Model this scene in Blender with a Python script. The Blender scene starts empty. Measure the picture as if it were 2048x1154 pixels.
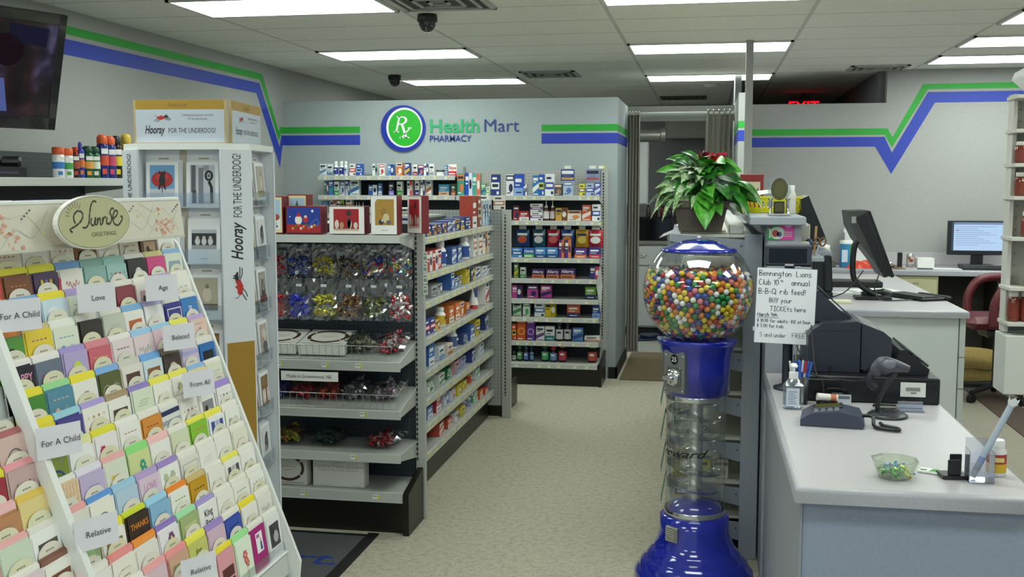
import bpy, math, random
from mathutils import Vector, Matrix, Euler
random.seed(7)
scene = bpy.context.scene
COL = scene.collection

# ---------------------------------------------------------------- camera, world, exposure
cam_data = bpy.data.cameras.new('camera')
cam_data.sensor_width = 36.0
cam_data.lens = 37.75
cam_data.clip_start = 0.05
camera = bpy.data.objects.new('camera', cam_data)
camera.location = (0.0, 0.0, 1.70)
camera.rotation_euler = (math.radians(90 - 5.563), 0.0, math.radians(10.29))
COL.objects.link(camera)
scene.camera = camera
scene.view_settings.view_transform = 'Standard'
scene.view_settings.look = 'None'
scene.view_settings.gamma = 1.0
scene.view_settings.use_curve_mapping = False
scene.view_settings.exposure = 0.0
scene.cycles.max_bounces = 8
scene.cycles.diffuse_bounces = 4
scene.cycles.transparent_max_bounces = 24
scene.cycles.sample_clamp_indirect = 4.0
scene.cycles.caustics_reflective = False
scene.cycles.caustics_refractive = False
scene.cycles.use_denoising = True
world = bpy.data.worlds.new('daylight')
scene.world = world
world.use_nodes = True
bg = world.node_tree.nodes['Background']
bg.inputs[0].default_value = (0.62, 0.78, 1.0, 1)
bg.inputs[1].default_value = 0.55
LIGHT_STRENGTH = 11.0
CEIL = 2.74

# ---------------------------------------------------------------- materials
def lin(c):
    c /= 255.0
    return c / 12.92 if c <= 0.04045 else ((c + 0.055) / 1.055) ** 2.4
def rgb(h):
    h = h.lstrip('#')
    if len(h) == 3: h = ''.join(c * 2 for c in h)
    return (lin(int(h[0:2], 16)), lin(int(h[2:4], 16)), lin(int(h[4:6], 16)), 1)
_mats = {}
def M(h, rough=0.55, metal=0.0, spec=0.5, coat=0.0):
    """plain painted / printed / plastic surface"""
    k = (h, rough, metal, spec, coat)
    if k in _mats: return _mats[k]
    m = bpy.data.materials.new('surface_' + h.lstrip('#'))
    m.use_nodes = True
    b = m.node_tree.nodes['Principled BSDF']
    b.inputs['Base Color'].default_value = rgb(h)
    b.inputs['Roughness'].default_value = rough
    b.inputs['Metallic'].default_value = metal
    b.inputs['Specular IOR Level'].default_value = spec
    b.inputs['Coat Weight'].default_value = coat
    _mats[k] = m
    return m
def mix_rgb(nt, fac, a, b):
    n = nt.nodes.new('ShaderNodeMix'); n.data_type = 'RGBA'
    if isinstance(a, tuple): n.inputs[6].default_value = a
    else: nt.links.new(a, n.inputs[6])
    if isinstance(b, tuple): n.inputs[7].default_value = b
    else: nt.links.new(b, n.inputs[7])
    if isinstance(fac, float): n.inputs[0].default_value = fac
    else: nt.links.new(fac, n.inputs[0])
    return n.outputs[2]
def math_n(nt, op, a, b=None, c=None):
    n = nt.nodes.new('ShaderNodeMath'); n.operation = op
    for i, x in enumerate((a, b, c)):
        if x is None: continue
        if isinstance(x, (int, float)): n.inputs[i].default_value = x
        else: nt.links.new(x, n.inputs[i])
    return n.outputs[0]
def xyz(nt):
    g = nt.nodes.new('ShaderNodeNewGeometry')
    s = nt.nodes.new('ShaderNodeSeparateXYZ')
    nt.links.new(g.outputs['Position'], s.inputs[0])
    return g.outputs['Position'], s.outputs
def noise(nt, pos, scale, detail=2.0, rough=0.5):
    n = nt.nodes.new('ShaderNodeTexNoise')
    n.inputs['Scale'].default_value = scale
    n.inputs['Detail'].default_value = detail
    n.inputs['Roughness'].default_value = rough
    nt.links.new(pos, n.inputs['Vector'])
    return n.outputs['Fac']
def ramp(nt, fac, stops):
    n = nt.nodes.new('ShaderNodeValToRGB')
    e = n.color_ramp.elements
    while len(e) < len(stops): e.new(0.5)
    for i, (p, c) in enumerate(stops):
        e[i].position = p; e[i].color = rgb(c) if isinstance(c, str) else c
    nt.links.new(fac, n.inputs[0])
    return n.outputs[0]
def new_mat(name, rough=0.6, metal=0.0, spec=0.5):
    m = bpy.data.materials.new(name); m.use_nodes = True
    b = m.node_tree.nodes['Principled BSDF']
    b.inputs['Roughness'].default_value = rough
    b.inputs['Metallic'].default_value = metal
    b.inputs['Specular IOR Level'].default_value = spec
    return m, m.node_tree, b
def speckle(name, base, spots, scale, rough=0.6, amount=0.5, bump=0.0):
    m, nt, b = new_mat(name, rough)
    pos, s = xyz(nt)
    f = noise(nt, pos, scale, 3.0, 0.7)
    lo = 0.5 - 0.5 * amount
    c = ramp(nt, f, [(lo, spots[0]), (0.5, base), (min(1, 1 - lo), spots[1])])
    nt.links.new(c, b.inputs['Base Color'])
    if bump:
        bn = nt.nodes.new('ShaderNodeBump'); bn.inputs['Strength'].default_value = bump
        bn.inputs['Distance'].default_value = 0.004
        nt.links.new(f, bn.inputs['Height']); nt.links.new(bn.outputs[0], b.inputs['Normal'])
    return m
def peg_mat(name, base, hole, axis, pitch=0.0254, r=0.12):
    """perforated panel: a grid of round holes in the plane across AXIS"""
    m, nt, b = new_mat(name, 0.5)
    pos, s = xyz(nt)
    a = s[0] if axis == 'y' else s[1]
    fa = math_n(nt, 'SUBTRACT', math_n(nt, 'FRACT', math_n(nt, 'MULTIPLY', a, 1 / pitch)), 0.5)
    fz = math_n(nt, 'SUBTRACT', math_n(nt, 'FRACT', math_n(nt, 'MULTIPLY', s[2], 1 / pitch)), 0.5)
    d = math_n(nt, 'SQRT', math_n(nt, 'ADD', math_n(nt, 'MULTIPLY', fa, fa), math_n(nt, 'MULTIPLY', fz, fz)))
    f = math_n(nt, 'LESS_THAN', d, r)
    nt.links.new(mix_rgb(nt, f, rgb(base), rgb(hole)), b.inputs['Base Color'])
    return m
def slot_mat(name, base, hole, pitch=0.0254):
    """steel upright with a column of slots: dark dashes along z (object x near 0)"""
    m, nt, b = new_mat(name, 0.4)
    pos, s = xyz(nt)
    fz = math_n(nt, 'FRACT', math_n(nt, 'MULTIPLY', s[2], 1 / pitch))
    f = math_n(nt, 'LESS_THAN', fz, 0.62)
    nt.links.new(mix_rgb(nt, f, rgb(base), rgb(hole)), b.inputs['Base Color'])
    return m
def glow(name, h, strength):
    m = bpy.data.materials.new(name); m.use_nodes = True
    nt = m.node_tree
    e = nt.nodes.new('ShaderNodeEmission')
    e.inputs[0].default_value = rgb(h); e.inputs[1].default_value = strength
    nt.links.new(e.outputs[0], nt.nodes['Material Output'].inputs[0])
    return m
def clear_mat(name, tint='ffffff', gloss=0.12, rough=0.03, haze=0.0):
    """thin clear plastic, film or glass: see-through with a glossy face"""
    m = bpy.data.materials.new(name); m.use_nodes = True
    nt = m.node_tree
    nt.nodes.remove(nt.nodes['Principled BSDF'])
    t = nt.nodes.new('ShaderNodeBsdfTransparent'); t.inputs[0].default_value = rgb(tint)
    g = nt.nodes.new('ShaderNodeBsdfGlossy'); g.inputs['Roughness'].default_value = rough
    lw = nt.nodes.new('ShaderNodeLayerWeight'); lw.inputs[0].default_value = 0.35
    f = math_n(nt, 'MULTIPLY_ADD', lw.outputs['Facing'], gloss * 2, gloss * 0.4)
    mx = nt.nodes.new('ShaderNodeMixShader')
    nt.links.new(f, mx.inputs[0]); nt.links.new(t.outputs[0], mx.inputs[1]); nt.links.new(g.outputs[0], mx.inputs[2])
    out = mx.outputs[0]
    if haze:
        d = nt.nodes.new('ShaderNodeBsdfDiffuse'); d.inputs[0].default_value = (.8, .8, .8, 1)
        m2 = nt.nodes.new('ShaderNodeMixShader'); m2.inputs[0].default_value = haze
        nt.links.new(out, m2.inputs[1]); nt.links.new(d.outputs[0], m2.inputs[2]); out = m2.outputs[0]
    nt.links.new(out, nt.nodes['Material Output'].inputs[0])
    return m

# ---------------------------------------------------------------- mesh builder
class MB:
    def __init__(s):
        s.v = []; s.f = []; s.m = []; s.sm = []; s.mats = []; s.keys = {}
    def mi(s, mat):
        if isinstance(mat, str): mat = M(mat)
        k = mat.name
        if k not in s.keys:
            s.keys[k] = len(s.mats); s.mats.append(mat)
        return s.keys[k]
    def add(s, verts, faces, mat, smooth=False, T=None):
        o = len(s.v); i = s.mi(mat)
        if T is not None: verts = [T @ Vector(v) for v in verts]
        s.v.extend(tuple(v) for v in verts)
        for f in faces:
            s.f.append([o + j for j in f]); s.m.append(i); s.sm.append(smooth)
        return s
    def box(s, x0, y0, z0, x1, y1, z1, mat, b=0.0, T=None):
        if x1 < x0: x0, x1 = x1, x0
        if y1 < y0: y0, y1 = y1, y0
        if z1 < z0: z0, z1 = z1, z0
        if b <= 0:
            v = [(x0,y0,z0),(x1,y0,z0),(x1,y1,z0),(x0,y1,z0),(x0,y0,z1),(x1,y0,z1),(x1,y1,z1),(x0,y1,z1)]
            f = [(0,3,2,1),(4,5,6,7),(0,1,5,4),(1,2,6,5),(2,3,7,6),(3,0,4,7)]
            return s.add(v, f, mat, False, T)
        b = min(b, (x1-x0)*.49, (y1-y0)*.49, (z1-z0)*.49)
        v = []; idx = {}
        for ix, X in enumerate((x0, x1)):
            for iy, Y in enumerate((y0, y1)):
                for iz, Z in enumerate((z0, z1)):
                    sx, sy, sz = (b, -b)[ix], (b, -b)[iy], (b, -b)[iz]
                    for a, p in enumerate(((X, Y+sy, Z+sz), (X+sx, Y, Z+sz), (X+sx, Y+sy, Z))):
                        idx[ix, iy, iz, a] = len(v); v.append(p)
        I = idx; f = []
        for k in (0, 1):
            q = [I[k,0,0,0], I[k,1,0,0], I[k,1,1,0], I[k,0,1,0]]; f.append(q if k else q[::-1])
            q = [I[0,k,0,1], I[0,k,1,1], I[1,k,1,1], I[1,k,0,1]]; f.append(q if k else q[::-1])
            q = [I[0,0,k,2], I[1,0,k,2], I[1,1,k,2], I[0,1,k,2]]; f.append(q if k else q[::-1])
        for p in (0, 1):
            for q in (0, 1):
                e = [I[p,q,0,0], I[p,q,1,0], I[p,q,1,1], I[p,q,0,1]]; f.append(e if p ^ q else e[::-1])
                e = [I[p,0,q,0], I[p,0,q,2], I[p,1,q,2], I[p,1,q,0]]; f.append(e if not (p ^ q) else e[::-1])
                e = [I[0,p,q,1], I[1,p,q,1], I[1,p,q,2], I[0,p,q,2]]; f.append(e if not (p ^ q) else e[::-1])
                for r in (0, 1):
                    t = [I[p,q,r,0], I[p,q,r,1], I[p,q,r,2]]; f.append(t if (p + q + r) % 2 else t[::-1])
        return s.add(v, f, mat, False, T)
    def prism(s, pts, axis, a, b, mat, T=None, smooth=False):
        """polygon PTS in the plane across AXIS, extruded from a to b. x: (y,z)  y: (x,z)  z: (x,y)"""
        def P(p, h):
            return (h, p[0], p[1]) if axis == 'x' else (p[0], h, p[1]) if axis == 'y' else (p[0], p[1], h)
        n = len(pts)
        v = [P(p, a) for p in pts] + [P(p, b) for p in pts]
        s.add(v, [tuple(range(n)), tuple(range(2*n-1, n-1, -1))], mat, False, T)
        s.add(v, [(i, i+n, (i+1) % n + n, (i+1) % n) for i in range(n)], mat, smooth, T)
        return s
    def lathe(s, prof, mat, n=24, c=(0, 0, 0), T=None, smooth=True, caps=True, a0=0.0, a1=2*math.pi):
        full = abs(a1 - a0 - 2*math.pi) < 1e-6
        v = []; f = []
        k = n if full else n + 1
        for r, z in prof:
            for i in range(k):
                a = a0 + (a1 - a0) * i / n
                v.append((c[0] + r*math.cos(a), c[1] + r*math.sin(a), c[2] + z))
        for j in range(len(prof) - 1):
            for i in range(n):
                i2 = (i + 1) % k
                f.append((j*k+i, j*k+i2, (j+1)*k+i2, (j+1)*k+i))
        s.add(v, f, mat, smooth, T)
        if caps and full:
            for j, rev in ((0, True), (len(prof)-1, False)):
                if prof[j][0] > 1e-5:
                    q = [v[j*k+i] for i in range(n)]
                    s.add(q, [tuple(range(n))[::-1] if rev else tuple(range(n))], mat, False, T)
        return s
    def cyl(s, c, r, h, mat, n=16, T=None, r2=None):
        return s.lathe([(r, 0), (r if r2 is None else r2, h)], mat, n, c, T)
    def sphere(s, c, r, mat, n=12, m=8, T=None, sc=(1, 1, 1)):
        v = [(c[0], c[1], c[2] - r*sc[2])]; f = []
        for j in range(1, m):
            t = math.pi * j / m - math.pi/2
            for i in range(n):
                a = 2*math.pi*i/n
                v.append((c[0]+r*sc[0]*math.cos(t)*math.cos(a), c[1]+r*sc[1]*math.cos(t)*math.sin(a), c[2]+r*sc[2]*math.sin(t)))
        v.append((c[0], c[1], c[2] + r*sc[2])); L = len(v) - 1
        for i in range(n):
            f.append((0, 1+(i+1) % n, 1+i)); f.append((L, L-n+i, L-n+(i+1) % n))
        for j in range(m-2):
            for i in range(n):
                f.append((1+j*n+i, 1+j*n+(i+1) % n, 1+(j+1)*n+(i+1) % n, 1+(j+1)*n+i))
        return s.add(v, f, mat, True, T)
    def tube(s, pts, r, mat, n=8, T=None, closed=False):
        P = [Vector(p) for p in pts]; N = len(P); v = []; f = []
        up = Vector((0, 0, 1))
        prev = None
        for i, p in enumerate(P):
            a = P[i-1] if i or closed else p
            b = P[(i+1) % N] if i < N-1 or closed else p
            t = (b - a)
            t = t.normalized() if t.length > 1e-9 else Vector((0, 0, 1))
            if prev is None:
                u = t.cross(up)
                if u.length < 1e-3: u = t.cross(Vector((1, 0, 0)))
                u.normalize()
            else:
                u = prev - t * prev.dot(t)
                u = u.normalized() if u.length > 1e-6 else t.orthogonal().normalized()
            prev = u; w = t.cross(u)
            rr = r[i] if isinstance(r, (list, tuple)) else r
            for k in range(n):
                an = 2*math.pi*k/n
                v.append(p + u*(rr*math.cos(an)) + w*(rr*math.sin(an)))
        for i in range(N if closed else N-1):
            for k in range(n):
                a, b = i*n, ((i+1) % N)*n
                f.append((a+k, a+(k+1) % n, b+(k+1) % n, b+k))
        s.add(v, f, mat, True, T)
        if not closed:
            s.add(v[:n], [tuple(range(n))], mat, False, T); s.add(v[-n:], [tuple(range(n))], mat, False, T)
        return s
    def poly(s, pts, mat, T=None):
        return s.add(pts, [tuple(range(len(pts)))], mat, False, T)
    def flat(s, pts, mat, y=-0.0004, T=None):
        """art polygon in the local x-z plane, facing -y"""
        return s.poly([(p[0], y, p[1]) for p in pts], mat, T)
    def rect(s, x0, z0, x1, z1, mat, y=-0.0004, T=None):
        return s.flat([(x0, z0), (x1, z0), (x1, z1), (x0, z1)], mat, y, T)
    def oval(s, cx, cz, rx, rz, mat, y=-0.0004, n=18, T=None):
        return s.flat([(cx+rx*math.cos(2*math.pi*i/n), cz+rz*math.sin(2*math.pi*i/n)) for i in range(n)], mat, y, T)
    def ribbon(s, pts, w, mat, y=-0.0006, T=None, closed=False):
        """flat pen stroke of width w along the polyline pts in the local x-z plane"""
        n = len(pts); L = []; R = []
        for i in range(n):
            a = pts[i-1] if (i or closed) else pts[i]
            b = pts[(i+1) % n] if (i < n-1 or closed) else pts[i]
            dx, dz = b[0]-a[0], b[1]-a[1]; l = math.hypot(dx, dz) or 1
            ww = (w[i] if isinstance(w, (list, tuple)) else w) / 2
            nx, nz = -dz/l*ww, dx/l*ww
            L.append((pts[i][0]+nx, y, pts[i][1]+nz)); R.append((pts[i][0]-nx, y, pts[i][1]-nz))
        f = [(i, n+i, n+(i+1) % n, (i+1) % n) for i in range(n if closed else n-1)]
        return s.add(L+R, f, mat, False, T)
    def text(s, body, size, x, z, mat, y=-0.0006, align='C', bold=0.0, shear=0.0, sx=1.0, T=None, rot=0.0):
        g = text_geo(body, bold, shear)
        if not g: return s
        vs, fs, w = g
        o = {'C': -w/2, 'L': 0, 'R': -w}[align]
        c, q = math.cos(rot), math.sin(rot)
        out = []
        for p in vs:
            px, pz = (p[0]+o)*size*sx, p[1]*size
            out.append((x + px*c - pz*q, y, z + px*q + pz*c))
        return s.add(out, fs, mat, False, T)
    def fit(s, body, size, x, z, width, mat, y=-0.0006, bold=0.0, shear=0.0, T=None, rot=0.0):
        g = text_geo(body, bold, shear)
        return s.text(body, size, x, z, mat, y, 'L', bold, shear, width/(g[2]*size), T, rot)
    def build(s, name, parent=None, loc=None, rot=None, world=False):
        me = bpy.data.meshes.new(name)
        vs = s.v
        if world and parent is not None:
            L = parent.matrix_basis.translation
            vs = [(v[0]-L[0], v[1]-L[1], v[2]-L[2]) for v in vs]
        me.from_pydata(vs, [], s.f)
        for m in s.mats: me.materials.append(m)
        me.polygons.foreach_set('material_index', s.m)
        me.polygons.foreach_set('use_smooth', s.sm)
        me.update()
        o = bpy.data.objects.new(name, me)
        COL.objects.link(o)
        if parent is not None: o.parent = parent
        if loc is not None: o.location = loc
        if rot is not None: o.rotation_euler = rot
        return o
_text = {}
def text_geo(body, bold=0.0, shear=0.0):
    k = (body, bold, shear)
    if k in _text: return _text[k]
    cu = bpy.data.curves.new('lettering', 'FONT')
    cu.body = body; cu.size = 1.0; cu.offset = bold; cu.shear = shear; cu.resolution_u = 3
    ob = bpy.data.objects.new('lettering', cu)
    me = ob.to_mesh()
    vs = [(v.co.x, v.co.y) for v in me.vertices]; fs = [tuple(p.vertices) for p in me.polygons]
    ob.to_mesh_clear(); bpy.data.objects.remove(ob); bpy.data.curves.remove(cu)
    w = max((v[0] for v in vs), default=0)
    _text[k] = (vs, fs, w) if vs else None
    return _text[k]

def tag(o, label=None, cat=None, group=None, kind=None):
    if label: o['label'] = label
    if cat: o['category'] = cat
    if group: o['group'] = group
    if kind: o['kind'] = kind
    return o
def thing(name, label, cat, loc=(0, 0, 0), rot=0.0, group=None):
    o = bpy.data.objects.new(name, None)
    o.empty_display_size = 0.05
    COL.objects.link(o)
    o.location = loc
    o.rotation_euler = (0, 0, rot) if isinstance(rot, (int, float)) else rot
    return tag(o, label, cat, group)
def struct(name, mb):
    return tag(mb.build(name), kind='structure')
def copy_tree(o, parent=None):
    """a thing, its parts and their sub-parts"""
    c = o.copy(); COL.objects.link(c)
    if parent is not None: c.parent = parent
    for ch in o.children: copy_tree(ch, c)
    return c
ORD = 'first second third fourth fifth sixth seventh eighth ninth tenth eleventh twelfth thirteenth fourteenth fifteenth sixteenth seventeenth eighteenth nineteenth twentieth twenty-first twenty-second twenty-third twenty-fourth twenty-fifth twenty-sixth twenty-seventh twenty-eighth twenty-ninth thirtieth'.split()
def rotz(a): return Matrix.Rotation(a, 4, 'Z')
def rotx(a): return Matrix.Rotation(a, 4, 'X')
def roty(a): return Matrix.Rotation(a, 4, 'Y')
def tr(*p): return Matrix.Translation(p)
def smooth_path(pts, n=6):
    """Catmull-Rom through pts"""
    P = [tuple(p) for p in pts]; out = []
    d = len(P[0])
    for i in range(len(P)-1):
        p0 = P[max(i-1, 0)]; p1 = P[i]; p2 = P[i+1]; p3 = P[min(i+2, len(P)-1)]
        for k in range(n):
            t = k/n
            out.append(tuple(0.5*((2*p1[j]) + (-p0[j]+p2[j])*t + (2*p0[j]-5*p1[j]+4*p2[j]-p3[j])*t*t + (-p0[j]+3*p1[j]-3*p2[j]+p3[j])*t**3) for j in range(d)))
    out.append(P[-1])
    return out
# ================================================================ room
WALL = speckle('wall_paint', 'a9aaa8', ('a2a3a1', 'afb0ae'), 60, 0.75, 0.6)
GREEN = M('30a83c', 0.55); BLUE = M('2f45b4', 0.55)
BLACKBASE = M('101114', 0.5)
# floor: speckled beige carpet
def floor_mat():
    m, nt, b = new_mat('speckled_carpet', 0.95, spec=0.1)
    pos, s = xyz(nt)
    f1 = noise(nt, pos, 150, 3, 0.8)
    f2 = noise(nt, pos, 33, 2, 0.6)
    c1 = ramp(nt, f1, [(0.34, '86806f'), (0.46, 'b0aa96'), (0.56, 'c4beac'), (0.66, 'dedacb')])
    c2 = ramp(nt, f2, [(0.35, '989280'), (0.5, 'c0baa8'), (0.65, 'cfcabb')])
    nt.links.new(mix_rgb(nt, 0.35, c1, c2), b.inputs['Base Color'])
    bn = nt.nodes.new('ShaderNodeBump'); bn.inputs['Strength'].default_value = 0.2; bn.inputs['Distance'].default_value = 0.004
    nt.links.new(f1, bn.inputs['Height']); nt.links.new(bn.outputs[0], b.inputs['Normal'])
    return m
fl = MB(); fl.box(-3.9, -2.5, -0.1, 5.2, 16.0, 0.0, floor_mat())
struct('floor', fl)
# ceiling: lay-in tiles 1.22 x 0.6 in a steel grid, cross joints painted dark as shadow gaps
def ceil_mat():
    m, nt, b = new_mat('ceiling_tile', 0.85, spec=0.2)
    pos, s = xyz(nt)
    fx = math_n(nt, 'ABSOLUTE', math_n(nt, 'SUBTRACT', math_n(nt, 'FRACT', math_n(nt, 'MULTIPLY_ADD', s[0], 1/1.22, 3.057/1.22 + 0.5 + 8)), 0.5))
    fy = math_n(nt, 'ABSOLUTE', math_n(nt, 'SUBTRACT', math_n(nt, 'FRACT', math_n(nt, 'MULTIPLY_ADD', s[1], 1/0.5965, -5.768/0.5965 + 0.5 + 20)), 0.5))
    lx = math_n(nt, 'LESS_THAN', fx, 0.0125/1.22)
    ly = math_n(nt, 'LESS_THAN', fy, 0.006/0.5965)
    f = noise(nt, pos, 40, 4, 0.7)
    base = ramp(nt, f, [(0.35, 'eae9de'), (0.6, 'f2f1e8')])
    c = mix_rgb(nt, ly, base, rgb('aaa9a0'))
    c = mix_rgb(nt, lx, c, rgb('cccbc3'))
    nt.links.new(c, b.inputs['Base Color'])
    return m
ce = MB(); ce.box(-3.9, -2.5, CEIL, 5.2, 16.0, CEIL + 0.08, ceil_mat())
struct('ceiling', ce)
# left wall with its painted stripes (y, z)
w = MB(); w.box(-3.9, -2.5, 0, -3.8, 16.0, CEIL, WALL)
def stripes_x(mb, x, top, bot, mat):
    pts = list(top) + list(bot)
    n = len(top)
    for i in range(n-1):
        mb.poly([(x, *top[i]), (x, *top[i+1]), (x, *bot[i+1]), (x, *bot[i])], mat)
def stripes_y(mb, y, top, bot, mat):
    for i in range(len(top)-1):
        mb.poly([(top[i][0], y, top[i][1]), (top[i+1][0], y, top[i+1][1]), (bot[i+1][0], y, bot[i+1][1]), (bot[i][0], y, bot[i][1])], mat)
stripes_x(w, -3.799, [(2.0, 2.645), (8.86, 2.645), (9.205, 2.165), (9.235, 2.212), (9.32, 2.212)],
          [(2.0, 2.598), (8.81, 2.590), (9.197, 2.085), (9.258, 2.155), (9.32, 2.155)], GREEN)
stripes_x(w, -3.799, [(2.0, 2.572), (8.80, 2.560), (9.214, 2.03), (9.262, 2.137), (9.32, 2.137)],
          [(2.0, 2.470), (8.73, 2.470), (9.214, 1.845), (9.285, 2.048), (9.32, 2.048)], BLUE)
struct('wall_left', w)
# partition across the back with the sign; it stops short of the ceiling
WALLB = speckle('wall_paint_cool', 'a8b2b4', ('a1abad', 'aeb8ba'), 60, 0.75, 0.6)
w = MB(); w.box(-3.8, 9.32, 0, -0.77, 9.44, 2.44, WALLB); w.box(-0.89, 9.44, 0, -0.77, 10.47, 2.44, WALLB)
for x0, x1 in ((-3.8, -3.077), (-1.431, -0.77)):
    w.poly([(x0, 9.319, 2.155), (x1, 9.319, 2.155), (x1, 9.319, 2.212), (x0, 9.319, 2.212)], GREEN)
    w.poly([(x0, 9.319, 2.048), (x1, 9.319, 2.048), (x1, 9.319, 2.137), (x0, 9.319, 2.137)], BLUE)
w.poly([(-.769, 9.32, 2.155), (-.769, 10.47, 2.155), (-.769, 10.47, 2.212), (-.769, 9.32, 2.212)], GREEN)
w.poly([(-.769, 9.32, 2.048), (-.769, 10.47, 2.048), (-.769, 10.47, 2.137), (-.769, 9.32, 2.137)], BLUE)
struct('wall_partition', w)
b_ = MB(); b_.box(-0.83, 9.305, 0, -0.755, 9.32, 0.1, BLACKBASE); b_.box(-0.77, 9.305, 0, -0.755, 10.47, 0.1, BLACKBASE)
struct('baseboard_partition', b_)
# header over the doorway, wing wall, right-hand wall
w = MB(); w.box(-0.77, 10.47, 2.30, 0.24, 10.57, 2.44, WALL)
struct('wall_header', w)
w = MB(); w.box(0.236, 9.05, 0, 0.288, 10.42, 2.44, WALL)
for z0, z1, m in ((2.155, 2.212, GREEN), (2.048, 2.137, BLUE)):
    w.poly([(.2365, 9.049, z0), (.288, 9.049, z0), (.288, 9.049, z1), (.2365, 9.049, z1)], m)
    w.poly([(.235, 9.05, z0), (.235, 10.42, z0), (.235, 10.42, z1), (.235, 9.05, z1)], m)
struct('wall_wing', w)
w = MB(); w.box(0.24, 10.42, 0, 1.60, 10.54, 2.44, WALL); w.box(1.60, 10.42, 0, 5.1, 10.54, CEIL, WALL)
stripes_y(w, 10.419, [(.288, 2.209), (1.616, 2.209), (1.662, 2.128), (1.912, 2.605), (3.2, 2.612)],
          [(.288, 2.150), (1.591, 2.150), (1.659, 2.033), (1.957, 2.557), (3.2, 2.559)], GREEN)
stripes_y(w, 10.419, [(.288, 2.131), (1.592, 2.131), (1.661, 1.987), (1.958, 2.532), (3.2, 2.535)],
          [(.288, 2.042), (1.511, 2.042), (1.660, 1.790), (2.021, 2.437), (3.2, 2.438)], BLUE)
struct('wall_right_back', w)
w = MB(); w.box(5.1, -2.5, 0, 5.2, 16.0, CEIL, WALL); struct('wall_right', w)
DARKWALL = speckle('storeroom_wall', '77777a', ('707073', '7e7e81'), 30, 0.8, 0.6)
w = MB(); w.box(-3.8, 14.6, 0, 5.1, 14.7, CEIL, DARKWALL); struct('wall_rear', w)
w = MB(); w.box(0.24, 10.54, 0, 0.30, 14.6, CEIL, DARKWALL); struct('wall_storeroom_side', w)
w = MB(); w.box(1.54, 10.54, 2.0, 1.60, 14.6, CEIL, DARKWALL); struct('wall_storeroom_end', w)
# vinyl and mats on the floor
# shop post
p = MB(); p.box(0.258, 8.12, 0, 0.312, 8.174, CEIL, M('9b9c9a', 0.6), 0.004)
struct('column', p)
t_ = MB(); t_.box(0.288, 10.40, 0, 5.1, 10.42, 0.1, BLACKBASE); struct('baseboard_right_back', t_)

# ---------------------------------------------------------------- ceiling lights
DIFF = glow('fluorescent_diffuser', 'f4fff6', LIGHT_STRENGTH)
def troffer(i, x, y, label):
    t = thing('ceiling_light', label, 'ceiling light', (x, y, CEIL), 0, 'fluorescent ceiling lights')
    f = MB()
    X, Y = 0.605, 0.293
    for a in ((-X, -Y, X, -Y+0.022), (-X, Y-0.022, X, Y), (-X, -Y, -X+0.022, Y), (X-0.022, -Y, X, Y)):
        f.box(a[0], a[1], -0.014, a[2], a[3], -0.002, M('d8d9d4', 0.5))
    f.build('light_frame', t)
    d = MB(); d.box(-X+0.022, -Y+0.02, -0.012, X-0.022, Y-0.02, -0.003, DIFF)
    d.build('diffuser', t)
    return t
X0, X1, X2 = -2.447, -0.007, 2.433
cols = {X0: 'left', X1: 'middle', X2: 'right'}
spots = [(X0, 6.066, 'largest ceiling light of the row that leads to the round wall sign'),
         (X0, 8.452, 'ceiling light between the two black dome cameras, in front of the round wall sign'),
         (X0, 10.79, 'ceiling light beyond the top of the sign wall, beside the far dome camera'),
         (X1, 6.066, 'ceiling light cut by the top of the picture, in the row over the doorway'),
         (X1, 8.452, 'ceiling light that the steel post reaches up to, nearer one of two'),
         (X1, 10.79, 'ceiling light above the doorway curtain, just before the round smoke detector'),
         (X2, 7.259, 'ceiling light over the pharmacy desks, nearest of that row, mostly out of the picture'),
         (X2, 8.452, 'ceiling light over the pharmacy desks, middle one of that row'),
         (X2, 9.62, 'ceiling light over the pharmacy desks, next to the back wall stripes')]
for i, (x, y, l) in enumerate(spots): troffer(i, x, y, l)
# the same fittings carry on over the front of the shop, behind the camera's field of view
for x in (X0, X1, X2):
    for y in (3.68, 1.294, -1.092):
        troffer(0, x, y, 'fluorescent ceiling light over the front of the shop, out of the picture')
for x, y in ((X2, 6.066), (X2, 4.87), (4.3, 6.6)):  # unseen lights added to brighten the dim pharmacy side
    troffer(0, x, y, 'fluorescent ceiling light over the pharmacy side, right of the picture')
troffer(0, -2.3, 13.9, 'ceiling light far back over the storeroom, hidden by the sign wall')  # extra light, kept out of sight, added to lift the dark storeroom
# air vents
def vent(x, y, w, d, label, cm='b4b3ab'):
    t = thing('ceiling_vent', label, 'air vent', (x, y, CEIL), 0, 'ceiling air vents')
    f = MB(); m = M(cm, 0.5)
    for a in ((-w/2, -d/2, w/2, -d/2+.03), (-w/2, d/2-.03, w/2, d/2), (-w/2, -d/2, -w/2+.03, d/2), (w/2-.03, -d/2, w/2, d/2)):
        f.box(a[0], a[1], -.012, a[2], a[3], -.002, m)
    f.build('vent_frame', t)
    b = MB(); b.box(-w/2+.03, -d/2+.03, -.004, w/2-.03, d/2-.03, -.002, M('4a4a46', .8)); b.build('duct_opening', t)
    s = MB()
    n = 3
    for k in range(n):                       # square cone rings of the diffuser
        a = w/2-.035-(k+.4)*(w/2-.05)/n; c = d/2-.035-(k+.4)*(d/2-.05)/n; q = .018
        for r in ((-a, -c, a, -c+q), (-a, c-q, a, c), (-a, -c, -a+q, c), (a-q, -c, a, c)):
            s.box(r[0], r[1], -.016, r[2], r[3], -.005, m)
    s.build('louver', t)
vent(-1.53, 6.10, .56, .56, 'square ceiling vent beside the largest light and the near dome camera')
vent(-1.49, 10.24, .52, .55, 'square ceiling vent just past the end of the light beyond the sign wall')
vent(1.48, 10.2, .5, .4, 'ceiling vent next to the wall stripes of the pharmacy side')
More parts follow.
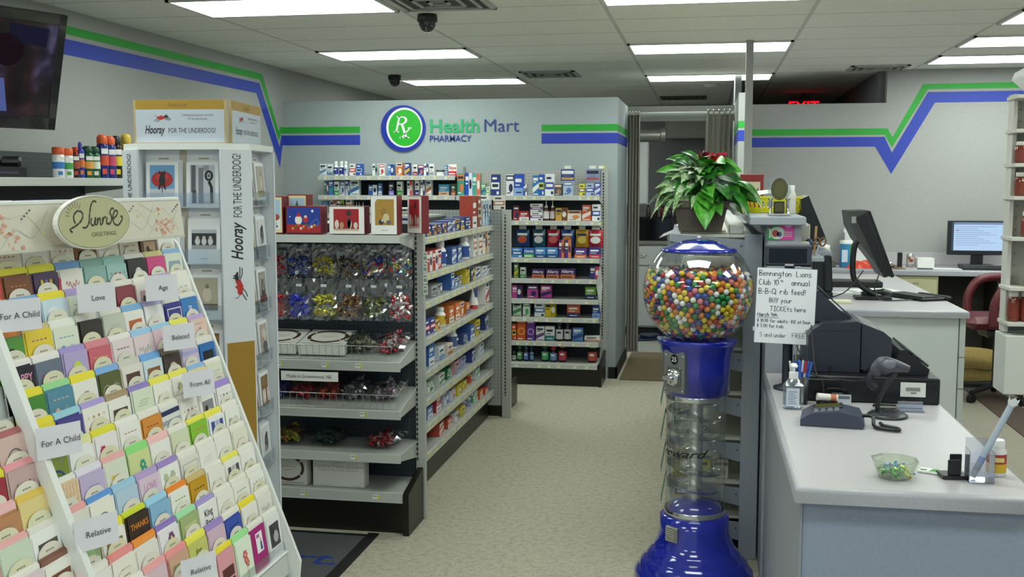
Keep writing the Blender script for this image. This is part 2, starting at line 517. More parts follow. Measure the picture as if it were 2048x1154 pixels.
vent(-.31, 13.3, .55, .5, 'dark ceiling vent far back over the storeroom doorway', '5c5b57')
# dome cameras
def dome(x, y, label):
    t = thing('dome_camera', label, 'security camera', (x, y, CEIL), 0, 'dome security cameras')
    m = MB(); m.lathe([(0.0, -.002), (.058, -.002), (.062, -.012), (.062, -.045), (.056, -.05)], M('141414', .4), 24, caps=False); m.build('housing', t)
    m = MB(); m.lathe([(.055, -.048), (.053, -.065), (.046, -.083), (.032, -.1), (.015, -.108), (.0005, -.11)], M('0a0a0c', .08, coat=1.0), 24, caps=False); m.build('dome', t)
dome(-1.72, 6.55, 'black dome camera on the ceiling beside the largest light, larger in view')
dome(-2.98, 10.1, 'small black dome camera far back, at the end of the last light')
t = thing('smoke_detector', 'round white smoke detector behind the last ceiling light', 'smoke detector', (.014, 11.58, CEIL))
m = MB(); m.lathe([(0.001, -.035), (.05, -.035), (.07, -.022), (.075, -.002)], M('dadad2', .5), 20); m.build('detector_body', t)
m = MB(); m.lathe([(.075, -.006), (.085, -.006), (.085, -.001), (.075, -.001)], M('c8c8c0', .5), 20, caps=False); m.build('mounting_ring', t)
t = thing('exit_sign', 'red lit exit sign peeping over the low wall in the dark', 'exit sign', (1.066, 12.9, 2.54))
m = MB(); m.box(-.16, 0, -.06, .16, .05, .14, M('3a3535', .5), .004); m.build('sign_box', t)
m = MB(); m.box(-.02, .015, .14, .02, .035, .20, M('3a3535', .5)); m.build('ceiling_stem', t); m = MB(); m.text('EXIT', .17, 0, -.012, glow('exit_letters', 'ff1420', 1.2), y=-.002, bold=.02); m.build('lettering', t)

# ---------------------------------------------------------------- round pharmacy sign and lettering on the partition
t = thing('wall_sign', 'round blue and green prescription sign with green and blue lettering on the partition', 'sign', (-2.672, 9.32, 2.191))
m = MB(); m.prism([(.204*math.cos(2*math.pi*i/48), .204*math.sin(2*math.pi*i/48)) for i in range(48)], 'y', -.02, 0, M('1f35a8', .4))
m.build('disc', t)
m = MB(); m.oval(.012, .006, .166, .176, M('f4f6f4', .4), y=-.0204, n=48); m.build('white_ring', t)
m = MB(); m.oval(.016, .004, .150, .160, M('2cb82e', .4), y=-.0212, n=48); m.build('green_disc', t)
W_ = M('fbfbf8', .4)
def serif_rx(mb, ox, oz, s, y):
    def sl(pts): return [(ox + (p[0] + .22*p[1])*s, oz + p[1]*s) for p in pts]
    def fl_(pts): mb.flat(sl(pts), W_, y)
    fl_([(.10, 0), (.22, 0), (.22, 1), (.10, 1)])                      # R stem
    fl_([(-.02, 0), (.34, 0), (.34, .06), (-.02, .06)]); fl_([(-.02, .94), (.2, .94), (.2, 1), (-.02, 1)])
    n = 12; out = [(.22 + .36*math.sin(math.pi*i/n)*1.0 + (.14 if 0 < i < n else 0), .74 + .26*math.cos(math.pi*i/n)) for i in range(n+1)]
    inn = [(.22 + .22*math.sin(math.pi*i/n) + (.14 if 0 < i < n else 0), .74 + .19*math.cos(math.pi*i/n)) for i in range(n+1)]
    for i in range(n): fl_([out[i], out[i+1], inn[i+1], inn[i]])
    fl_([(.36, .5), (.52, .5), (.98, -.36), (.82, -.36)])              # long leg of R becomes the stroke of x
    fl_([(.76, -.36), (1.10, -.36), (1.10, -.30), (.80, -.30)])
    fl_([(.96, .26), (1.06, .26), (.62, -.36), (.52, -.36)])           # crossing stroke
    fl_([(.86, .24), (1.12, .24), (1.12, .30), (.86, .30)]); fl_([(.44, -.36), (.74, -.36), (.74, -.30), (.44, -.30)])
m = MB(); serif_rx(m, -.085, -.035, .112*1.25, -.022); m.build('prescription_symbol', t)
m = MB(); m.fit('Health', .160, .235, -.036, .455, M('35b274', .45), y=-.008, bold=.022); m.build('green_lettering', t)
m = MB(); m.fit('Mart', .160, .722, -.036, .322, M('2c3d8c', .45), y=-.008, bold=-.004); m.build('blue_lettering', t)
m = MB(); m.fit('PHARMACY', .078, .237, -.118, .382, M('2c3d8c', .45), y=-.008, bold=.012); m.build('small_lettering', t)
# ================================================================ gondola shelving
STEEL = M('b4b6b2', 0.45); STEELD = M('8f9290', 0.45); LIP = M('c3c5c1', 0.4)
PEGY = peg_mat('pegboard_across', '8e9498', '24262a', 'y'); PEGX = peg_mat('pegboard_along', '8e9498', '24262a', 'x')
PEGD = peg_mat('pegboard_dark', '363d47', '14161a', 'y', r=.14); PEGDX = peg_mat('pegboard_dark_along', '484c50', '14161a', 'x')
PEGL = peg_mat('pegboard_pale', 'b2b4ae', '4a4c4c', 'y')
SLOT = slot_mat('slotted_upright', 'a8aaa6', '0c0c0c')
KICK = M('17150f', 0.35)
TAG_W = M('f2f2ea', 0.5); TAG_Y = M('d8d040', 0.5); TAG_L = M('8a8c86', 0.5)
def price_tag(parent, x, z, y, w=.034, h=.022, yellow=True, T=None):
    m = MB(); m.box(x-w/2, y-.002, z-h/2, x+w/2, y, z+h/2, TAG_W, T=T)
    if yellow: m.rect(x+w*.22, z-h/2, x+w/2, z+h/2, TAG_Y, y-.0025, T)
    m.rect(x-w*.42, z+h*.1, x+w*.12, z+h*.3, TAG_L, y-.0025, T)
    return m
def shelf_y(t, x0, x1, yf, yb, z, tags=(), tilt=0.0, lip=.03, brk=True, zoff=0.0):
    """shelf whose front edge looks along -y: board, rolled lip, brackets, price tags"""
    m = MB()
    T = tr(0, yf, z) @ rotx(tilt) @ tr(0, -yf, -z) if tilt else None
    m.box(x0, yf+.004, z-.014, x1, yb, z, STEEL, .002, T)
    m.box(x0, yf-.004, z-lip, x1, yf+.006, z+.002, LIP, .002, T)
    m.box(x0, yf-.007, z-lip-.003, x1, yf+.004, z-lip+.002, LIP, 0, T)
    o = m.build('shelf', t, world=True)
    if brk:
        d = yb - yf
        for x in (x0+.001, x1-.004):
            b = MB(); b.prism([(yf+.01, z-.002), (yf+.01, z-.035), (yb, z-.09 + (d*tilt if tilt else 0)), (yb, z+.002 + (d*math.tan(tilt) if tilt else 0))], 'x', x-.0015, x+.0015, STEEL)
            b.build('bracket', o, world=False).location = (-t.location.x, -t.location.y, -t.location.z)
    for x in tags:
        k = price_tag(o, x, z-lip/2, yf-.004, T=T).build('price_tag', o); k.location = (-t.location.x, -t.location.y, -t.location.z)
    return o
# the slot row helper keeps world coordinates
def upright(t, x0, y0, x1, y1, z1, slot, z0=0.0):
    m = MB(); m.box(x0, y0, z0, x1, y1, z1, STEEL, .002)
    o = m.build('upright', t, world=True)
    m = MB(); m.box(*slot, SLOT); m.build('slot_row', o).location = (-t.location.x, -t.location.y, -t.location.z)
    return o

# ---- near end cap, faces the front of the shop
E0, E1 = -2.33, -1.427
endcap = thing('end_cap_shelf', 'grey end-of-aisle shelf unit with wire-fronted candy trays and a black base', 'shelf unit', (-1.88, 5.2, 0))
m = MB(); m.box(E0-.03, 5.20, .1, E1, 5.215, 1.50, PEGD); m.build('pegboard', endcap, world=True)
upright(endcap, -1.432, 5.165, -1.385, 5.20, 1.525, (-1.428, 5.1635, .30, -1.420, 5.1645, 1.50))
upright(endcap, -2.385, 5.165, -2.338, 5.20, 1.525, (-2.35, 5.1635, .30, -2.342, 5.1645, 1.50))
shelf_y(endcap, E0, E1, 4.89, 5.20, 1.456, lip=.032)
shelf_y(endcap, E0, E1, 4.87, 5.19, .853, [-2.21, -2.03, -1.80, -1.63], tilt=.20, lip=.042)
shelf_y(endcap, E0, E1, 4.87, 5.19, .617, [-2.08, -1.61], tilt=.20, lip=.038)
shelf_y(endcap, E0, E1, 4.87, 5.20, .405, [-2.12, -1.66], lip=.038)
sb = shelf_y(endcap, E0, E1+.002, 4.90, 5.20, .208, [-1.93, -1.56], lip=.045, brk=False)
m = MB(); m.box(E0, 4.93, 0, E1, 4.945, .158, KICK); m.build('kick_plate', endcap, world=True)
for x in (E0-.03, E1+.002):
    m = MB(); m.prism([(4.89, 0), (5.235, 0), (5.235, .285), (4.89, .205)], 'x', x, x+.03, KICK); m.build('base_side', endcap, world=True)
def wire_fence(t, x0, x1, y, z, h, tilt, yb=None):
    m = MB(); W = M('c8cac6', .25, .9)
    T = tr(0, y, z) @ rotx(tilt) @ tr(0, -y, -z)
    for q in (.004, h): m.tube([(x0, y, z+q), (x1, y, z+q)], .0022 if q > .01 else .0016, W, 6, T)
    n = 26
    for i in range(n+1):
        x = x0 + (x1-x0)*i/n; m.tube([(x, y, z), (x, y, z+h)], .0011, W, 5, T)
    if yb:
        m.tube([(x1, y, z+h), (x1, yb, z+h+.02)], .0018, W, 6, T); m.tube([(x1, y, z+.004), (x1, yb, z+.004)], .0016, W, 6, T)
        for i in range(1, 7):
            q = y + (yb-y)*i/7; m.tube([(x1, q, z), (x1, q, z+h+.02*i/7)], .0011, W, 5, T)
    m.build('wire_fence', t, world=True)
wire_fence(endcap, E0+.01, E1-.045, 4.885, .856, .072, .10)
wire_fence(endcap, E0+.01, E1-.02, 4.885, .62, .072, .10, 5.1)
for z in (1.40, 1.235):                                            # peg hooks that carry the candy bags
    for k in range(7):
        x = E0 + .085 + k*.129
        m = MB(); m.tube([(x, 5.20, z), (x, 5.03, z-.008), (x, 5.0, z+.004)], .0022, M('c8cac6', .25, .9), 6)
        m.build('peg_hook', endcap, world=True)
# shelf-talker strip of paper tags on the upright
tk = thing('tag_strip', 'vertical strip of four small white tags on the upright beside the hanging candy bags', 'price tag strip', (-1.375, 5.16, 1.13))
m = MB()
for k in range(4):
    z = .02 + k*.055; m.box(-.012, -.0015, z, .012, 0, z+.05, M('e4e8e0', .5)); m.rect(-.008, z+.01, .008, z+.026, M('8aa898', .5), -.002); m.rect(-.008, z+.034, .006, z+.042, M('9a9c98', .5), -.002)
m.build('tag_strip_paper', tk); tk.rotation_euler = (0, 0, 0.0)

# ---- long aisle gondola behind it, shelves look along +x
run = thing('aisle_shelf', 'long grey aisle shelf unit with eight stocked levels facing the aisle', 'shelf unit', (-1.88, 6.4, 0))
R0, R1 = 5.25, 7.585
m = MB(); m.box(-1.89, R0, .1, -1.87, R1, 1.47, PEGDX); m.build('back_panel', run, world=True)
m = MB(); m.box(-1.86, R0, 0, -1.555, R1, .165, KICK); m.build('base', run, world=True)
m = MB(); m.box(-2.22, R0, 0, -1.90, R1, .20, KICK); m.box(-2.22, R0, 1.18, -1.90, R1, 1.20, STEEL); m.box(-2.23, R0, 1.165, -2.22, R1, 1.20, LIP); m.build('far_side_deck', run, world=True)
m = MB(); m.box(-2.20, R0, 1.47, -1.87, R1, 1.485, STEEL); m.build('top_deck', run, world=True)
RUN_Z = [1.407, 1.207, 1.052, .848, .663, .509, .363, .205]
def shelf_x(t, y0, y1, xf, xb, z, tags, lip=.032):
    m = MB()
    m.box(xb, y0, z-.012, xf, y1, z, STEEL); m.box(xf, y0, z-lip, xf+.01, y1, z+.002, LIP, .002); m.box(xf, y0, z-lip-.004, xf+.014, y1, z-lip, LIP)
    o = m.build('shelf', t, world=True)
    L = t.location
    for y in (y0+.01, (y0+y1)/2, y1-.01):
        b = MB(); b.prism([(xf-.01, z-.008), (xf-.01, z-.03), (xb, z-.09), (xb, z-.008)], 'y', y-.0015, y+.0015, STEEL); b.build('bracket', o).location = (-L.x, -L.y, -L.z)
    T = tr(xf+.0105, 0, 0) @ rotz(math.pi/2)
    for y in tags:
        k = MB(); k.box(y-.042, -.002, z-lip+.004, y+.042, 0, z-.004, TAG_W, T=T)
        for q in (-.028, 0.0, .03): k.rect(y+q, z-lip+.004, y+q+.012, z-.004, TAG_Y, -.0025, T)
        for q in (-.040, -.012, .016): k.rect(y+q, z-.016, y+q+.01, z-.010, TAG_L, -.0025, T)
        k.build('price_tag', o).location = (-L.x, -L.y, -L.z)
for i, z in enumerate(RUN_Z):
    shelf_x(run, R0, R1, -1.520, -1.868, z, [5.72 + .148*k + (.03 if (i*7+k) % 3 == 0 else 0) for k in range(12)])

# ---- end panel closing the far end of the aisle gondola
far = thing('perforated_divider', 'tall perforated steel end panel at the far end of the aisle shelf', 'shelf end panel', (-1.88, 7.62, 0))
m = MB(); m.box(-2.36, 7.60, .085, -1.452, 7.615, 1.513, peg_mat('pegboard_end', 'a3a7a6', '3a3c40', 'y')); m.build('pegboard', far, world=True)
upright(far, -1.452, 7.585, -1.388, 7.625, 1.515, (-1.432, 7.5835, .16, -1.422, 7.5845, 1.48))
m = MB(); m.box(-1.462, 7.63, 0, -1.440, 8.16, .20, KICK); m.box(-2.36, 7.63, 0, -1.462, 8.14, .12, KICK); m.build('base', far, world=True)
m = MB(); m.box(-2.36, 7.63, .12, -1.46, 8.10, .135, STEEL); m.build('shelf', far, world=True)

# ---- wall unit under the sign: left and right sections
wall_left_unit = thing('wall_shelf', 'grey shelf section under the round sign, three stocked levels showing, left of the pegboard section', 'shelf unit', (-2.72, 9.2, 0))
m = MB(); m.box(-3.35, 9.285, .1, -2.12, 9.30, 1.78, PEGD); m.build('pegboard', wall_left_unit, world=True)
for z in (1.77, 1.60, 1.44, 1.20, .9, .6):
    shelf_y(wall_left_unit, -3.345, -2.118, 8.95, 9.285, z, [-3.27 + .098*k for k in range(12)] if z > 1.5 else (), lip=.034, brk=z < 1.5)
m = MB(); m.box(-3.35, 8.97, 0, -2.12, 9.28, .17, KICK); m.build('base', wall_left_unit, world=True)
WR = thing('wall_shelf', 'grey pegboard shelf section with seven loosely stocked shelves over a black base', 'shelf unit', (-1.48, 9.2, 0))
m = MB(); m.box(-2.115, 9.285, 1.60, -.905, 9.30, 1.81, PEGL); m.box(-2.115, 9.285, .1, -.905, 9.30, 1.60, PEGD); m.build('pegboard', WR, world=True)
upright(WR, -.905, 9.27, -.845, 9.30, 1.83, (-.89, 9.2685, .35, -.878, 9.2695, 1.80))
m = MB(); m.box(-2.118, 9.25, 0, -2.10, 9.285, 1.85, STEELD); m.build('upright', WR, world=True)
WT = {1.60: [-1.59, -1.51, -1.43, -1.35, -1.27, -1.04, -.97, -.91], 1.39: [-1.58, -1.49, -1.41, -1.17, -1.06, -.94, -.88], 1.075: [-1.59, -1.50, -1.34, -1.16, -1.05, -.94],
      .90: [-1.36, -1.27, -1.15, -1.06, -.95], .727: [-1.45, -1.28, -.98], .57: [-1.60, -1.51, -1.41, -1.32, -1.21, -1.12, -.99, -.92], .365: [-1.57, -1.49, -1.42, -1.34, -1.21, -1.09, -.97], .185: [-1.57, -1.37, -1.29, -1.21, -1.07, -.97]}
for z, tg in WT.items():
    shelf_y(WR, -2.11, -.885, 8.95 if z > .2 else 8.88, 9.285, z, tg, lip=.034, brk=z > .3)
m = MB(); m.box(-2.11, 8.90, 0, -.872, 9.28, .148, KICK); m.build('base', WR, world=True)
m = MB(); m.prism([(8.87, 0), (9.30, 0), (9.30, .26), (8.87, .19)], 'x', -.872, -.85, KICK); m.build('base_side', WR, world=True)
# folded paper sign hanging off the end of two of its shelves
m = MB(); m.poly([(-.905, 8.93, .86), (-.872, 8.94, 1.03), (-.868, 9.10, .85), (-.872, 9.0, .62)], M('e4e4e2', .6)); m.poly([(-.907, 8.932, .86), (-.874, 8.942, 1.03), (-.870, 9.10, .85), (-.874, 9.0, .62)], M('e4e4e2', .6))
tag(m.build('hanging_paper'), 'folded white paper hanging at the end of the wall shelf, above the cough medicine', 'paper')

# ---- wall gondola along the left wall
LW = thing('side_wall_shelf', 'grey shelf unit along the left wall with spray cans on its top board', 'shelf unit', (-3.6, 4.5, 0))
m = MB(); m.box(-3.795, 3.0, .1, -3.78, 6.08, 1.88, PEGDX); m.build('pegboard', LW, world=True)
for z in (1.73, 1.45, 1.1, .7):
    shelf_x(LW, 3.0, 6.08, -3.28, -3.78, z, [], lip=.036)
m = MB(); m.box(-3.79, 3.0, 0, -3.32, 6.08, .17, KICK); m.build('base', LW, world=True)
# ================================================================ stock on the shelves
WHITE = 'f2f2ee'
def colour_word(h):
    import colorsys
    r, g, b = (int(h[i:i+2], 16)/255 for i in (0, 2, 4))
    H, L, S = colorsys.rgb_to_hls(r, g, b); H *= 360
    if L > .86 or (L > .74 and S < .25): return 'white'
    if L < .16: return 'black'
    if S < .16: return 'grey' if L > .3 else 'dark grey'
    pre = 'pale ' if L > .72 else 'dark ' if L < .3 else ''
    if H < 14 or H >= 340: n = 'red' if L < .6 else 'pink'
    elif H < 42: n = 'orange' if L > .45 and S > .45 else 'brown' if L < .6 else 'cream'
    elif H < 68: n = 'yellow'
    elif H < 165: n = 'green'
    elif H < 195: n = 'teal'
    elif H < 252: n = 'blue'
    elif H < 300: n = 'purple'
    else: n = 'pink'
    return pre + n
def pair(a, b):
    a, b = colour_word(a), colour_word(b)
    return a if a == b else f'{a} and {b}'
def contrast(h):
    r, g, b = (int(h[i:i+2], 16) for i in (0, 2, 4))
    return 'f4f4f0' if .3*r+.59*g+.11*b < 150 else '2a2c40'
rs = random.Random(3)
def carton(w, h, d, c1, c2, text=None, style=None):
    m = MB(); m.box(-w/2, 0, 0, w/2, d, h, M(c1, .4), min(.0015, w*.03))
    st = rs.randrange(5) if style is None else style
    y = -.0005; k = contrast(c1); k2 = contrast(c2)
    if st == 0:
        m.rect(-w/2+.001, .001, w/2-.001, h*.36, M(c2, .4), y); m.rect(-w*.36, h*.62, w*.3, h*.78, M(k, .45), y)
        m.rect(-w*.36, h*.46, w*.12, h*.51, M(k, .45), y); m.rect(-w*.3, h*.12, w*.3, h*.18, M(k2, .45), y-.0003)
    elif st == 1:
        m.rect(-w/2+.001, h*.7, w/2-.001, h*.96, M(c2, .4), y); m.rect(-w*.38, h*.77, w*.38, h*.89, M(k2, .45), y-.0003)
        m.oval(w*.1, h*.36, w*.26, h*.2, M(c2, .4), y); m.rect(-w*.4, h*.1, w*.1, h*.15, M(k, .45), y)
    elif st == 2:
        m.flat([(-w/2+.001, h*.12), (w/2-.001, h*.4), (w/2-.001, h*.62), (-w/2+.001, h*.38)], M(c2, .4), y)
        m.rect(-w*.38, h*.74, w*.34, h*.88, M(k, .45), y); m.rect(-w*.38, h*.64, w*.05, h*.69, M(k, .45), y)
        m.rect(-w*.4, h*.05, w*.4, h*.1, M(c2, .4), y)
    elif st == 3:
        m.rect(-w/2+.001, h*.30, w/2-.001, h*.62, M(c2, .4), y); m.rect(-w*.36, h*.4, w*.36, h*.54, M(k2, .45), y-.0003)
        m.rect(-w*.34, h*.76, w*.2, h*.86, M(k, .45), y); m.rect(w*.16, h*.06, w*.42, h*.2, M(k, .45), y)
    elif st == 4:
        m.rect(w*.02, .001, w/2-.001, h-.001, M(c2, .4), y); m.rect(-w*.42, h*.66, -w*.02, h*.84, M(k, .45), y)
        m.oval(w*.24, h*.5, w*.17, h*.22, M(k2, .45), y-.0003, 12); m.rect(-w*.42, h*.5, -w*.1, h*.56, M(k, .45), y)
    elif st == 5:                                                   # ring print
        n = 20; a = min(w, h)*.34
        m.ribbon([(a*math.cos(2*math.pi*i/n), h*.42+a*math.sin(2*math.pi*i/n)) for i in range(n)], a*.3, M(c2, .4), y, closed=True)
        m.rect(-w*.4, h*.84, w*.3, h*.93, M(k, .45), y); m.rect(-w*.4, h*.05, w*.2, h*.1, M(k, .45), y)
    elif st == 6:                                                   # band with lettering
        m.rect(-w/2+.001, .001, w/2-.001, h*.4, M(c2, .4), y); m.rect(-w*.4, h*.12, w*.3, h*.22, M(k2, .45), y-.0003)
        g = text_geo(text, .02)
        s = min(h*.42, w*.86/g[2]); m.text(text, s, 0, h*.56, M('b02838' if c1 == 'f6f2f0' else k, .45), y-.0003, bold=.02)
    return m
def bottle_prof(w, h, neck=.55, sh=.66):
    r = w/2; return [(r*.9, 0), (r, .004), (r, h*sh*.94), (r*.9, h*sh), (r*neck, h*(sh+.1)), (r*neck, h*.8)]
CLEAR_FILM = clear_mat('clear_film', 'ffffff', .22, .08)
def stock(kind, w, h, d, c1, c2, text=None):
    """one product, front at y=0, standing on z=0; returns (name, noun, root-building function)"""
    if kind in 'bsr':
        return 'carton', 'carton', lambda nm: carton(w, h, d, c1, c2, text, 6 if text else 5 if kind == 'r' else None).build(nm)
    def body(nm):
        r = w/2
        root = thing(nm, None, None)
        if kind == 'o':
            white = c1[0] in 'ef'
            m = MB(); m.lathe(bottle_prof(w, h, .62), M(c1 if white else '20180f' if c1[:1] != '2' else '1a1c24', .25), 16, (0, r, 0)); m.build('bottle_body', root)
            m = MB(); m.lathe([(r*.68, h*.78), (r*.72, h*.8), (r*.72, h*.97), (r*.6, h)], M('f0f0ee' if white else c1, .35), 14, (0, r, 0)); m.build('cap', root)
            m = MB(); m.lathe([(r*1.015, h*.1), (r*1.015, h*.58)], M(c2, .4), 16, (0, r, 0), caps=False)
            a = [(-r*.5, h*.38), (r*.5, h*.48)]; m.rect(a[0][0], a[0][1], a[1][0], a[1][1], M(contrast(c2), .5), -.002); m.build('label', root)
        elif kind == 'd':
            m = MB(); m.lathe(bottle_prof(w, h*.72, .5, .8), M(c1, .15), 14, (0, r, 0)); m.build('bottle_body', root)
            m = MB(); m.lathe([(r*.55, h*.56), (r*.55, h*.70), (r*.2, h*.74), (r*.16, h*.96), (r*.05, h)], M('ecebe6', .3), 12, (0, r, 0)); m.build('dropper_cap', root)
            m = MB(); m.lathe([(r*1.015, h*.1), (r*1.015, h*.46)], M(c2, .4), 14, (0, r, 0), caps=False); m.build('label', root)
        elif kind == 't':
            m = MB(); n = 12; v = []
            for j in range(5):
                q = j/4; z = h*.16 + q*h*.84
                for i in range(n):
                    a = 2*math.pi*i/n; v.append((r*math.cos(a), r + r*(1-q*.9)*math.sin(a), z))
            m.add(v, [(j*n+i, j*n+(i+1) % n, (j+1)*n+(i+1) % n, (j+1)*n+i) for j in range(4) for i in range(n)], M(c1, .3), True)
            m.rect(-r*.7, h*.5, r*.7, h*.96, M(c2, .4), -.001, tr(0, r*.4, 0)); m.build('tube_body', root)
            m = MB(); m.lathe([(r*.8, 0), (r*.85, h*.17), (r*.5, h*.18)], M('c83838', .35), 12, (0, r, 0)); m.build('cap', root)
        elif kind == 'n':
            m = MB(); m.lathe([(r, 0), (r, h*.7)], M(c1, .3), 20, (0, r, 0)); m.build('tin_body', root)
            m = MB(); m.lathe([(r*1.02, h*.66), (r*1.02, h*.98), (r*.95, h)], M(c2, .3), 20, (0, r, 0)); m.build('lid', root)
        return root
    nm, noun = {'o': ('medicine_bottle', 'bottle'), 'd': ('dropper_bottle', 'dropper bottle'), 't': ('ointment_tube', 'tube'), 'n': ('tin', 'low round tin')}[kind]
    return nm, noun, body
def place(o, loc, rot, label, cat, group):
    o.location = loc; o.rotation_euler = (0, 0, rot)
    return tag(o, label, cat, group)
CATS = {'carton': 'box', 'bottle': 'bottle', 'dropper bottle': 'bottle', 'tube': 'tube', 'low round tin': 'tin'}
WALL_STOCK = [
    ('right0', 1.600, '-2.112 0.066 0.184 b 3f9a86 e88a50|-2.042 0.066 0.193 b 2a50b8 e8ecf8|-1.977 0.074 0.184 b 4fa898 e07a60|-1.903 0.044 0.103 b 6ab07a 3a6ab0|-1.859 0.039 0.074 b e4e8dc 5aa050|-1.815 0.074 0.180 b 26387e f0f0ee|-1.686 0.069 0.179 b e8e4ea 2a2c58|-1.617 0.082 0.183 b 2a50b8 88b0e8|-1.535 0.034 0.095 b 3050a8 f0f0f0|-1.458 0.056 0.171 b 2e78b8 f0f4f4|-1.406 0.047 0.179 b 2a58c0 c8d84a|-1.351 0.077 0.183 b eef0f6 2a48b0|-1.274 0.068 0.099 b 55565e a87858|-1.198 0.085 0.120 b b4c4dc 5878b8|-1.063 0.051 0.099 b e0d048 786a30|-1.004 0.067 0.103 b a8b8dc 3a58a8|-0.932 0.050 0.112 b 4a58b0 d8d8e8'),
    ('right1', 1.390, '-1.625 0.052 0.123 b a8303a 2a2c60|-1.573 0.086 0.081 b b82c38 f4f0ee|-1.372 0.056 0.171 d 5a3024 e8e4e4|-1.312 0.047 0.171 d 5a3024 d8c8c8|-1.261 0.102 0.108 b d8a848 7a4a2c|-1.159 0.118 0.087 b eceae2 e0904a|-1.036 0.076 0.134 b d86038 f0e8e0|-0.952 0.071 0.138 b eef0f0 2c50b0'),
    ('right2', 1.075, '-1.638 0.095 0.081 b 4a86c8 2c4a88|-1.534 0.095 0.083 b 2f62b8 58a858 Claritin|-1.435 0.094 0.088 b 4a8acb 2c4a88|-1.337 0.098 0.089 b 4a8acb 2c4a88|-1.234 0.051 0.153 b 5a2f80 e08848|-1.179 0.055 0.154 b 5a2f80 e08848|-1.098 0.106 0.083 b 5c3290 d87848|-0.979 0.105 0.093 b 3c3480 c03a58'),
    ('right3', 0.900, '-1.617 0.039 0.124 b 5a9a40 e0c040|-1.565 0.048 0.091 b e6eae6 5aa060|-1.461 0.108 0.080 b 4a2a70 e08048 Allergy|-1.340 0.116 0.081 b 4a2a70 e08048 Allergy|-1.220 0.128 0.087 b 4a2a70 e08048 Allergy|-0.969 0.089 0.107 b 3a3480 c83c50'),
    ('right4', 0.727, '-1.634 0.087 0.109 b c04a98 262a62|-1.504 0.095 0.111 b c04a98 262a62|-1.387 0.095 0.113 b c04a98 262a62|-1.006 0.093 0.106 b 6aa838 262a62'),
    ('right5', 0.570, '-1.625 0.074 0.124 b c8d4c4 4a8a58|-1.538 0.061 0.125 b d8e4d8 58a060|-1.439 0.091 0.123 b e8ecf0 4a70b0|-1.348 0.095 0.125 b d8c020 b09a18|-1.159 0.111 0.112 b d06038 2a2c68|-0.946 0.068 0.107 b 2a4a9a 88b0e0'),
    ('right6', 0.365, '-1.634 0.039 0.138 b d85a28 e8c048|-1.590 0.078 0.187 r d85a28 e8c048|-1.508 0.074 0.176 r 6a3a98 c8b0e0|-1.425 0.074 0.122 b eceaf0 6a4a88|-1.347 0.082 0.124 b ecf0f0 3a8a98|-1.257 0.064 0.173 o 22243a d8d8dc|-1.188 0.064 0.175 o 22243a d8d8dc|-1.111 0.090 0.117 b 5a88c8 2c4a88|-1.008 0.128 0.051 b e8e4dc c07060'),
    ('right7', 0.185, '-1.634 0.035 0.080 o 2a6a48 d8e4d8|-1.595 0.052 0.133 o 2a7a3a 68b070|-1.534 0.044 0.130 o 2a5a6a 6888c8|-1.481 0.035 0.132 o 2a4a5a 88a8d8|-1.382 0.065 0.143 o 2a7a3a 58b878|-1.308 0.065 0.132 o b82830 7898c8|-1.235 0.073 0.156 o a85828 c84858|-0.986 0.081 0.154 o 3aa048 c85848'),
    ('left0', 1.770, '-3.341 0.060 0.103 b dce4ea 6a8ab0|-3.277 0.055 0.103 b e4eaf0 8aa8c0|-3.217 0.041 0.125 o f2f2f2 2c3c90|-3.172 0.041 0.125 o f2f2f2 2c3c90|-3.126 0.036 0.124 o f2f2f2 b8c0e0|-3.072 0.055 0.103 b f0ecec c84848|-3.008 0.054 0.102 b 3058b0 a8c8f0|-2.868 0.050 0.102 b e8ecea 90a8a8|-2.800 0.049 0.102 b f0eceb c85048|-2.728 0.054 0.097 b 4a80c8 26367a|-2.652 0.058 0.114 b e07a3a f0e8e0|-2.571 0.045 0.109 b 2c4890 e0b040|-2.505 0.044 0.096 b eceaea 8a2838|-2.456 0.049 0.092 b 2c3c78 d86878|-2.402 0.044 0.100 b eef0f0 2c3c78|-2.354 0.044 0.100 b f0f0f0 b0b8c0|-2.305 0.088 0.049 n e8e8e8 30343c|-2.217 0.026 0.087 b 5888c0 e0e8f0|-2.186 0.075 0.095 b f6f2f0 c83848 Stye'),
    ('left1', 1.600, '-3.303 0.041 0.126 b 3a8a68 6a4a98|-3.262 0.046 0.130 b 3a70b8 3aa090|-3.211 0.046 0.121 b e4ece8 4aa058|-3.161 0.041 0.121 b e8e8ec 4a70c0|-3.115 0.046 0.121 b d0dcec 4a78b8|-3.065 0.082 0.134 b e0ece6 4a78b8|-2.902 0.081 0.091 b 3a60a8 dce8f4|-2.816 0.036 0.104 b 4a70b8 dce8f4|-2.717 0.049 0.117 b 22222c 8a7ad8|-2.649 0.049 0.121 b eef0ea 4aa048|-2.555 0.049 0.125 b f0ecec d04848|-2.484 0.040 0.134 b f2f0ee 2c3870|-2.435 0.044 0.134 b f2f0ee 2c3870|-2.386 0.049 0.134 b f2f0ee c87040|-2.275 0.093 0.095 b 4aa0d0 d8b090|-2.165 0.040 0.099 b 3a5a3a c86848'),
    ('left2', 1.440, '-3.343 0.069 0.107 n d8dce0 6a90b0|-3.251 0.055 0.120 b e8e4e0 a83838|-3.196 0.073 0.133 b 24281e a8c040|-3.113 0.059 0.133 b e0d8d0 d07030|-3.031 0.027 0.103 d f2f0ec e8e4e0|-2.999 0.027 0.103 d f2f0ec e8e4e0|-2.967 0.027 0.103 d f2f0ec e8e4e0'),
]
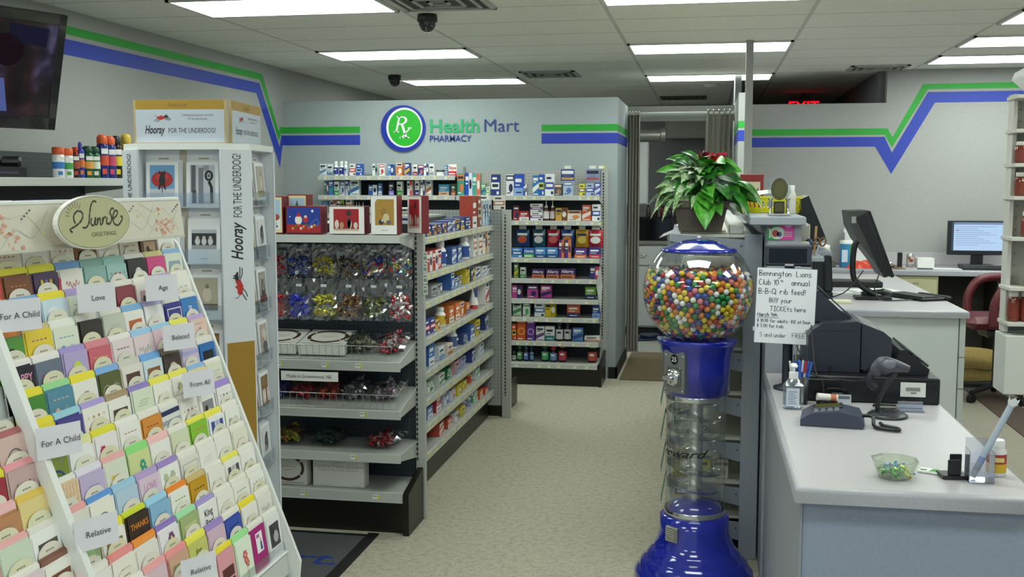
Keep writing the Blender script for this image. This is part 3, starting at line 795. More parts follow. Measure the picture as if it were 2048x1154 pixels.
RUN_STOCK = [
    (1.407, '5.742 0.087 0.116 b 2c3a78 d8d8e8|5.829 0.101 0.065 b 2c3a78 e0a050|5.941 0.104 0.061 b 2c3a78 e0a050|6.057 0.108 0.059 b 2c3a78 e0a050|6.177 0.113 0.061 b 2c3a78 e0a050|6.303 0.091 0.069 b 3a4a90 d8d8e8|6.406 0.094 0.068 b 3a4a90 d8d8e8|6.513 0.125 0.074 b 30407c e0c060|6.652 0.115 0.076 b 30407c e0c060|6.782 0.120 0.082 b 30407c d8d8e8|6.917 0.237 0.213 b a84030 f0ece8|7.170 0.150 0.210 b 8a4a30 d8b890|7.337 0.086 0.177 b d8e4ec 88b0d0|7.441 0.089 0.179 b d8e4ec 88b0d0|7.548 0.091 0.181 b d8e4ec 88b0d0'),
    (1.207, '5.774 0.132 0.115 b c04040 f0e8e6|5.907 0.138 0.115 b c04040 f0e8e6|6.045 0.108 0.117 b c04040 f0e8e6|6.165 0.202 0.152 o f2f2f0 3a58a0|6.380 0.161 0.102 b 4a68a8 e0e8f0|6.541 0.169 0.102 b 4a68a8 e0e8f0|6.767 0.242 0.149 o f2f2f0 3a58a0|7.025 0.161 0.169 b f0ece6 c87848|7.203 0.134 0.169 b f0ece6 c87848|7.354 0.140 0.166 b f0ece6 d8a060|7.512 0.146 0.166 b f0ece6 c87848'),
    (1.052, '5.895 0.150 0.064 b a8a8a8 707480|6.057 0.145 0.061 b a8a8a8 707480|6.354 0.092 0.107 b 3a68b0 f0f0f0|6.459 0.109 0.063 b 5078b0 e8ecf0|6.582 0.113 0.065 b 5078b0 e0c850|6.797 0.135 0.118 b e0c838 a89020|6.948 0.157 0.079 b 3a4878 e0c850|7.121 0.148 0.080 b e8e4e0 3a4878|7.303 0.156 0.069 b eceae6 8898b8|7.476 0.163 0.063 b eceae6 8898b8'),
    (0.848, '5.774 0.099 0.090 b 34408a c83848|5.884 0.114 0.087 b 34408a c83848|6.010 0.107 0.057 b e0c048 c85038|6.141 0.188 0.114 o f2f2f0 d8b840|6.341 0.145 0.100 b d87838 f0e0d0|6.500 0.110 0.103 b d87838 f0e0d0|6.624 0.129 0.098 b d87838 f0e0d0|6.782 0.212 0.069 b d87838 3a4890|7.073 0.180 0.156 t f0ece8 2c4aa0|7.354 0.212 0.171 b eee8e4 c04848'),
    (0.663, '5.840 0.159 0.128 b 3a70b8 e8ecf4|6.033 0.181 0.077 b e4e8f0 5a80b8|6.239 0.180 0.064 b ece0d4 d88850|6.446 0.235 0.135 o f2f2f0 5a6898|6.695 0.161 0.064 b 3a4a80 c8d0e0|6.887 0.139 0.099 b 4868b0 e8ecf4|7.041 0.245 0.107 b e0c838 3a4a90|7.303 0.336 0.097 b 34407c c8d0e0'),
    (0.509, '5.774 0.201 0.062 b e0e8e0 2a7a48|5.987 0.253 0.072 b e0e8e0 2a7a48|6.252 0.194 0.067 b 2a7a48 e0e8e0|6.459 0.165 0.079 b d8a8a8 7888b8|6.638 0.188 0.074 b b8b8d8 7888b8|6.841 0.296 0.080 b 3a4088 c8c8e0|7.170 0.271 0.081 b e8eaee 88a0c0'),
    (0.363, '5.796 0.133 0.070 b 5078b8 dce4f0|5.952 0.225 0.102 b b83040 f0e0e0|6.190 0.139 0.079 b d8dce8 5070b0|6.341 0.132 0.066 b d8dce8 b04858|6.486 0.180 0.066 b e0c838 a88a20|6.681 0.191 0.055 b e0c838 a88a20|6.887 0.139 0.093 o e0c838 c85038|7.073 0.196 0.094 b e8ece8 5a9a70'),
    (0.205, '6.045 0.182 0.078 b c05040 f0e4e0|6.239 0.207 0.057 b c05040 f0e4e0|6.459 0.151 0.053 b e8e8e4 a0a0a0|6.624 0.114 0.061 b e0c838 a88a20|6.753 0.089 0.109 o f0f0ee 8898b8|6.871 0.092 0.106 o f0f0ee 8898b8|6.994 0.079 0.111 o f0f0ee 5a9a70|7.089 0.081 0.103 b e8ece8 5a9a70|7.186 0.151 0.060 b d87038 f0e0d0|7.354 0.140 0.040 b c84838 f0e0d0'),
]
RW = ['top', 'second', 'third', 'fourth', 'fifth', 'sixth', 'seventh', 'bottom']
SHELF_WORDS = {'right%d' % k: f"pegboard section's {RW[k]} shelf" for k in range(8)}
SHELF_WORDS.update({'left%d' % k: f'{RW[k]} shelf under the round sign' for k in range(3)})
for nm, z, row in WALL_STOCK:
    for i, it in enumerate(row.split('|')):
        p = it.split(); x, w, h = map(float, p[:3]); kind, c1, c2 = p[3:6]; txt = p[6] if len(p) > 6 else None
        w = max(.02, w - .002)
        d = .06 if kind in 'b' else w
        name, noun, fn = stock(kind, w, h, min(d, w*1.3) if kind in 'br' else w, c1, c2, txt)
        o = fn(name)
        place(o, (x + w/2 + .001, 8.985 + rs.uniform(0, .02), z + .001), rs.uniform(-.03, .03), f'{pair(c1, c2)} {noun}, {ORD[i]} from left, {SHELF_WORDS[nm]}', CATS[noun], 'products on the ' + SHELF_WORDS[nm])
for k, (z, row) in enumerate(RUN_STOCK):
    for i, it in enumerate(row.split('|')):
        p = it.split(); y, w, h = map(float, p[:3]); kind, c1, c2 = p[3:6]
        w = max(.02, w - .003)
        hmax = (RUN_Z[k-1] - z - .035) if k else .4
        h = min(h, hmax)
        name, noun, fn = stock(kind, min(w, .12) if kind == 'b' else min(w, .075), h, min(.09, w*1.2), c1, c2)
        o = fn(name)
        place(o, (-1.53 - rs.uniform(0, .015), y + w/2 + .001, z + .001), math.pi/2 + rs.uniform(-.04, .04), f'{pair(c1, c2)} {noun}, {ORD[i]} from near end, {RW[k]} level of the aisle shelf', CATS[noun], f'products on the {RW[k]} level of the aisle shelf')
# hanging bags of cough drops on the third wall shelf, boxes stacked two high, packs on pegs
def drop_bag(x, z, w, h, c1, c2, label, group, y=8.99):
    t = thing('cough_drop_bag', label, 'bag', (x, y, z), 0, group)
    m = MB(); nx, nz = 7, 8; v = []; f = []
    for j in range(nz+1):
        for i in range(nx+1):
            u, q = i/nx-.5, j/nz
            e = (1-(2*u)**2)*math.sin(math.pi*min(1, q*1.05))
            v.append((u*w*(.94+.06*abs(2*q-1)), -.028*e - .002*rs.random(), q*h))
    f = [(j*(nx+1)+i, j*(nx+1)+i+1, (j+1)*(nx+1)+i+1, (j+1)*(nx+1)+i) for j in range(nz) for i in range(nx)]
    m.add(v, f, M(c1, .18), True); m.add([(a, .022-b*.6, c) for a, b, c in v], [q[::-1] for q in f], M(c1, .18), True); m.build('pouch', t)
    m = MB(); m.oval(0, h*.42, w*.34, h*.2, M(c2, .3), -.032); m.rect(-w*.36, h*.66, w*.36, h*.78, M(contrast(c1), .4), -.028); m.build('print', t)
    m = MB(); m.box(-w*.26, -.003, h*1.0, w*.26, -.001, h*1.0+.03, M('dcdcd8', .5)); m.build('hang_tab', t)
g = 'bags of cough drops hanging over the third wall shelf'
for x, w, c1, c2, l in ((-1.55, .115, '22427a', 'c85838', 'dark blue'), (-1.41, .11, '2f5a6a', 'd8dce0', 'dark teal'), (-1.285, .11, 'b0243a', 'd86060', 'red'),
                        (-1.165, .115, '2d4a90', 'e08838', 'blue and orange'), (-1.04, .11, 'c89a28', 'e0c858', 'yellow'), (-.925, .125, 'b83440', 'f0ece8', 'red and white')):
    drop_bag(x, 1.165, w, .15, c1, c2, f'{l} bag of cough drops hanging in the row on the third wall shelf', g, 9.06)
for z, q in ((1.391, 'lower'), (1.391+.072, 'upper')):
    o = carton(.105, .070, .05, 'f0ecec', '6a3a88', style=3).build('carton'); place(o, (-1.423, 8.99, z), 0, f'white and purple carton, {q} of the stack of two on the pegboard section', 'box', 'stack of two cartons on the wall shelf')
for x, c1, c2, l in ((-1.215, '30468a', 'e0b070', 'navy'), (-1.0, '8a98c0', 'c05a60', 'red and blue')):
    t = thing('blister_pack', f'{l} blister pack hanging from a peg above the top wall shelf', 'package', (x+.03, 9.20, 1.725), 0, 'blister packs over the top wall shelf')
    m = MB(); m.box(-.058, -.002, 0, .058, 0, .10, M(c1, .4)); m.rect(-.05, .06, .05, .088, M(contrast(c1), .4), -.0026); m.rect(-.05, .01, .05, .03, M(c2, .4), -.0026); m.build('backing_card', t)
    m = MB(); m.box(-.03, -.02, .015, .03, -.003, .055, clear_mat('blister_plastic', 'ffffff', .2), .006); m.build('blister', t)
    m = MB(); m.box(-.028, -.004, .105, .028, -.002, .13, M('e8e8dc', .5)); m.build('hang_tag', t)
t = thing('blister_pack', 'small yellow tag left on an empty peg above the top wall shelf', 'price tag', (-.89, 9.20, 1.83))
m = MB(); m.box(-.028, -.004, 0, .028, -.002, .024, TAG_W); m.rect(.012, 0, .028, .024, TAG_Y, -.0046); m.build('tag_card', t)
m = MB(); m.tube([(0, .08, .0), (0, 0, -.002)], .002, M('c0c0c0', .3, .9), 6); m.build('peg', t)
# on top of the aisle shelf: cartons, a deep beige tray and small boxes beyond
TOP = 1.486
for i, (y, h, c1, c2) in enumerate(((7.43, .105, 'e4e0d4', 'b8805a'), (7.545, .10, 'e4e0d4', 'b8805a'))):
    o = carton(.085, h, .022, c1, c2, style=3).build('carton'); place(o, (-1.585 + .11*i, 7.602, 1.5155), .0, f'cream and brown carton atop the perforated end panel, {ORD[i]} of two', 'box', 'cream cartons by the end panel')
for i in range(4):
    o = carton(.108, .075, .09, 'e8ecea', '6a7a78', style=2).build('carton'); place(o, (-2.13 + .12*i, 6.1, TOP), 0, f'white carton with grey print atop the aisle shelf, {ORD[i]} from left', 'box', 'white cartons on the top deck')
t = thing('display_box', 'open beige cardboard tray on the top level of the aisle shelf', 'box', (-1.70, 5.98, 1.408))
m = MB(); c = M('b8b090', .6)
m.box(-.13, 0, 0, .0, .006, .13, c); m.box(-.13, .4, 0, 0, .406, .13, c); m.box(-.13, 0, 0, -.124, .4, .13, c); m.box(-.13, 0, 0, 0, .4, .005, c); m.box(-.006, 0, 0, 0, .4, .11, c); m.build('tray_walls', t)
t = thing('display_box', 'pale blue box with dark number print, near end of the aisle shelf top', 'box', (-1.60, 5.62, 1.408))
carton(.10, .125, .07, 'c4ccdc', '4a5478', style=3).build('box_body', t); m = MB(); m.text('3.3', .05, 0, .03, M('262a40', .5), -.003, bold=.02); m.build('print', t)
# ================================================================ sweets and boxed cards on the end cap
def foil(h):
    k = 'foil_' + h
    if k in _mats: return _mats[k]
    m, nt, b = new_mat(k, 0.25, 0.45)
    pos, s = xyz(nt)
    f = noise(nt, pos, 160, 2, .6)
    r, g, bl, _ = rgb(h)
    c = ramp(nt, f, [(0.35, (r*.45, g*.45, bl*.45, 1)), (0.5, (r, g, bl, 1)), (0.66, (min(1, r*1.5+.12), min(1, g*1.5+.12), min(1, bl*1.5+.12), 1))])
    nt.links.new(c, b.inputs['Base Color'])
    _mats[k] = m
    return m
BAGFILM = clear_mat('cellophane', 'fbfbff', .36, .10)
def candy_mesh(mb, c, s, mat, rng):
    """one twist-wrapped sweet: faceted lump with two pinched, flared ends"""
    T = tr(*c) @ Euler((rng.uniform(0, 6.3), rng.uniform(-.8, .8), rng.uniform(0, 6.3))).to_matrix().to_4x4()
    n = 6; v = []; f = []
    for x, r in ((-1.15, .34), (-.8, .14), (-.55, .42), (.1, .5), (.55, .42), (.8, .14), (1.15, .34)):
        for i in range(n):
            a = 2*math.pi*i/n + rng.uniform(-.2, .2); q = r*rng.uniform(.8, 1.2)
            v.append((x*s, q*s*math.cos(a), q*s*math.sin(a)))
    for j in range(6):
        for i in range(n): f.append((j*n+i, j*n+(i+1) % n, (j+1)*n+(i+1) % n, (j+1)*n+i))
    f.append(tuple(range(n))); f.append(tuple(range(6*n, 7*n)))
    mb.add(v, f, mat, False, T)
def sweets_bag(loc, w, h, d, cols, label, group, hang=True, rot=0.0, n=30, lean=0.0, seed=1):
    rng = random.Random(seed)
    t = thing('candy_bag', label, 'candy bag', loc, (lean, 0, rot), group)
    m = MB()
    fill = .50 if hang else .84
    for k in range(n):
        z = rng.random()**1.15*h*fill + .02
        q = math.sqrt(max(.05, 1-(2*z/h-.55)**2)) if not hang else 1
        x = rng.uniform(-.36, .36)*w*min(1, q); y = rng.uniform(-.28, .28)*d
        candy_mesh(m, (x, y, z), rng.uniform(.0135, .0165), foil(rng.choice(cols)), rng)
    tag(m.build('wrapped_sweets', t), kind='stuff')
    m = MB(); nx, nz = 8, 10; v = []
    for sgn in (-1, 1):
        for j in range(nz+1):
            for i in range(nx+1):
                u, q = i/nx*2-1, j/nz
                th = (1-u*u)**.5*(math.sin(math.pi*min(1, q/(1.25 if not hang else 1.9)+.16)) if not hang else (max(.06, 1-q*1.25) if q > .08 else .55))
                v.append((u*w/2*(1 - .05*math.sin(q*9+u*2)), sgn*th*d*.5 + rng.uniform(-.005, .005), q*h + (0 if j not in (0, nz) else rng.uniform(-.004, .004))))
    K = (nx+1)*(nz+1); f = []
    for o in (0, K):
        for j in range(nz):
            for i in range(nx):
                a = [o+j*(nx+1)+i, o+j*(nx+1)+i+1, o+(j+1)*(nx+1)+i+1, o+(j+1)*(nx+1)+i]; f.append(a if o == 0 else a[::-1])
    m.add(v, f, BAGFILM, False); m.build('cellophane', t)
    m = MB(); m.box(-.014, -.004, h*.80, .014, -.003, h*.86, M('e6e6e2', .5)); m.rect(-.010, h*.82, .008, h*.835, M('8a8a90', .5), -.0044); m.build('price_sticker', t)
    return t
B1 = [(['8a2430', 'b89098', 'c0a8a8'], 'dark red and silver'), (['c01820', 'a81020'], 'red'), (['1a2c78', '203890', '3858b0'], 'dark blue'), (['b8b028', 'd0c040', '8a8420'], 'yellow'),
      (['4a2c20', '6a4028', '3a2420'], 'brown'), (['c02028', '2038a0', 'c8b830'], 'red, blue and yellow'), (['d8c830', '28a088', '2850b0', 'c84830', 'e0d8d0'], 'many-coloured')]
B2 = [(['c8a8b4', 'e0d0d8', 'b09098'], 'silvery pink'), (['d01018', 'b80c18'], 'bright red'), (['1828c0', '2438d8', '4858e0'], 'bright blue'), (['d0c828', 'e8e070', 'b0a820'], 'bright gold'),
      (['6a4018', '3c2818', 'a87838'], 'copper brown'), (['4a5a34', '38482c', 'a0a048'], 'olive green'), (['d01c28', 'e8e0e0', 'a8101c', 'd8d8dc'], 'red and white')]
xs1 = [-2.150, -1.985, -1.900, -1.800, -1.700, -1.598, -1.500]
for k, (x, (c, l)) in enumerate(zip([E0 + .085 + k*.129 for k in range(7)], B1)):
    sweets_bag((x, 5.04, 1.238), .125, .165, .05, c, f'cellophane bag of {l} sweets hanging in the upper row', 'candy bags in the upper row', n=44, seed=k+1)
for k, (x, (c, l)) in enumerate(zip([E0 + .085 + k*.129 for k in range(7)], B2)):
    sweets_bag((x, 5.03, 1.03), .13, .205, .06, c, f'cellophane bag of {l} sweets hanging in the lower row', 'candy bags in the lower row', n=70, seed=k+20)
LIE = -1.30
def lying(x, y, z, w, h, d, c, l, where, grp, seed, n=70, yaw=0.0, lean=LIE):
    sweets_bag((x, y, z), w, h, d, c, f'bag of {l} sweets lying {where}', grp, False, yaw, n, lean, seed)
lying(-1.665, 4.93, .905, .16, .20, .08, ['46523c', '58644a', '38442e', '8a9470'], 'grey green', 'in the upper wire tray', 'sweets in the upper wire tray', 41)
lying(-1.50, 4.93, .905, .15, .20, .08, ['c01c28', 'e8dcdc', '403034', 'd83848'], 'red and silver striped', 'in the upper wire tray', 'sweets in the upper wire tray', 42)
for k, (x, c, l) in enumerate(((-2.24, ['3a2c60', '54306a'], 'violet'), (-2.08, ['2828a8', '6a58a8', '3c3c90'], 'blue'), (-1.96, ['c01828', 'a81828'], 'red'), (-1.83, ['d84020', 'c03018'], 'orange red'), (-1.70, ['a8a8ac', 'c8c8cc', '707078'], 'silver'), (-1.54, ['c0a8b8', 'd8c8d4', '8a7080'], 'silver pink'))):
    lying(x, 4.94, .668, .13 if k < 5 else .15, .19, .07, c, l, 'in the lower wire tray', 'sweets in the lower wire tray', 50+k, 64)
for k, (x, c, l) in enumerate(((-2.05, ['b8b020', 'd8d040', '8a2028'], 'gold'), (-1.83, ['1c4a3c', '14382e', '2c6a58'], 'dark green'), (-1.545, ['c01c2c', 'e0d8d8', 'a01828'], 'red and white'))):
    lying(x, 4.93, .444, .17, .19, .065, c, l, 'on the shelf under the wire trays', 'sweets on the shelf below the trays', 60+k, 60, lean=-1.48)
# white chocolate boxes with a broken brown oval on the lid
def oval_box(loc, rot, w, h, d, label, group, lying_down=False, text=None):
    t = thing('chocolate_box', label, 'chocolate box', loc, rot, group)
    m = MB(); m.box(-w/2, 0, 0, w/2, d, h, M('e9e8e2', .45), .003); m.build('box_body', t)
    m = MB()
    if text:
        m.text(text[0], .026, 0, h*.60, M('a8a49a', .5), -.0008); m.text(text[1], .017, 0, h*.50, M('b0aca4', .5), -.0008)
        m.text(text[2], .020, 0, h*.72, M('d8d4c8', .5), -.0008); m.rect(w*.40, h*.86, w*.47, h*.88, M('5a6a90', .5), -.0008)
        m.rect(-w*.45, h*.05, -w*.1, h*.062, M('c0bcb4', .5), -.0008); m.rect(w*.25, h*.05, w*.45, h*.062, M('c0bcb4', .5), -.0008)
    else:
        rx, rz = w*.40, h*.36
        for a0, a1 in ((38, 142), (-32, 32), (-142, -38), (148, 212)):
            pts = [(rx*math.cos(math.radians(a0+(a1-a0)*i/10)), h*.52+rz*math.sin(math.radians(a0+(a1-a0)*i/10))) for i in range(11)]
            m.ribbon(pts, h*.085, M('4a3420', .45), -.0008)
        m.rect(-w*.2, h*.55, w*.2, h*.58, M('c8b890', .5), -.0008); m.rect(-w*.12, h*.46, w*.12, h*.48, M('c8b890', .5), -.0008)
        m.rect(-w*.42, h*.06, w*.42, h*.08, M('8a8478', .5), -.0008)
    m.build('lid_print', t)
    return t
for k, x in enumerate((-2.215, -1.965, -1.715)):
    if k == 2: continue
    oval_box((x + .13, 4.905, .925), (-math.pi/2 + .20, 0, 0), .235, .22, .055, f'white chocolate box with brown oval, lying flat, {["left", "right"][k]} one in the upper wire tray', 'white boxes in the upper wire tray')
oval_box((-2.03, 4.95, .209), 0, .19, .162, .07, 'white chocolate box with brown oval standing on the lowest deck', None)
oval_box((-1.77, 4.95, .209), 0, .265, .160, .08, 'wider white box with pale lettering standing on the lowest deck', None, text=('Caramel Pecan Clusters', 'Coated in Rich Milk Chocolate', 'Baker'))
t = thing('paper_sign', 'white paper strip printed with a place name under the upper wire tray', 'sign', (-1.873, 4.853, .755))
m = MB(); n = 8; v = []
for i in range(n+1):
    u = i/n; v += [(-.145+.29*u, -.006*math.sin(u*3.1), 0), (-.145+.29*u, -.006*math.sin(u*3.1), .046)]
m.add(v, [(2*i, 2*i+2, 2*i+3, 2*i+1) for i in range(n)], M('efefec', .6)); m.text('Made in Greenwood, NE', .0225, 0, .016, M('3a3c44', .6), -.008); m.build('paper', t)
# boxed Christmas cards along the top board
def xmas_art(m, w, h, k):
    P_ = lambda *a: m.rect(*a)
    if k == 0:      # tall scene with a tree and a red figure
        m.rect(-w*.46, h*.03, w*.46, h*.97, M('e8dcb0', .45), -.0008); m.rect(-w*.38, h*.12, w*.38, h*.9, M('a8c8e0', .45), -.0012)
        m.rect(-w*.38, h*.12, w*.38, h*.4, M('eceef0', .45), -.0014)
        for q, s in ((.8, .12), (.68, .18), (.56, .24)): m.flat([(-w*s, h*(q-.16)), (w*s, h*(q-.16)), (0, h*(q+.06))], M('3a6a58', .5), -.0018)
        m.oval(-w*.18, h*.42, w*.17, h*.1, M('b83a30', .5), -.002); m.oval(w*.2, h*.44, w*.15, h*.09, M('a84838', .5), -.002)
        m.oval(-w*.02, h*.26, w*.3, h*.07, M('d8d8d4', .5), -.002)
        for i in range(5): m.oval(-w*.28+w*.13*i, h*.19, w*.04, h*.03, M('3a3430', .5), -.0022, 8)
    elif k == 1:    # night sky over a red sleigh scene
        m.rect(-w*.46, h*.06, w*.46, h*.94, M('26409a', .45), -.0008); m.rect(-w*.46, h*.06, w*.46, h*.34, M('b02c30', .5), -.0012)
        m.oval(w*.25, h*.82, w*.035, h*.05, M('f0f0e0', .5), -.0014, 12); m.oval(-w*.38, h*.62, w*.02, h*.03, M('d0d8f0', .5), -.0014, 8)
        m.oval(-w*.14, h*.5, w*.10, h*.16, M('f0ece4', .5), -.0018); m.flat([(-w*.22, h*.62), (-w*.06, h*.62), (-w*.12, h*.78)], M('c02828', .5), -.002)
        m.oval(w*.06, h*.52, w*.07, h*.12, M('c03030', .5), -.0018); m.oval(w*.06, h*.62, w*.045, h*.05, M('e8c8b0', .5), -.002, 10)
        m.ribbon([(w*.12, h*.2), (w*.26, h*.44), (w*.38, h*.56), (w*.42, h*.4), (w*.36, h*.28)], w*.05, M('4860b8', .5), -.0018)
        for i in range(9): m.oval(-w*.3+w*.075*i, h*(.2+.06*(i % 3)), w*.035, h*.05, M(('d0a040', '3a7a48', 'd86030', 'e8e0d0')[i % 4], .5), -.0022, 8)
    elif k == 2:    # white border, pets against red
        m.rect(-w*.49, h*.02, w*.49, h*.98, M('f0efec', .45), -.0008); m.rect(-w*.37, h*.14, w*.34, h*.9, M('a82028', .5), -.0012)
        for x, a, c in ((-w*.28, .16, 'e0d8cc'), (-w*.14, .12, 'b89878'), (w*.06, .2, '4a4440'), (w*.08, .16, 'e8e4dc'), (w*.25, .12, 'd8d0c8')): m.oval(x, h*(.2+a), w*.06, h*a, M(c, .5), -.0016, 10)
        m.rect(w*.0, h*.66, w*.12, h*.84, M('383028', .5), -.0018); m.rect(-w*.37, h*.14, w*.34, h*.2, M('c8b098', .5), -.002)
    else:           # white border, tan print with frost and two small animals
        m.rect(-w*.48, h*.01, w*.48, h*.99, M('eeeeea', .45), -.0008); m.flat([(-w*.33, h*.24), (w*.38, h*.24), (w*.38, h*.9), (-w*.25, h*.9), (-w*.33, h*.82)], M('b08838', .5), -.0012)
        for a in (-.5, -.2, .1, .4, .8): m.ribbon([(0, h*.34), (w*.22*math.sin(a), h*(.34+.34*math.cos(a)))], w*.012, M('5a4428', .5), -.0016)
        m.oval(w*.08, h*.42, w*.12, h*.12, M('d8c8a0', .5), -.0018); m.oval(-w*.1, h*.32, w*.09, h*.07, M('3c3a40', .5), -.002); m.oval(w*.18, h*.31, w*.09, h*.06, M('686468', .5), -.002)
        m.oval(-w*.06, h*.36, w*.035, h*.03, M('e8e4dc', .5), -.0022, 8)
        m.rect(-w*.1, h*.1, w*.14, h*.12, M('b8b8b4', .5), -.0012)
for x, y, w, h, k, rot, l in ((-2.085, 4.94, .115, .182, 0, 0, 'tall boxed card set with a decorated tree scene, leftmost on the top board'),
                           (-1.985, 5.02, .10, .19, 0, 0, 'tall red boxed card set partly hidden behind the night sleigh box'),
                           (-1.918, 4.93, .182, .135, 1, 0, 'wide boxed card set showing a red sleigh under a night sky'),
                           (-1.700, 4.93, .178, .135, 2, 0, 'wide boxed card set with white border and red picture of pets'),
                           (-1.515, 4.93, .132, .187, 3, 0, 'tall boxed card set with tan frosty picture and white border'),
                           (-1.40, 5.06, .10, .185, 2, -.55, 'tall red boxed card set turned aside at the end of the top board')):
    t = thing('card_box', l, 'card box', (x, y, 1.459), rot, 'boxed cards on the top board')
    m = MB(); m.box(-w/2, 0, 0, w/2, .085 if rot == 0 else .05, h, M('7c2028', .5), .002); m.build('box_body', t)
    m = MB(); xmas_art(m, w, h, k); m.build('picture', t)
# spray cans and talc bottles on the side wall shelf
def spray(y, x, w, h, body, lab, cap, label, group, capk='dome', z=1.731):
    t = thing('spray_can', label, 'spray can', (x, y, z), math.pi/2*.6, group)
    r = w/2
    m = MB(); m.lathe([(r*.94, 0), (r, .006), (r, h*.74), (r*.8, h*.79), (r*.76, h*.80)], M(body, .25, .1), 18); m.build('can_body', t)
    m = MB()
    if capk == 'dome': m.lathe([(r*.86, h*.79), (r*.9, h*.81), (r*.88, h*.93), (r*.7, h*.98), (r*.4, h)], M(cap, .4), 16)
    elif capk == 'trigger': m.lathe([(r*.35, h*.79), (r*.4, h*.84), (r*.4, h*.86)], M(cap, .4), 10); m.box(-r*.35, -r*1.5, h*.86, r*.35, r*.5, h*.97, M(cap, .4), .003); m.box(-r*.2, -r*1.4, h*.72, r*.2, -r*1.0, h*.86, M(cap, .4), .002)
    elif capk == 'flat': m.lathe([(r*1.0, h*.76), (r*1.02, h*.80), (r*1.02, h*.97), (r*.9, h)], M(cap, .4), 16)
    else: m.lathe([(r*.5, h*.79), (r*.5, h*.95), (r*.25, h)], M(cap, .3), 12)
    m.build('cap', t)
    m = MB(); m.lathe([(r*1.012, h*.3), (r*1.012, h*.52)], M(lab, .4), 18, caps=False); m.rect(-r*.6, h*.56, r*.6, h*.68, M('f0f0ec', .4), -r*1.03); m.rect(-r*.5, h*.1, r*.3, h*.22, M(lab, .4), -r*1.03); m.build('label', t)
G_ = 'cans and bottles on the side wall shelf'
for y, w, h, b, l, c, lab, k in (
    (5.255, .062, .165, 'e8eaea', '3a78c0', 'e06028', 'white bottle with orange cap, first in the row on the side wall shelf', 'flat'),
    (5.335, .062, .16, 'e8eaea', '48a050', 'e06028', 'white and green bottle with orange cap, second in the row', 'flat'),
    (5.405, .05, .175, '2c1c18', 'a84830', 'd84828', 'dark can with red spray trigger beside the orange capped bottles', 'trigger'),
    (5.463, .042, .20, '2c3cb0', 'd87838', '2c3cb0', 'slim blue pump bottle between the dark can and the green cans', 'slim'),
    (5.53, .062, .18, '1c5a38', 'e0a040', '17482c', 'green can with orange band, left of the two green cans', 'dome'),
    (5.60, .062, .18, '1c5a38', 'd8e0d0', '17482c', 'green can with pale band, right of the two green cans', 'dome'),
    (5.685, .066, .25, '26307c', 'd85038', 'e06030', 'navy spray can with orange cap, left one of the tall pair', 'dome'),
    (5.765, .066, .245, '26307c', 'c84868', 'e06030', 'navy spray can with orange cap, right one of the tall pair', 'dome')):
    spray(y, -3.42, w, h, b, l, c, lab, G_, k)
LWB = thing('spray_can', 'black and yellow spray can behind the navy pair, near the gold can', 'spray can', (-3.55, 6.0, 0))
bpy.data.objects.remove(LWB)
spray(5.85, -3.43, .062, .25, '1a1a1e', 'd8c830', '101014', 'black and yellow spray can standing behind the navy pair', G_)
spray(6.02, -3.32, .055, .22, 'e8a8b0', 'f0d0d4', '3a2890', 'pink can with a purple lid on the lower board of the side wall unit', 'cans on the lower board', 'flat', 1.451)
spray(5.945, -3.42, .066, .265, 'c8a030', '2a2a2a', 'd0b040', 'tall gold spray can at the end of the side wall shelf', G_)
for i, (y, c1, c2) in enumerate(((4.62, 'e8e8ea', 'b0b0c8'), (4.78, '3a3a90', 'd85878'), (4.90, '2c3a98', 'e8e8ec'), (5.04, '2c3a98', 'e0c050'))):
    o = carton(.12, .17, .08, c1, c2).build('carton'); place(o, (-3.30, y, 1.451), math.pi/2, "%s carton, %s of four on the side wall unit's lower board" % (pair(c1, c2), ORD[i]), 'box', 'cartons on the side wall lower board')
t = thing('media_player', 'flat black box with cable, under the television on the side wall shelf', 'electronic device', (-3.52, 4.75, 1.731), math.pi/2)
m = MB(); m.box(-.26, -.11, 0, .22, .12, .055, M('0e0e12', .3), .004); m.build('case', t)
m = MB(); m.rect(-.2, .02, .15, .03, M('3a3a58', .3), -.1105); m.rect(-.24, .015, -.22, .035, M('5a58c0', .3), -.1105); m.build('front_panel', t)
t = thing('soft_toy', 'small lime green toy lying on the black box at the picture edge', 'toy', (-3.50, 4.55, 1.79))
m = MB(); m.sphere((0, 0, .06), .06, M('8ab828', .7), 14, 10, sc=(1, 1.1, 1)); m.sphere((.03, .05, .04), .03, M('b8d850', .7), 10, 8); m.build('toy_body', t)
m = MB(); m.sphere((.03, .10, .02), .03, M('9cc838', .7), 10, 8, sc=(.7, 1.6, .6)); m.build('toy_foot', t)
t = thing('camera_adapter', 'small black plug-in device with a cord beside the lime toy', 'electronic device', (-3.46, 4.92, 1.787), .4)
m = MB(); m.box(-.05, -.03, 0, .05, .03, .05, M('121214', .4), .012, T=rotx(.5)); m.build('device_body', t)
m = MB(); m.tube(smooth_path([(-.05, 0, .01), (-.1, .03, .02), (-.16, .02, .005), (-.24, .06, .02)]), .004, M('121214', .5), 6); m.build('cord', t)
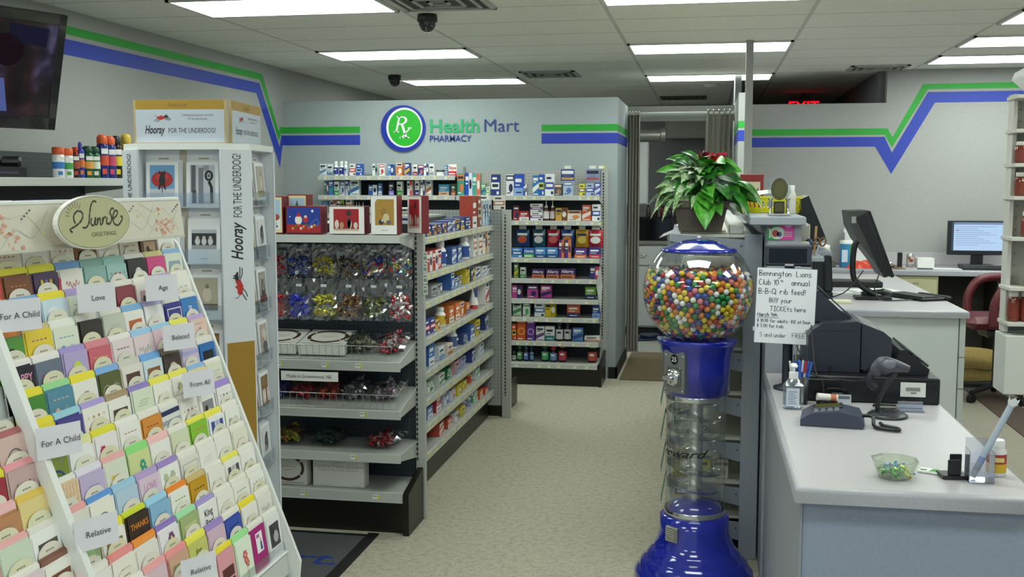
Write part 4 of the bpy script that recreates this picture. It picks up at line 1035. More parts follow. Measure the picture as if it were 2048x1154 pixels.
# ---- television on the left wall, tilted down towards the shop
tvd = Vector((math.sin(math.radians(24)), math.cos(math.radians(24)), 0))
tv = thing('television', 'large black flat television tilted down from the left wall, showing a dark picture', 'television', (-3.17, 5.0, 2.54), 0)
tv.rotation_euler = Euler((0, 0, 0))
rz = math.radians(90 - 24)
tv.rotation_euler = (math.radians(15), 0, rz)
TW, TH = 1.02, .585
m = MB(); m.box(-TW, 0, -TH, 0, .05, 0, M('17171a', .25), .008); m.box(-TW+.12, .05, -TH+.1, -.12, .09, -.1, M('17171a', .4), .02); m.build('cabinet', tv)
m = MB()
for a in ((-TW, -.055, 0, 0), (-TW, -TH, 0, -TH+.065), (-TW, -TH, -TW+.045, 0), (-.045, -TH, 0, 0)):
    m.box(a[0]+.001, -.006, a[1]+.001, a[2]-.001, 0, a[3]-.001, M('202024', .2, coat=.5), .002)
m.build('bezel', tv)
def tv_mat():
    m, nt, b = new_mat('television_picture', .15)
    tc = nt.nodes.new('ShaderNodeTexCoord')
    f = noise(nt, tc.outputs['Object'], 5.5, 2, .5); g = noise(nt, tc.outputs['Object'], 11, 2, .5)
    c = ramp(nt, f, [(.36, '060508'), (.47, '12080a'), (.54, '1a0c14'), (.64, '24243c'), (.74, '5a608c')])
    c2 = ramp(nt, g, [(.42, '040405'), (.55, '1c0a08'), (.66, '3a1610')])
    nt.links.new(mix_rgb(nt, .45, c, c2), b.inputs['Emission Color']); b.inputs['Emission Strength'].default_value = 1.0
    b.inputs['Base Color'].default_value = (.01, .01, .012, 1)
    return m
m = MB(); m.poly([(-TW+.044, -.001, -TH+.064), (-.044, -.001, -TH+.064), (-.044, -.001, -.054), (-TW+.044, -.001, -.054)], tv_mat())
def lit(h, s=.5): return glow('screen_' + h, h, s)
m.flat([(-.52, -.07), (-.43, -.06), (-.40, -.2), (-.42, -.33), (-.52, -.45), (-.66, -.47), (-.66, -.1)], lit('5a1c0c', .5), -.0016)   # dark red figure
m.oval(-.42, -.16, .05, .07, lit('c08858', .6), -.002); m.oval(-.30, -.2, .09, .08, lit('241820', .6), -.0018)
m.flat([(-.46, -.5), (-.40, -.5), (-.36, -.40), (-.33, -.5), (-.27, -.5), (-.30, -.34), (-.42, -.33)], lit('5a6aa8', .7), -.002)         # pale blue legs
m.flat([(-.30, -.07), (-.09, -.08), (-.10, -.17), (-.28, -.16)], lit('24243c', .6), -.0018)
m.build('screen', tv)
m = MB(); m.box(-.56, .09, -.36, -.46, .13, -.22, M('222226', .5)); m.box(-.53, .12, -.31, -.49, .36, -.27, M('222226', .5)); m.build('wall_arm', tv)
# ================================================================ greeting card rack
RW_ = M('dfe2e2', .35); RACKW = M('e6e8e6', .35)
ACRY = clear_mat('acrylic', 'f8fcff', .25, .05)
NT = 13
TX = lambda r: -1.727 + .0273*r
TZ = lambda r: 1.4727 - .0727*r
LEAN = math.radians(8)
BAY_Y = 2.30; END_Y = 3.385; START_Y = 1.86
CW, CH = .111, .150
rack = thing('card_rack', 'long white tiered greeting card rack with cream header sign', 'card rack', (-1.7, 2.6, 0))
# stepped boards: one back plate and ledge per tier
for r in range(-1, NT+1):
    m = MB()
    T = tr(TX(r) - .0165, 0, TZ(r) - CH) @ roty(-LEAN)
    if r < NT:
        m.box(-.001, START_Y, -.004, .0005, END_Y-.012, CH*.72, RW_, T=T)
        m.box(0, START_Y, -.004, .0165, END_Y-.012, -.001, RW_, T=T)
    if r == NT - 1:      # front tray lip of the lowest tier
        m.box(.0165, START_Y, -.01, .019, END_Y, .035, ACRY, T=T)
        m.box(.016, START_Y, -.075, .024, END_Y, -.008, M('c2c4c2', .3), T=T); m.box(.014, START_Y, -.004, .030, END_Y, .004, RACKW, .002, T=T)
    m.build('tier_board', rack, world=True) if m.v else None
def prof(y0, y1, extra, name, mat=None):
    zt, zb = 1.50, .40
    f = lambda z: -1.727 + .0273*(1.4727 - z)/.0727 + .012 + extra
    m = MB(); m.prism([(-2.0, 0), (f(zb)-.012, 0), (f(zb)-.008, .30), (f(zb)+.004, zb+.02), (f(zt), zt), (f(zt)-.03, 1.53), (-2.0, 1.53)], 'y', y0, y1, mat or RACKW)
    return m.build(name, rack, world=True)
prof(END_Y-.02, END_Y-.006, -.036, 'side_panel'); prof(START_Y-.014, START_Y, .004, 'side_panel')
m = MB()                                                # bay divider: a white rail that follows the tiers
for r in range(-1, NT):
    a = (TX(r)+.012, TZ(r)-.03); b = (TX(r+1)+.012, TZ(r+1)-.03)
    m.prism([(a[0]-.03, a[1]), (a[0]+.006, a[1]), (b[0]+.006, b[1]), (b[0]-.03, b[1])], 'y', BAY_Y-.013, BAY_Y+.011, RACKW)
m.build('divider_rail', rack, world=True)
m = MB(); m.box(-2.0, START_Y, 0, -1.985, END_Y, 1.64, RW_); m.box(-1.98, START_Y, 0, -1.39, END_Y-.03, .30, RW_); m.build('back_and_base', rack, world=True)
m = MB(); m.box(-1.385, START_Y, .02, -1.37, END_Y-.02, .36, RACKW); m.build('kick_panel', rack, world=True)
for y in (3.30, 3.36):
    pass
# header: printed cream board leaning forward, white trim along its top edge
HEND = 3.25
HT = tr(-1.675, 0, 1.535) @ roty(math.radians(-6))
m = MB(); m.box(-.012, START_Y, 0, 0, HEND, .112, M('d9d2c4', .5), T=HT); m.build('header_board', rack, world=True)
hb = MB(); HF = tr(-1.675+.0006, 0, 1.535) @ roty(math.radians(-6)) @ rotz(math.pi/2)
rh = random.Random(4)
for y0 in (2.06, 2.32, 2.58, 2.86, 3.02):
    pts = smooth_path([(y0, .004), (y0+.07, .05), (y0+.14, .03), (y0+.22, .105)], 5); hb.ribbon(pts, .0016, M('b4c4c4', .5), -.0005, HF)
    pts = smooth_path([(y0-.03, .108), (y0+.05, .08), (y0+.12, .085), (y0+.2, .02)], 5); hb.ribbon(pts, .0014, M('c8c6a8', .5), -.0005, HF)
for y0, z0 in ((2.275, .045), (2.37, .03), (3.10, .05), (3.14, .03), (2.33, .075)):
    for k in range(14):
        a = rh.uniform(0, 6.28); q = rh.uniform(.012, .05); u, v = y0 + q*math.cos(a)*1.1, min(.106, max(.006, z0 + q*math.sin(a)*.8))
        hb.oval(u, v, rh.uniform(.004, .010), rh.uniform(.003, .007), M(('e0a88c', 'e8bca0', 'd89a88')[k % 3], .5), -.0007, 7, HF)
for y0 in (2.42, 2.92, 3.19):
    for k in range(4): hb.oval(y0+.012*k, .078+.007*k, .0038, .003, M('4a6870', .5), -.0008, 7, HF)
for y0 in (2.5, 2.98, 2.14, 3.08): hb.oval(y0, .04 + .03*(y0 > 2.6), .008, .006, M('d8dca0', .5), -.0006, 8, HF)
hb.build('header_print', rack, world=True)
m = MB(); m.box(-.02, START_Y, .112, .004, HEND-.01, .124, RACKW, .003, T=HT); m.box(-.02, START_Y, -.006, .003, HEND, .002, M('c9c6ba', .4), T=HT); m.build('header_trim', rack, world=True)
# oval name plaque on the header
plq = thing('oval_plaque', 'oval sage green plaque with script lettering fixed to the card rack header', 'sign', (-1.628, 2.662, 1.597), math.pi/2)
plq.rotation_euler = (math.radians(-2), 0, math.pi/2)
OX, OZ = .178, .073
def ov(a, b, n=40): return [(a*math.cos(2*math.pi*i/n), b*math.sin(2*math.pi*i/n)) for i in range(n)]
m = MB(); m.prism(ov(OX, OZ), 'y', 0, .012, M('e8e6dc', .4)); m.build('plaque_board', plq)
m = MB(); m.flat(ov(OX*.965, OZ*.95), M('bdbb92', .5), -.0006); m.ribbon(ov(OX*.965, OZ*.95), .0018, M('8a8a78', .5), -.001, closed=True); m.build('plaque_face', plq)
m = MB(); INK = M('3a382c', .5)
# script word drawn as pen strokes (unit box, then scaled)
def strokes(mb, paths, ox, oz, sx, sz, w, mat, y, closed=False):
    for p in paths:
        q = smooth_path(p, 5); n = len(q)
        mb.ribbon([(ox+a*sx, oz+b*sz) for a, b in q], [w*(.55+.9*abs(math.sin(i*.9))**.5) for i in range(n)], mat, y)
sun = [[(.06, -.26), (.02, -.18), (.10, -.12), (.20, -.02), (.26, .12), (.24, .24), (.16, .26), (.10, .16), (.10, .04), (.12, -.04)],
       [(.53, .48), (.47, .50), (.42, .38), (.385, .16), (.36, -.06), (.30, -.16), (.24, -.15)],
       [(.42, .08), (.40, -.06), (.43, -.12), (.47, -.06), (.49, .08), (.48, -.08), (.51, -.11)],
       [(.53, .07), (.52, -.10), (.54, .02), (.57, .06), (.58, -.02), (.58, -.1), (.61, -.1)],
       [(.63, .08), (.62, -.09), (.64, .03), (.67, .08), (.69, .06)], [(.715, .08), (.70, -.07), (.72, -.10), (.74, -.08)], [(.735, .17), (.742, .175)],
       [(.86, .28), (.82, .30), (.78, .20), (.80, .10), (.80, .0), (.76, -.10), (.72, -.10)],
       [(.83, .02), (.90, .10), (.93, .20), (.89, .24), (.84, .14), (.83, .0), (.86, -.12), (.93, -.15), (1.0, -.04), (1.02, .06), (.98, .08)]]
strokes(m, sun, -.128, .004, .256, .105, 0.0042, INK, -.0014)
for k in range(8):
    a = math.radians(172 - k*16); m.ribbon([(-.093+.030*math.cos(a), .016+.024*math.sin(a)), (-.093+.047*math.cos(a), .016+.040*math.sin(a))], .0014, INK, -.0014)
m.text('GREETINGS', .016, .035, -.038, M('6a6850', .5), -.0014, sx=1.5); m.build('plaque_lettering', plq)

# ---- cards, envelopes and tab dividers
rc = random.Random(11)
def card_art(m, w, h, art, c, base, txt=None, y=-.0008):
    c2 = '%02x%02x%02x' % tuple((int(c[i:i+2], 16) + 2*int(base[i:i+2], 16))//3 for i in (0, 2, 4))
    A, A2 = M(c, .45), M(c2, .45); R = m.rect
    if art == 'plain':
        for k in range(3): R(-w*(.2+.06*k), h*(.78-.05*k), w*(.26-.05*k), h*(.795-.05*k), A, y)
        m.oval(w*.02, h*.4, w*.1, h*.07, A2, y, 10)
    elif art == 'script':
        p = [(-w*.3 + w*.6*i/14, h*(.70 + .06*math.sin(i*1.9) + .03*math.sin(i*.7))) for i in range(15)]
        m.ribbon(smooth_path(p, 2), w*.02, A, y)
        p = [(-w*.18 + w*.4*i/10, h*(.52 + .05*math.sin(i*2.3))) for i in range(11)]; m.ribbon(smooth_path(p, 2), w*.02, A, y)
        R(-w*.2, h*.3, w*.2, h*.31, A2, y)
    elif art == 'flower':
        for k in range(3):
            cx, cz, q = w*rc.uniform(-.26, .26), h*rc.uniform(.35, .82), w*rc.uniform(.09, .14)
            for i in range(6): m.oval(cx+q*.8*math.cos(i*1.047), cz+q*.8*math.sin(i*1.047), q*.5, q*.5, A, y-.0001*k, 8)
            m.oval(cx, cz, q*.4, q*.4, M('e8d070', .5), y-.0004, 8); m.ribbon([(cx, cz-q), (cx+q*.4, h*.1)], w*.015, A2, y)
    elif art == 'figs':
        for k, x in enumerate((-.2, .16)):
            m.oval(w*x, h*.62, w*.09, h*.06, A2 if k else A, y, 10); m.flat([(w*(x-.14), h*.2), (w*(x+.14), h*.2), (w*(x+.06), h*.58), (w*(x-.06), h*.58)], A if k else A2, y)
        for k in range(4): R(-w*.3+w*.16*k, h*.82, -w*.2+w*.16*k, h*.84, A, y)
        m.oval(w*.26, h*.42, w*.06, h*.1, A, y-.0002, 8)
    elif art == 'dots':
        for i in range(4):
            for j in range(4):
                m.oval(w*(-.33+.22*i)+w*.02*(j % 2), h*(.24+.19*j), w*.045, h*.026, A if (i+j) % 3 else A2, y, 8)
    elif art == 'photo':
        R(-w*.34, h*.30, w*.34, h*.84, A, y); m.oval(w*.05, h*.52, w*.18, h*.14, A2, y-.0002, 10); m.oval(-w*.12, h*.66, w*.1, h*.08, M('2a2622', .5), y-.0003, 8)
        R(-w*.2, h*.16, w*.2, h*.175, A2, y)
    elif art == 'frame':
        R(-w*.40, h*.10, w*.40, h*.90, M(base, .45) if base != 'f0f0f0' else A2, y); m.ribbon([(-w*.40, h*.1), (w*.40, h*.1), (w*.40, h*.9), (-w*.40, h*.9)], w*.05, A, y-.0002, closed=True)
        for k in range(5): m.oval(w*(-.2+.1*k), h*(.4+.08*(k % 3)), w*.05, h*.05, M(('e0e0f0', '9ad0e0', 'e08888')[k % 3], .5), y-.0003, 8)
    elif art == 'stripes':
        for k in range(4): R(w*(-.36+.22*k), h*.05, w*(-.25+.22*k), h*.92, A if k % 2 == 0 else M('7a5030', .5), y)
    elif art == 'bands':
        for k in range(4): R(-w*.5, h*(.96-.2*k-.1), w*.5, h*(.96-.2*k), A if k % 2 == 0 else A2, y)
        m.oval(0, h*.3, w*.1, h*.06, A, y-.0002, 8)
    elif art == 'bars':
        for k in range(2): R(-w*.32, h*(.18+.26*k), w*.36, h*(.40+.26*k), A, y)
        R(-w*.4, h*.10, w*.4, h*.125, M('d8d040', .5), y)
    elif art == 'grid':
        for i in range(3):
            for j in range(3): R(w*(-.38+.27*i), h*(.16+.26*j), w*(-.17+.27*i), h*(.37+.26*j), A if (i+j) % 2 == 0 else A2, y)
        m.oval(-w*.28, h*.26, w*.06, h*.05, M('c83848', .5), y-.0002, 8)
    elif art == 'ring':
        n = 16; m.ribbon([(w*.27*math.cos(2*math.pi*i/n), h*.58+w*.27*math.sin(2*math.pi*i/n)) for i in range(n)], w*.03, A, y, closed=True); R(-w*.12, h*.58, w*.12, h*.6, A2, y)
    elif art == 'arc':
        for k, q in enumerate((.36, .29, .22)): m.ribbon([(w*q*math.cos(math.pi*i/12), h*.42+w*q*1.2*math.sin(math.pi*i/12)) for i in range(13)], w*.055, (A, A2, M('7aa860', .5))[k], y)
        m.oval(-w*.2, h*.72, w*.07, h*.05, M('e0c840', .5), y, 10)
    elif art == 'face':
        m.oval(w*.02, h*.58, w*.24, h*.24, A, y, 14); m.oval(w*.04, h*.5, w*.12, h*.13, A2, y-.0002, 12); m.flat([(-w*.3, h*.1), (w*.3, h*.1), (w*.14, h*.36), (-w*.14, h*.36)], A2, y)
    elif art == 'blob':
        m.oval(0, h*.58, w*.2, h*.17, A, y, 14); m.oval(w*.02, h*.75, w*.09, h*.06, A2, y-.0002, 10); R(-w*.3, h*.88, w*.2, h*.9, A2, y)
    elif art == 'bird':
        m.flat([(-w*.1, h*.6), (w*.02, h*.72), (w*.1, h*.66), (w*.2, h*.7), (w*.1, h*.54), (w*.04, h*.42), (-w*.04, h*.5)], A, y); m.oval(w*.22, h*.56, w*.08, h*.05, A, y, 8)
    elif art == 'tri':
        for x in (-.2, .18): m.flat([(w*(x-.14), h*.3), (w*(x+.12), h*.3), (w*(x+.02), h*.72)], A, y)
    elif art == 'heart':
        p = [(w*.026*16*math.sin(t)**3, h*.55+w*.026*(13*math.cos(t)-5*math.cos(2*t)-2*math.cos(3*t)-math.cos(4*t))) for t in [2*math.pi*i/20 for i in range(20)]]
        m.ribbon(p, w*.03, A, y, closed=True); m.oval(0, h*.55, w*.1, h*.08, A2, y, 10)
    elif art == 'plaid':
        for k in range(8): R(w*(-.5+.125*k), 0, w*(-.46+.125*k), h*.99, A2, y)
        for k in range(9): R(-w*.5, h*(.11*k), w*.5, h*(.11*k+.03), A2, y-.0001)
        R(-w*.28, h*.2, w*.28, h*.72, M('dcdcd0', .5), y-.0003)
    elif art == 'egg':
        m.oval(0, h*.56, w*.3, h*.28, A, y, 16)
        for k in range(3): R(-w*.12+w*.09*k, h*.5, -w*.08+w*.09*k, h*.62, M('5a4a3c', .5), y-.0002)
    elif art == 'plaque':
        m.oval(0, h*.58, w*.36, h*.18, A, y, 12); R(-w*.38, h*.46, w*.38, h*.70, A, y-.0001)
        if base != c: m.text("YOU'RE", h*.06, 0, h*.61, M('c0606a', .5), y-.0003); m.text('SORRY', h*.09, 0, h*.51, M('d8e0d8', .5), y-.0003, bold=.02)
        else: m.ribbon([(-w*.16, h*.4), (w*.16, h*.4), (w*.16, h*.76), (-w*.16, h*.76)], w*.025, M('b8b4a8', .5), y-.0003, closed=True)
    elif art == 'panel':
        R(-w*.20, h*.42, w*.26, h*.88, A, y); m.flat([(w*.05, h*.46), (w*.2, h*.46), (w*.16, h*.66), (w*.08, h*.66)], M('2a4a88', .5), y-.0002); m.oval(w*.12, h*.7, w*.05, h*.035, M('d0a088', .5), y-.0002, 8); R(-w*.14, h*.76, w*.06, h*.84, A2, y-.0002)
    elif art == 'star':
        m.oval(-w*.1, h*.72, w*.26, h*.16, M('e0ecf6', .5), y, 12); m.oval(w*.2, h*.6, w*.22, h*.14, M('e0ecf6', .5), y, 12)
        m.flat([(-w*.18+w*(.16 if i % 2 == 0 else .07)*math.sin(i*.6283), h*.42+w*(.16 if i % 2 == 0 else .07)*math.cos(i*.6283)) for i in range(10)], A, y-.0003)
    elif art == 'pencils':
        for k in range(5):
            x = w*(-.4+.18*k); m.flat([(x, h*.2), (x+w*.1, h*.2), (x+w*.26, h*.86), (x+w*.16, h*.9)], M((c, '8a6aa8', 'c8a838', '383040', 'b83848')[k], .5), y-.0001*k)
    elif art == 'text':
        ws = (txt or 'love').replace('_', ' ').split()
        for k, q in enumerate(ws):
            g = text_geo(q, .01); s = min(h*.2, w*.82/g[2]); m.text(q, s, 0, h*(.74-.2*k), A, y, bold=.01)
        R(-w*.3, h*.16, w*.3, h*.18, A2, y)
ART_WORD = {'plain': 'a small pale print', 'script': 'looping script', 'flower': 'flowers', 'figs': 'two little figures', 'dots': 'rows of dots', 'photo': 'a framed picture', 'frame': 'a bordered picture', 'stripes': 'upright stripes',
            'bands': 'wide bands', 'bars': 'dark bars', 'grid': 'a grid of squares', 'ring': 'a thin wreath', 'arc': 'a rainbow arc', 'face': 'a portrait', 'blob': 'a round figure', 'bird': 'a small bird', 'tri': 'pale triangles', 'heart': 'a heart outline',
            'plaid': 'a plaid border', 'egg': 'an oval face', 'plaque': 'a plaque', 'panel': 'a small panel', 'star': 'clouds and a star', 'pencils': 'crossed pencils', 'text': 'lettering'}
def card_mesh(base, art, c, txt, w=CW, h=CH, th=.0011):
    m = MB(); m.box(-w/2, 0, 0, w/2, th, h, M(base, .45)); card_art(m, w, h, art, c, base, txt); return m
_env = {}
def env_pack(h, wid):
    if (h, wid) in _env: return _env[h, wid]
    m = MB(); n = 4
    for k in range(n):
        y = .0018*k; m.box(-wid/2 + .001*(k % 2), y, 0, wid/2 - .0015*((k+1) % 2), y+.0016, CH+.006+.0022*k, M(h, .6))
    o = m.build('envelope_pack'); COL.objects.unlink(o); _env[h, wid] = o.data; bpy.data.objects.remove(o); return _env[h, wid]
def mesh_obj(name, me, parent=None):
    o = bpy.data.objects.new(name, me); COL.objects.link(o); o.parent = parent; return o
TABC = ['dedabc', 'e4e0d0', 'e4dcd0', 'dcd8c8']
_tabs = {}
def tab_mesh(h):
    if h in _tabs: return _tabs[h]
    m = MB(); n = 12; w = .094
    pts = [(-w/2, CH*.3), (w/2, CH*.3), (w/2, CH+.010)] + [(w*.48*math.cos(math.pi*i/n), CH+.012+.026*math.sin(math.pi*i/n)) for i in range(n+1)] + [(-w/2, CH+.010)]
    m.prism(pts, 'y', 0, .0008, M(h, .5))
    for k in range(5): m.rect(-.015+.0064*k, CH+.0185+.0009*(k % 2), -.0105+.0064*k, CH+.0225, M('7a7468', .6), -.0004)
    o = m.build('tab_divider'); COL.objects.unlink(o); _tabs[h] = o.data; bpy.data.objects.remove(o); return _tabs[h]
SIGNS = {}
def pocket(side, r, j, spec):
    p = spec.split(); base, art, c, env = p[:4]; txt = p[4] if len(p) > 4 else None
    y = (2.36 + .1185*j) if side == 'R' else (2.24 - .1185*j)
    x, z = TX(r), TZ(r) - CH
    bay = 'main bay' if side == 'R' else 'near bay'
    where = f'tier {r+1}, pocket {j+1} from the divider rail'
    E = Euler((-LEAN, 0, math.pi/2)); Mx = E.to_matrix()
    def put(o, dx, dy, dz, yaw=0.0):
        o.location = Vector((x, y, z)) + Mx @ Vector((dx, dy, dz)); o.rotation_euler = (-LEAN + yaw*.3, yaw, math.pi/2)
    jx, jz = rc.uniform(-.004, .004), rc.uniform(-.004, .003)
    fw = CW*rc.uniform(.95, 1.0)
    o = card_mesh(base, art, c, txt, fw, CH*rc.uniform(.93, .985)).build('greeting_card'); put(o, jx, -.001, jz, rc.uniform(-.02, .02))
    cw = colour_word(base)
    tag(o, f'{cw} card with {ART_WORD[art]}, tier {ORD[r+1]}, pocket {ORD[j]}, {bay}', 'greeting card', 'greeting cards at the front of the rack pockets')
    o2 = mesh_obj('greeting_card', o.data); put(o2, jx - .0045 - rc.random()*.003, .0016, .002 + rc.random()*.002, rc.uniform(-.01, .015))
    tag(o2, f'second {cw} card, {ART_WORD[art]}, tier {ORD[r+1]}, pocket {ORD[j]}, {bay}', 'greeting card', 'second cards in the rack pockets')
    e = mesh_obj('envelope_pack', env_pack(env, .114)); put(e, 0, .0038, .002)
    tag(e, f'{colour_word(env)} envelopes in pocket {ORD[j]} of tier {ORD[r+1]}, {bay}', 'envelopes', 'envelope packs in the card rack')
    if (r*5 + j*3) % 7 != 0 or side == 'L':
        k = rc.randrange(4)
        t = mesh_obj('tab_divider', tab_mesh(TABC[k])); put(t, rc.uniform(-.01, .008), .0120, rc.uniform(-.004, .004))
        tag(t, f'rounded cream tab divider in pocket {ORD[j]} of tier {ORD[r+1]}, {bay}', 'divider', 'tab dividers in the card rack')
CARDS = [
    'c8403a blob f0c8a0 e8e04a|7a4a28 figs d07040 e8e04a|4a3358 pencils d8c030 e8e04a|eeeae2 script c03050 7aa8d8|8fb5b0 plaque 3a2018 8fb5b0|9cc4c0 dots c84850 9cc4c0|262626 face d8d8d8 f0f0ec|d8488a blob b02860 e8e0a0|e0e4d8 photo 90a8b8 98c0e8',
    '8a6a40 photo c8b080 c0a070|2c3f80 stripes e0d8b0 8ab0d8|cfe0ee star e8d040 f0e040|e0e4d8 figs a0a098 b8a8d8|cfe0cc plain a8c0a8 f0a040|8c3a48 bird d8e0e8 e8e4dc|efece4 photo c8a0a8 eeeae2|eae6e2 plain c8a0a8 b8a8d8|efece4 plain 707078 eeeae2',
    '5a9a40 face 2a2018 f09040|ecd03c figs 8858a0 d8c890|e4e8d8 figs 6aa0c0 f0f0ea|352d2a tri e8e4e0 e8e4dc|c8ccbe plain b0b4a4 e8e4dc|efebe6 photo c06830 88b8e0|efecea script c8c8c8 b8b0d8|3c3c90 frame f0f0f0 e8e4dc|3c80c4 text f0f0f0 e8e4dc ta_da',
    '20182a text e8a0c8 f0ece8 HAPPY_BIRTHDAY|6a7488 script d05080 f0ece8|b8a8d8 face c8d860 b0a0d8|d06878 figs e8c840 e0909a|e8d8dc figs 6a4038 f0ece8|e8d4d8 script 98b8a8 a8d0f0|e8c8d4 plain c898b0 a8d0e8|efece4 bird 3a2a28 f0e868|e8c8b8 blob 7a3a90 c8b0e0',
    '4c8a34 flower 7a4020 f0e040|5a8fa8 figs e0b898 a8e0a0|efece6 face a89080 f0e040|5c6236 heart a8b090 8ab8e8|e8e0d8 photo 5a4038 d8d4cc|cfdfe8 photo 8a5a38 78b0e8|4a3c34 egg d8ccb8 8a7a68|d8c4dc bands b0b0e0 e8e4dc|2c70b8 photo 181c28 e8e4dc',
    'e8d840 blob 3a6ac0 f0e040|4a4690 face 2c2440 a8d8e8|efece4 dots d08858 b8a8e0|efece6 photo 5a4438 b09a78|dfe6d0 plain a8c090 9a88cc|f0eee6 script d8b840 f0e860|f0eee8 flower b8b090 f0e860|e8dcae plain d0c080 98c0e8|e0e4d0 figs c8a8a8 eeeae2',
    '8a9a40 arc 2c4a88 e89040|f0f0f0 plain d8d8d0 e8e8a8|efe8ea flower c83868 e8e040|f0eeea figs b08070 f0eeea|d89040 figs b83828 eeeae2|e4e4e0 bands 2a3860 eeeae2|f0eee6 dots b84858 eeeae2|efece8 photo 8a8a90 a890d8|f0eeea dots 4a6a58 a890d8',
    'e8cfae plaid d8a878 f0f0ea|c4b4d8 plain a898c8 e8e4f0|dfe0d0 arc c89080 f0b8b8|d4dc9c flower 3aa898 98e088|f0eeea bird b0a8a0 f8c8c8|d8dcc0 script a0a078 eeeae2|8cc43c figs e07060 f0e860|f0f0f2 grid 3a50a0 f0e860|f0eee8 script 505058 eeeae2',
    'e4e0d8 photo a0b070 f0b0b0|efece4 ring 8a8a88 6aa0e0|b8cfe4 flower 26242c a8cfe8|ddc8dc text d89ac0 c0a8d8 LOVE|f2f0ec flower b0c8b0 a890d0|e6e2da frame b8b4ac eeeae2|f0ece6 plain d8d0c8 eeeae2|f0eee8 plaque f0eee8 eeeae2|e8e4d4 plain c0b8a8 eeeae2',
    'a8c890 arc d89050 e8b0b8|efece6 photo 9a7840 f0e040|3a2a20 text e89030 d8e040 THANKS|8cb8d8 plain 5a98c0 a8d8f0|f0eee8 figs 5a8a48 f09030|c89820 figs 2a2418 d8c088|f0ece4 script a09888 eeeae2|f0eee6 grid 50505a f0e868|f0eee8 script 606060 eeeae2',
    'eae6e2 flower c8a0a8 eeeae2|efe8e0 plain c8b8a8 f09a98|e8e4dc plain c8c0b0 f09a40|eeeaf0 flower 7a4a80 9880c8|a8b880 photo c8c890 b0e8b8|f0eeea text 303038 b0a0d8 King_Pool|f0ece6 plain c8c0b8 eeeae2|f0eee6 figs 707078 eeeae2|f2f0ea dots 404048 eeeae2',
    'e0e4d8 flower 707078 eeeae2|f0eee8 figs a0a098 eeeae2|dcc0cc script b890a0 f0b0b0|d4a890 photo 8a9a60 f0a0a0|c8cc70 text 6a7030 f0e860 for_you|d8b8cc script a878a8 a890d0|3c54b0 figs 1a1c30 eeeae2|f0ece6 script c0b8b0 f0e040|e8e4dc script a0a0a0 eeeae2',
    'f0eee8 dots c8a0a8 eeeae2|e8e4d8 figs c8a0a8 f0e868|f0eee8 dots c8a0a8 eeeae2|efece4 flower 90a8b8 eeeae2|eaf0e4 dots 7a8a90 eeeae2|e0a0a8 bars 5a2c28 f0e040|e8f0e0 flower d0606a a8e8a0|a81c78 panel f0f0f0 eeeae2|e8e8e8 photo 3a3a3e eeeae2',
    'd8c0b8 photo c8a050 eeeae2|e8e0d0 photo c08878 f0b0b0|e8d8d0 dots c8a050 f0e860',
    'e0d0d8 script c8a050 eeeae2|e0d0d8 dots a8b890 eeeae2|e8d8d0 plain c8a050 b8a8d8',
    'efece6 ring 906858 f0e860|efece6 plain c08878 b8a8d8|d8c0b8 figs a8b890 eeeae2',
    'e0d0d8 photo c8a050 f0b0b0|efece6 script c8a050 b8a8d8|efece6 plain c8a050 f0e860',
    'd8ccc8 panel e8c030 e8e0d8|e0d0d8 photo c08878 eeeae2|efece6 photo c8a050 eeeae2',
    'd8b8b0 ring 606060 b87070|e8e0d0 photo c08878 f0e860|e8e0d0 flower a8b890 eeeae2',
    'c8a8a8 script 807058 f0a8b0|a03040 figs d8a040 e8e040|e8e0d0 plain 906858 eeeae2',
    'e4d090 arc d07830 e8c860|c08860 figs b09080 f0c0c0|e8d8d0 figs 906858 eeeae2',
    'f0f0ee photo 5a5048 e8e4dc|cfdcc8 flower c890b8 f0b8b8|efece6 script c8a050 eeeae2',
    'efece6 photo 7a4a38 8a6050|e0d0d8 plain a8b890 eeeae2|e0d0d8 flower c8a050 eeeae2',
    'efece6 ring a8b890 f0b0a8|e8d8d0 photo a8b890 eeeae2|d8c0b8 dots c08878 eeeae2',
    'd8c0b8 flower 906858 f0e868|efece6 photo 906858 eeeae2|e0d0d8 script c8a050 eeeae2',
    'e0d0d8 ring a8b890 eeeae2|efece6 script a8b890 f0b0a8|e8e0d0 script a8b890 eeeae2',
]
TOPROW = ['f0eee8 script c88878 eeeae2', 'e8e0d4 figs a06a48 f0e868', 'f0efec plain b8a8a0 eeeae2', 'efe8e0 dots c88890 eeeae2', '8a5a40 photo 3a2a24 f0e868', 'f0eee8 flower d8a0a8 f0b8b0', 'e0d8d0 figs a84838 f0e868', '6a4a38 photo c8a888 eeeae2', 'f0eee8 plain c0a8a0 f0e868']
for j, spec in enumerate(TOPROW): pocket('R', -1, j, spec)
for n, row in enumerate(CARDS):
    side, r = ('R', n) if n < 13 else ('L', n - 13)
    for j, spec in enumerate(row.split('|')):
        if side == 'L' and (r < 5 or j > (1 if r < 9 else 2)): continue
        pocket(side, r, j, spec)
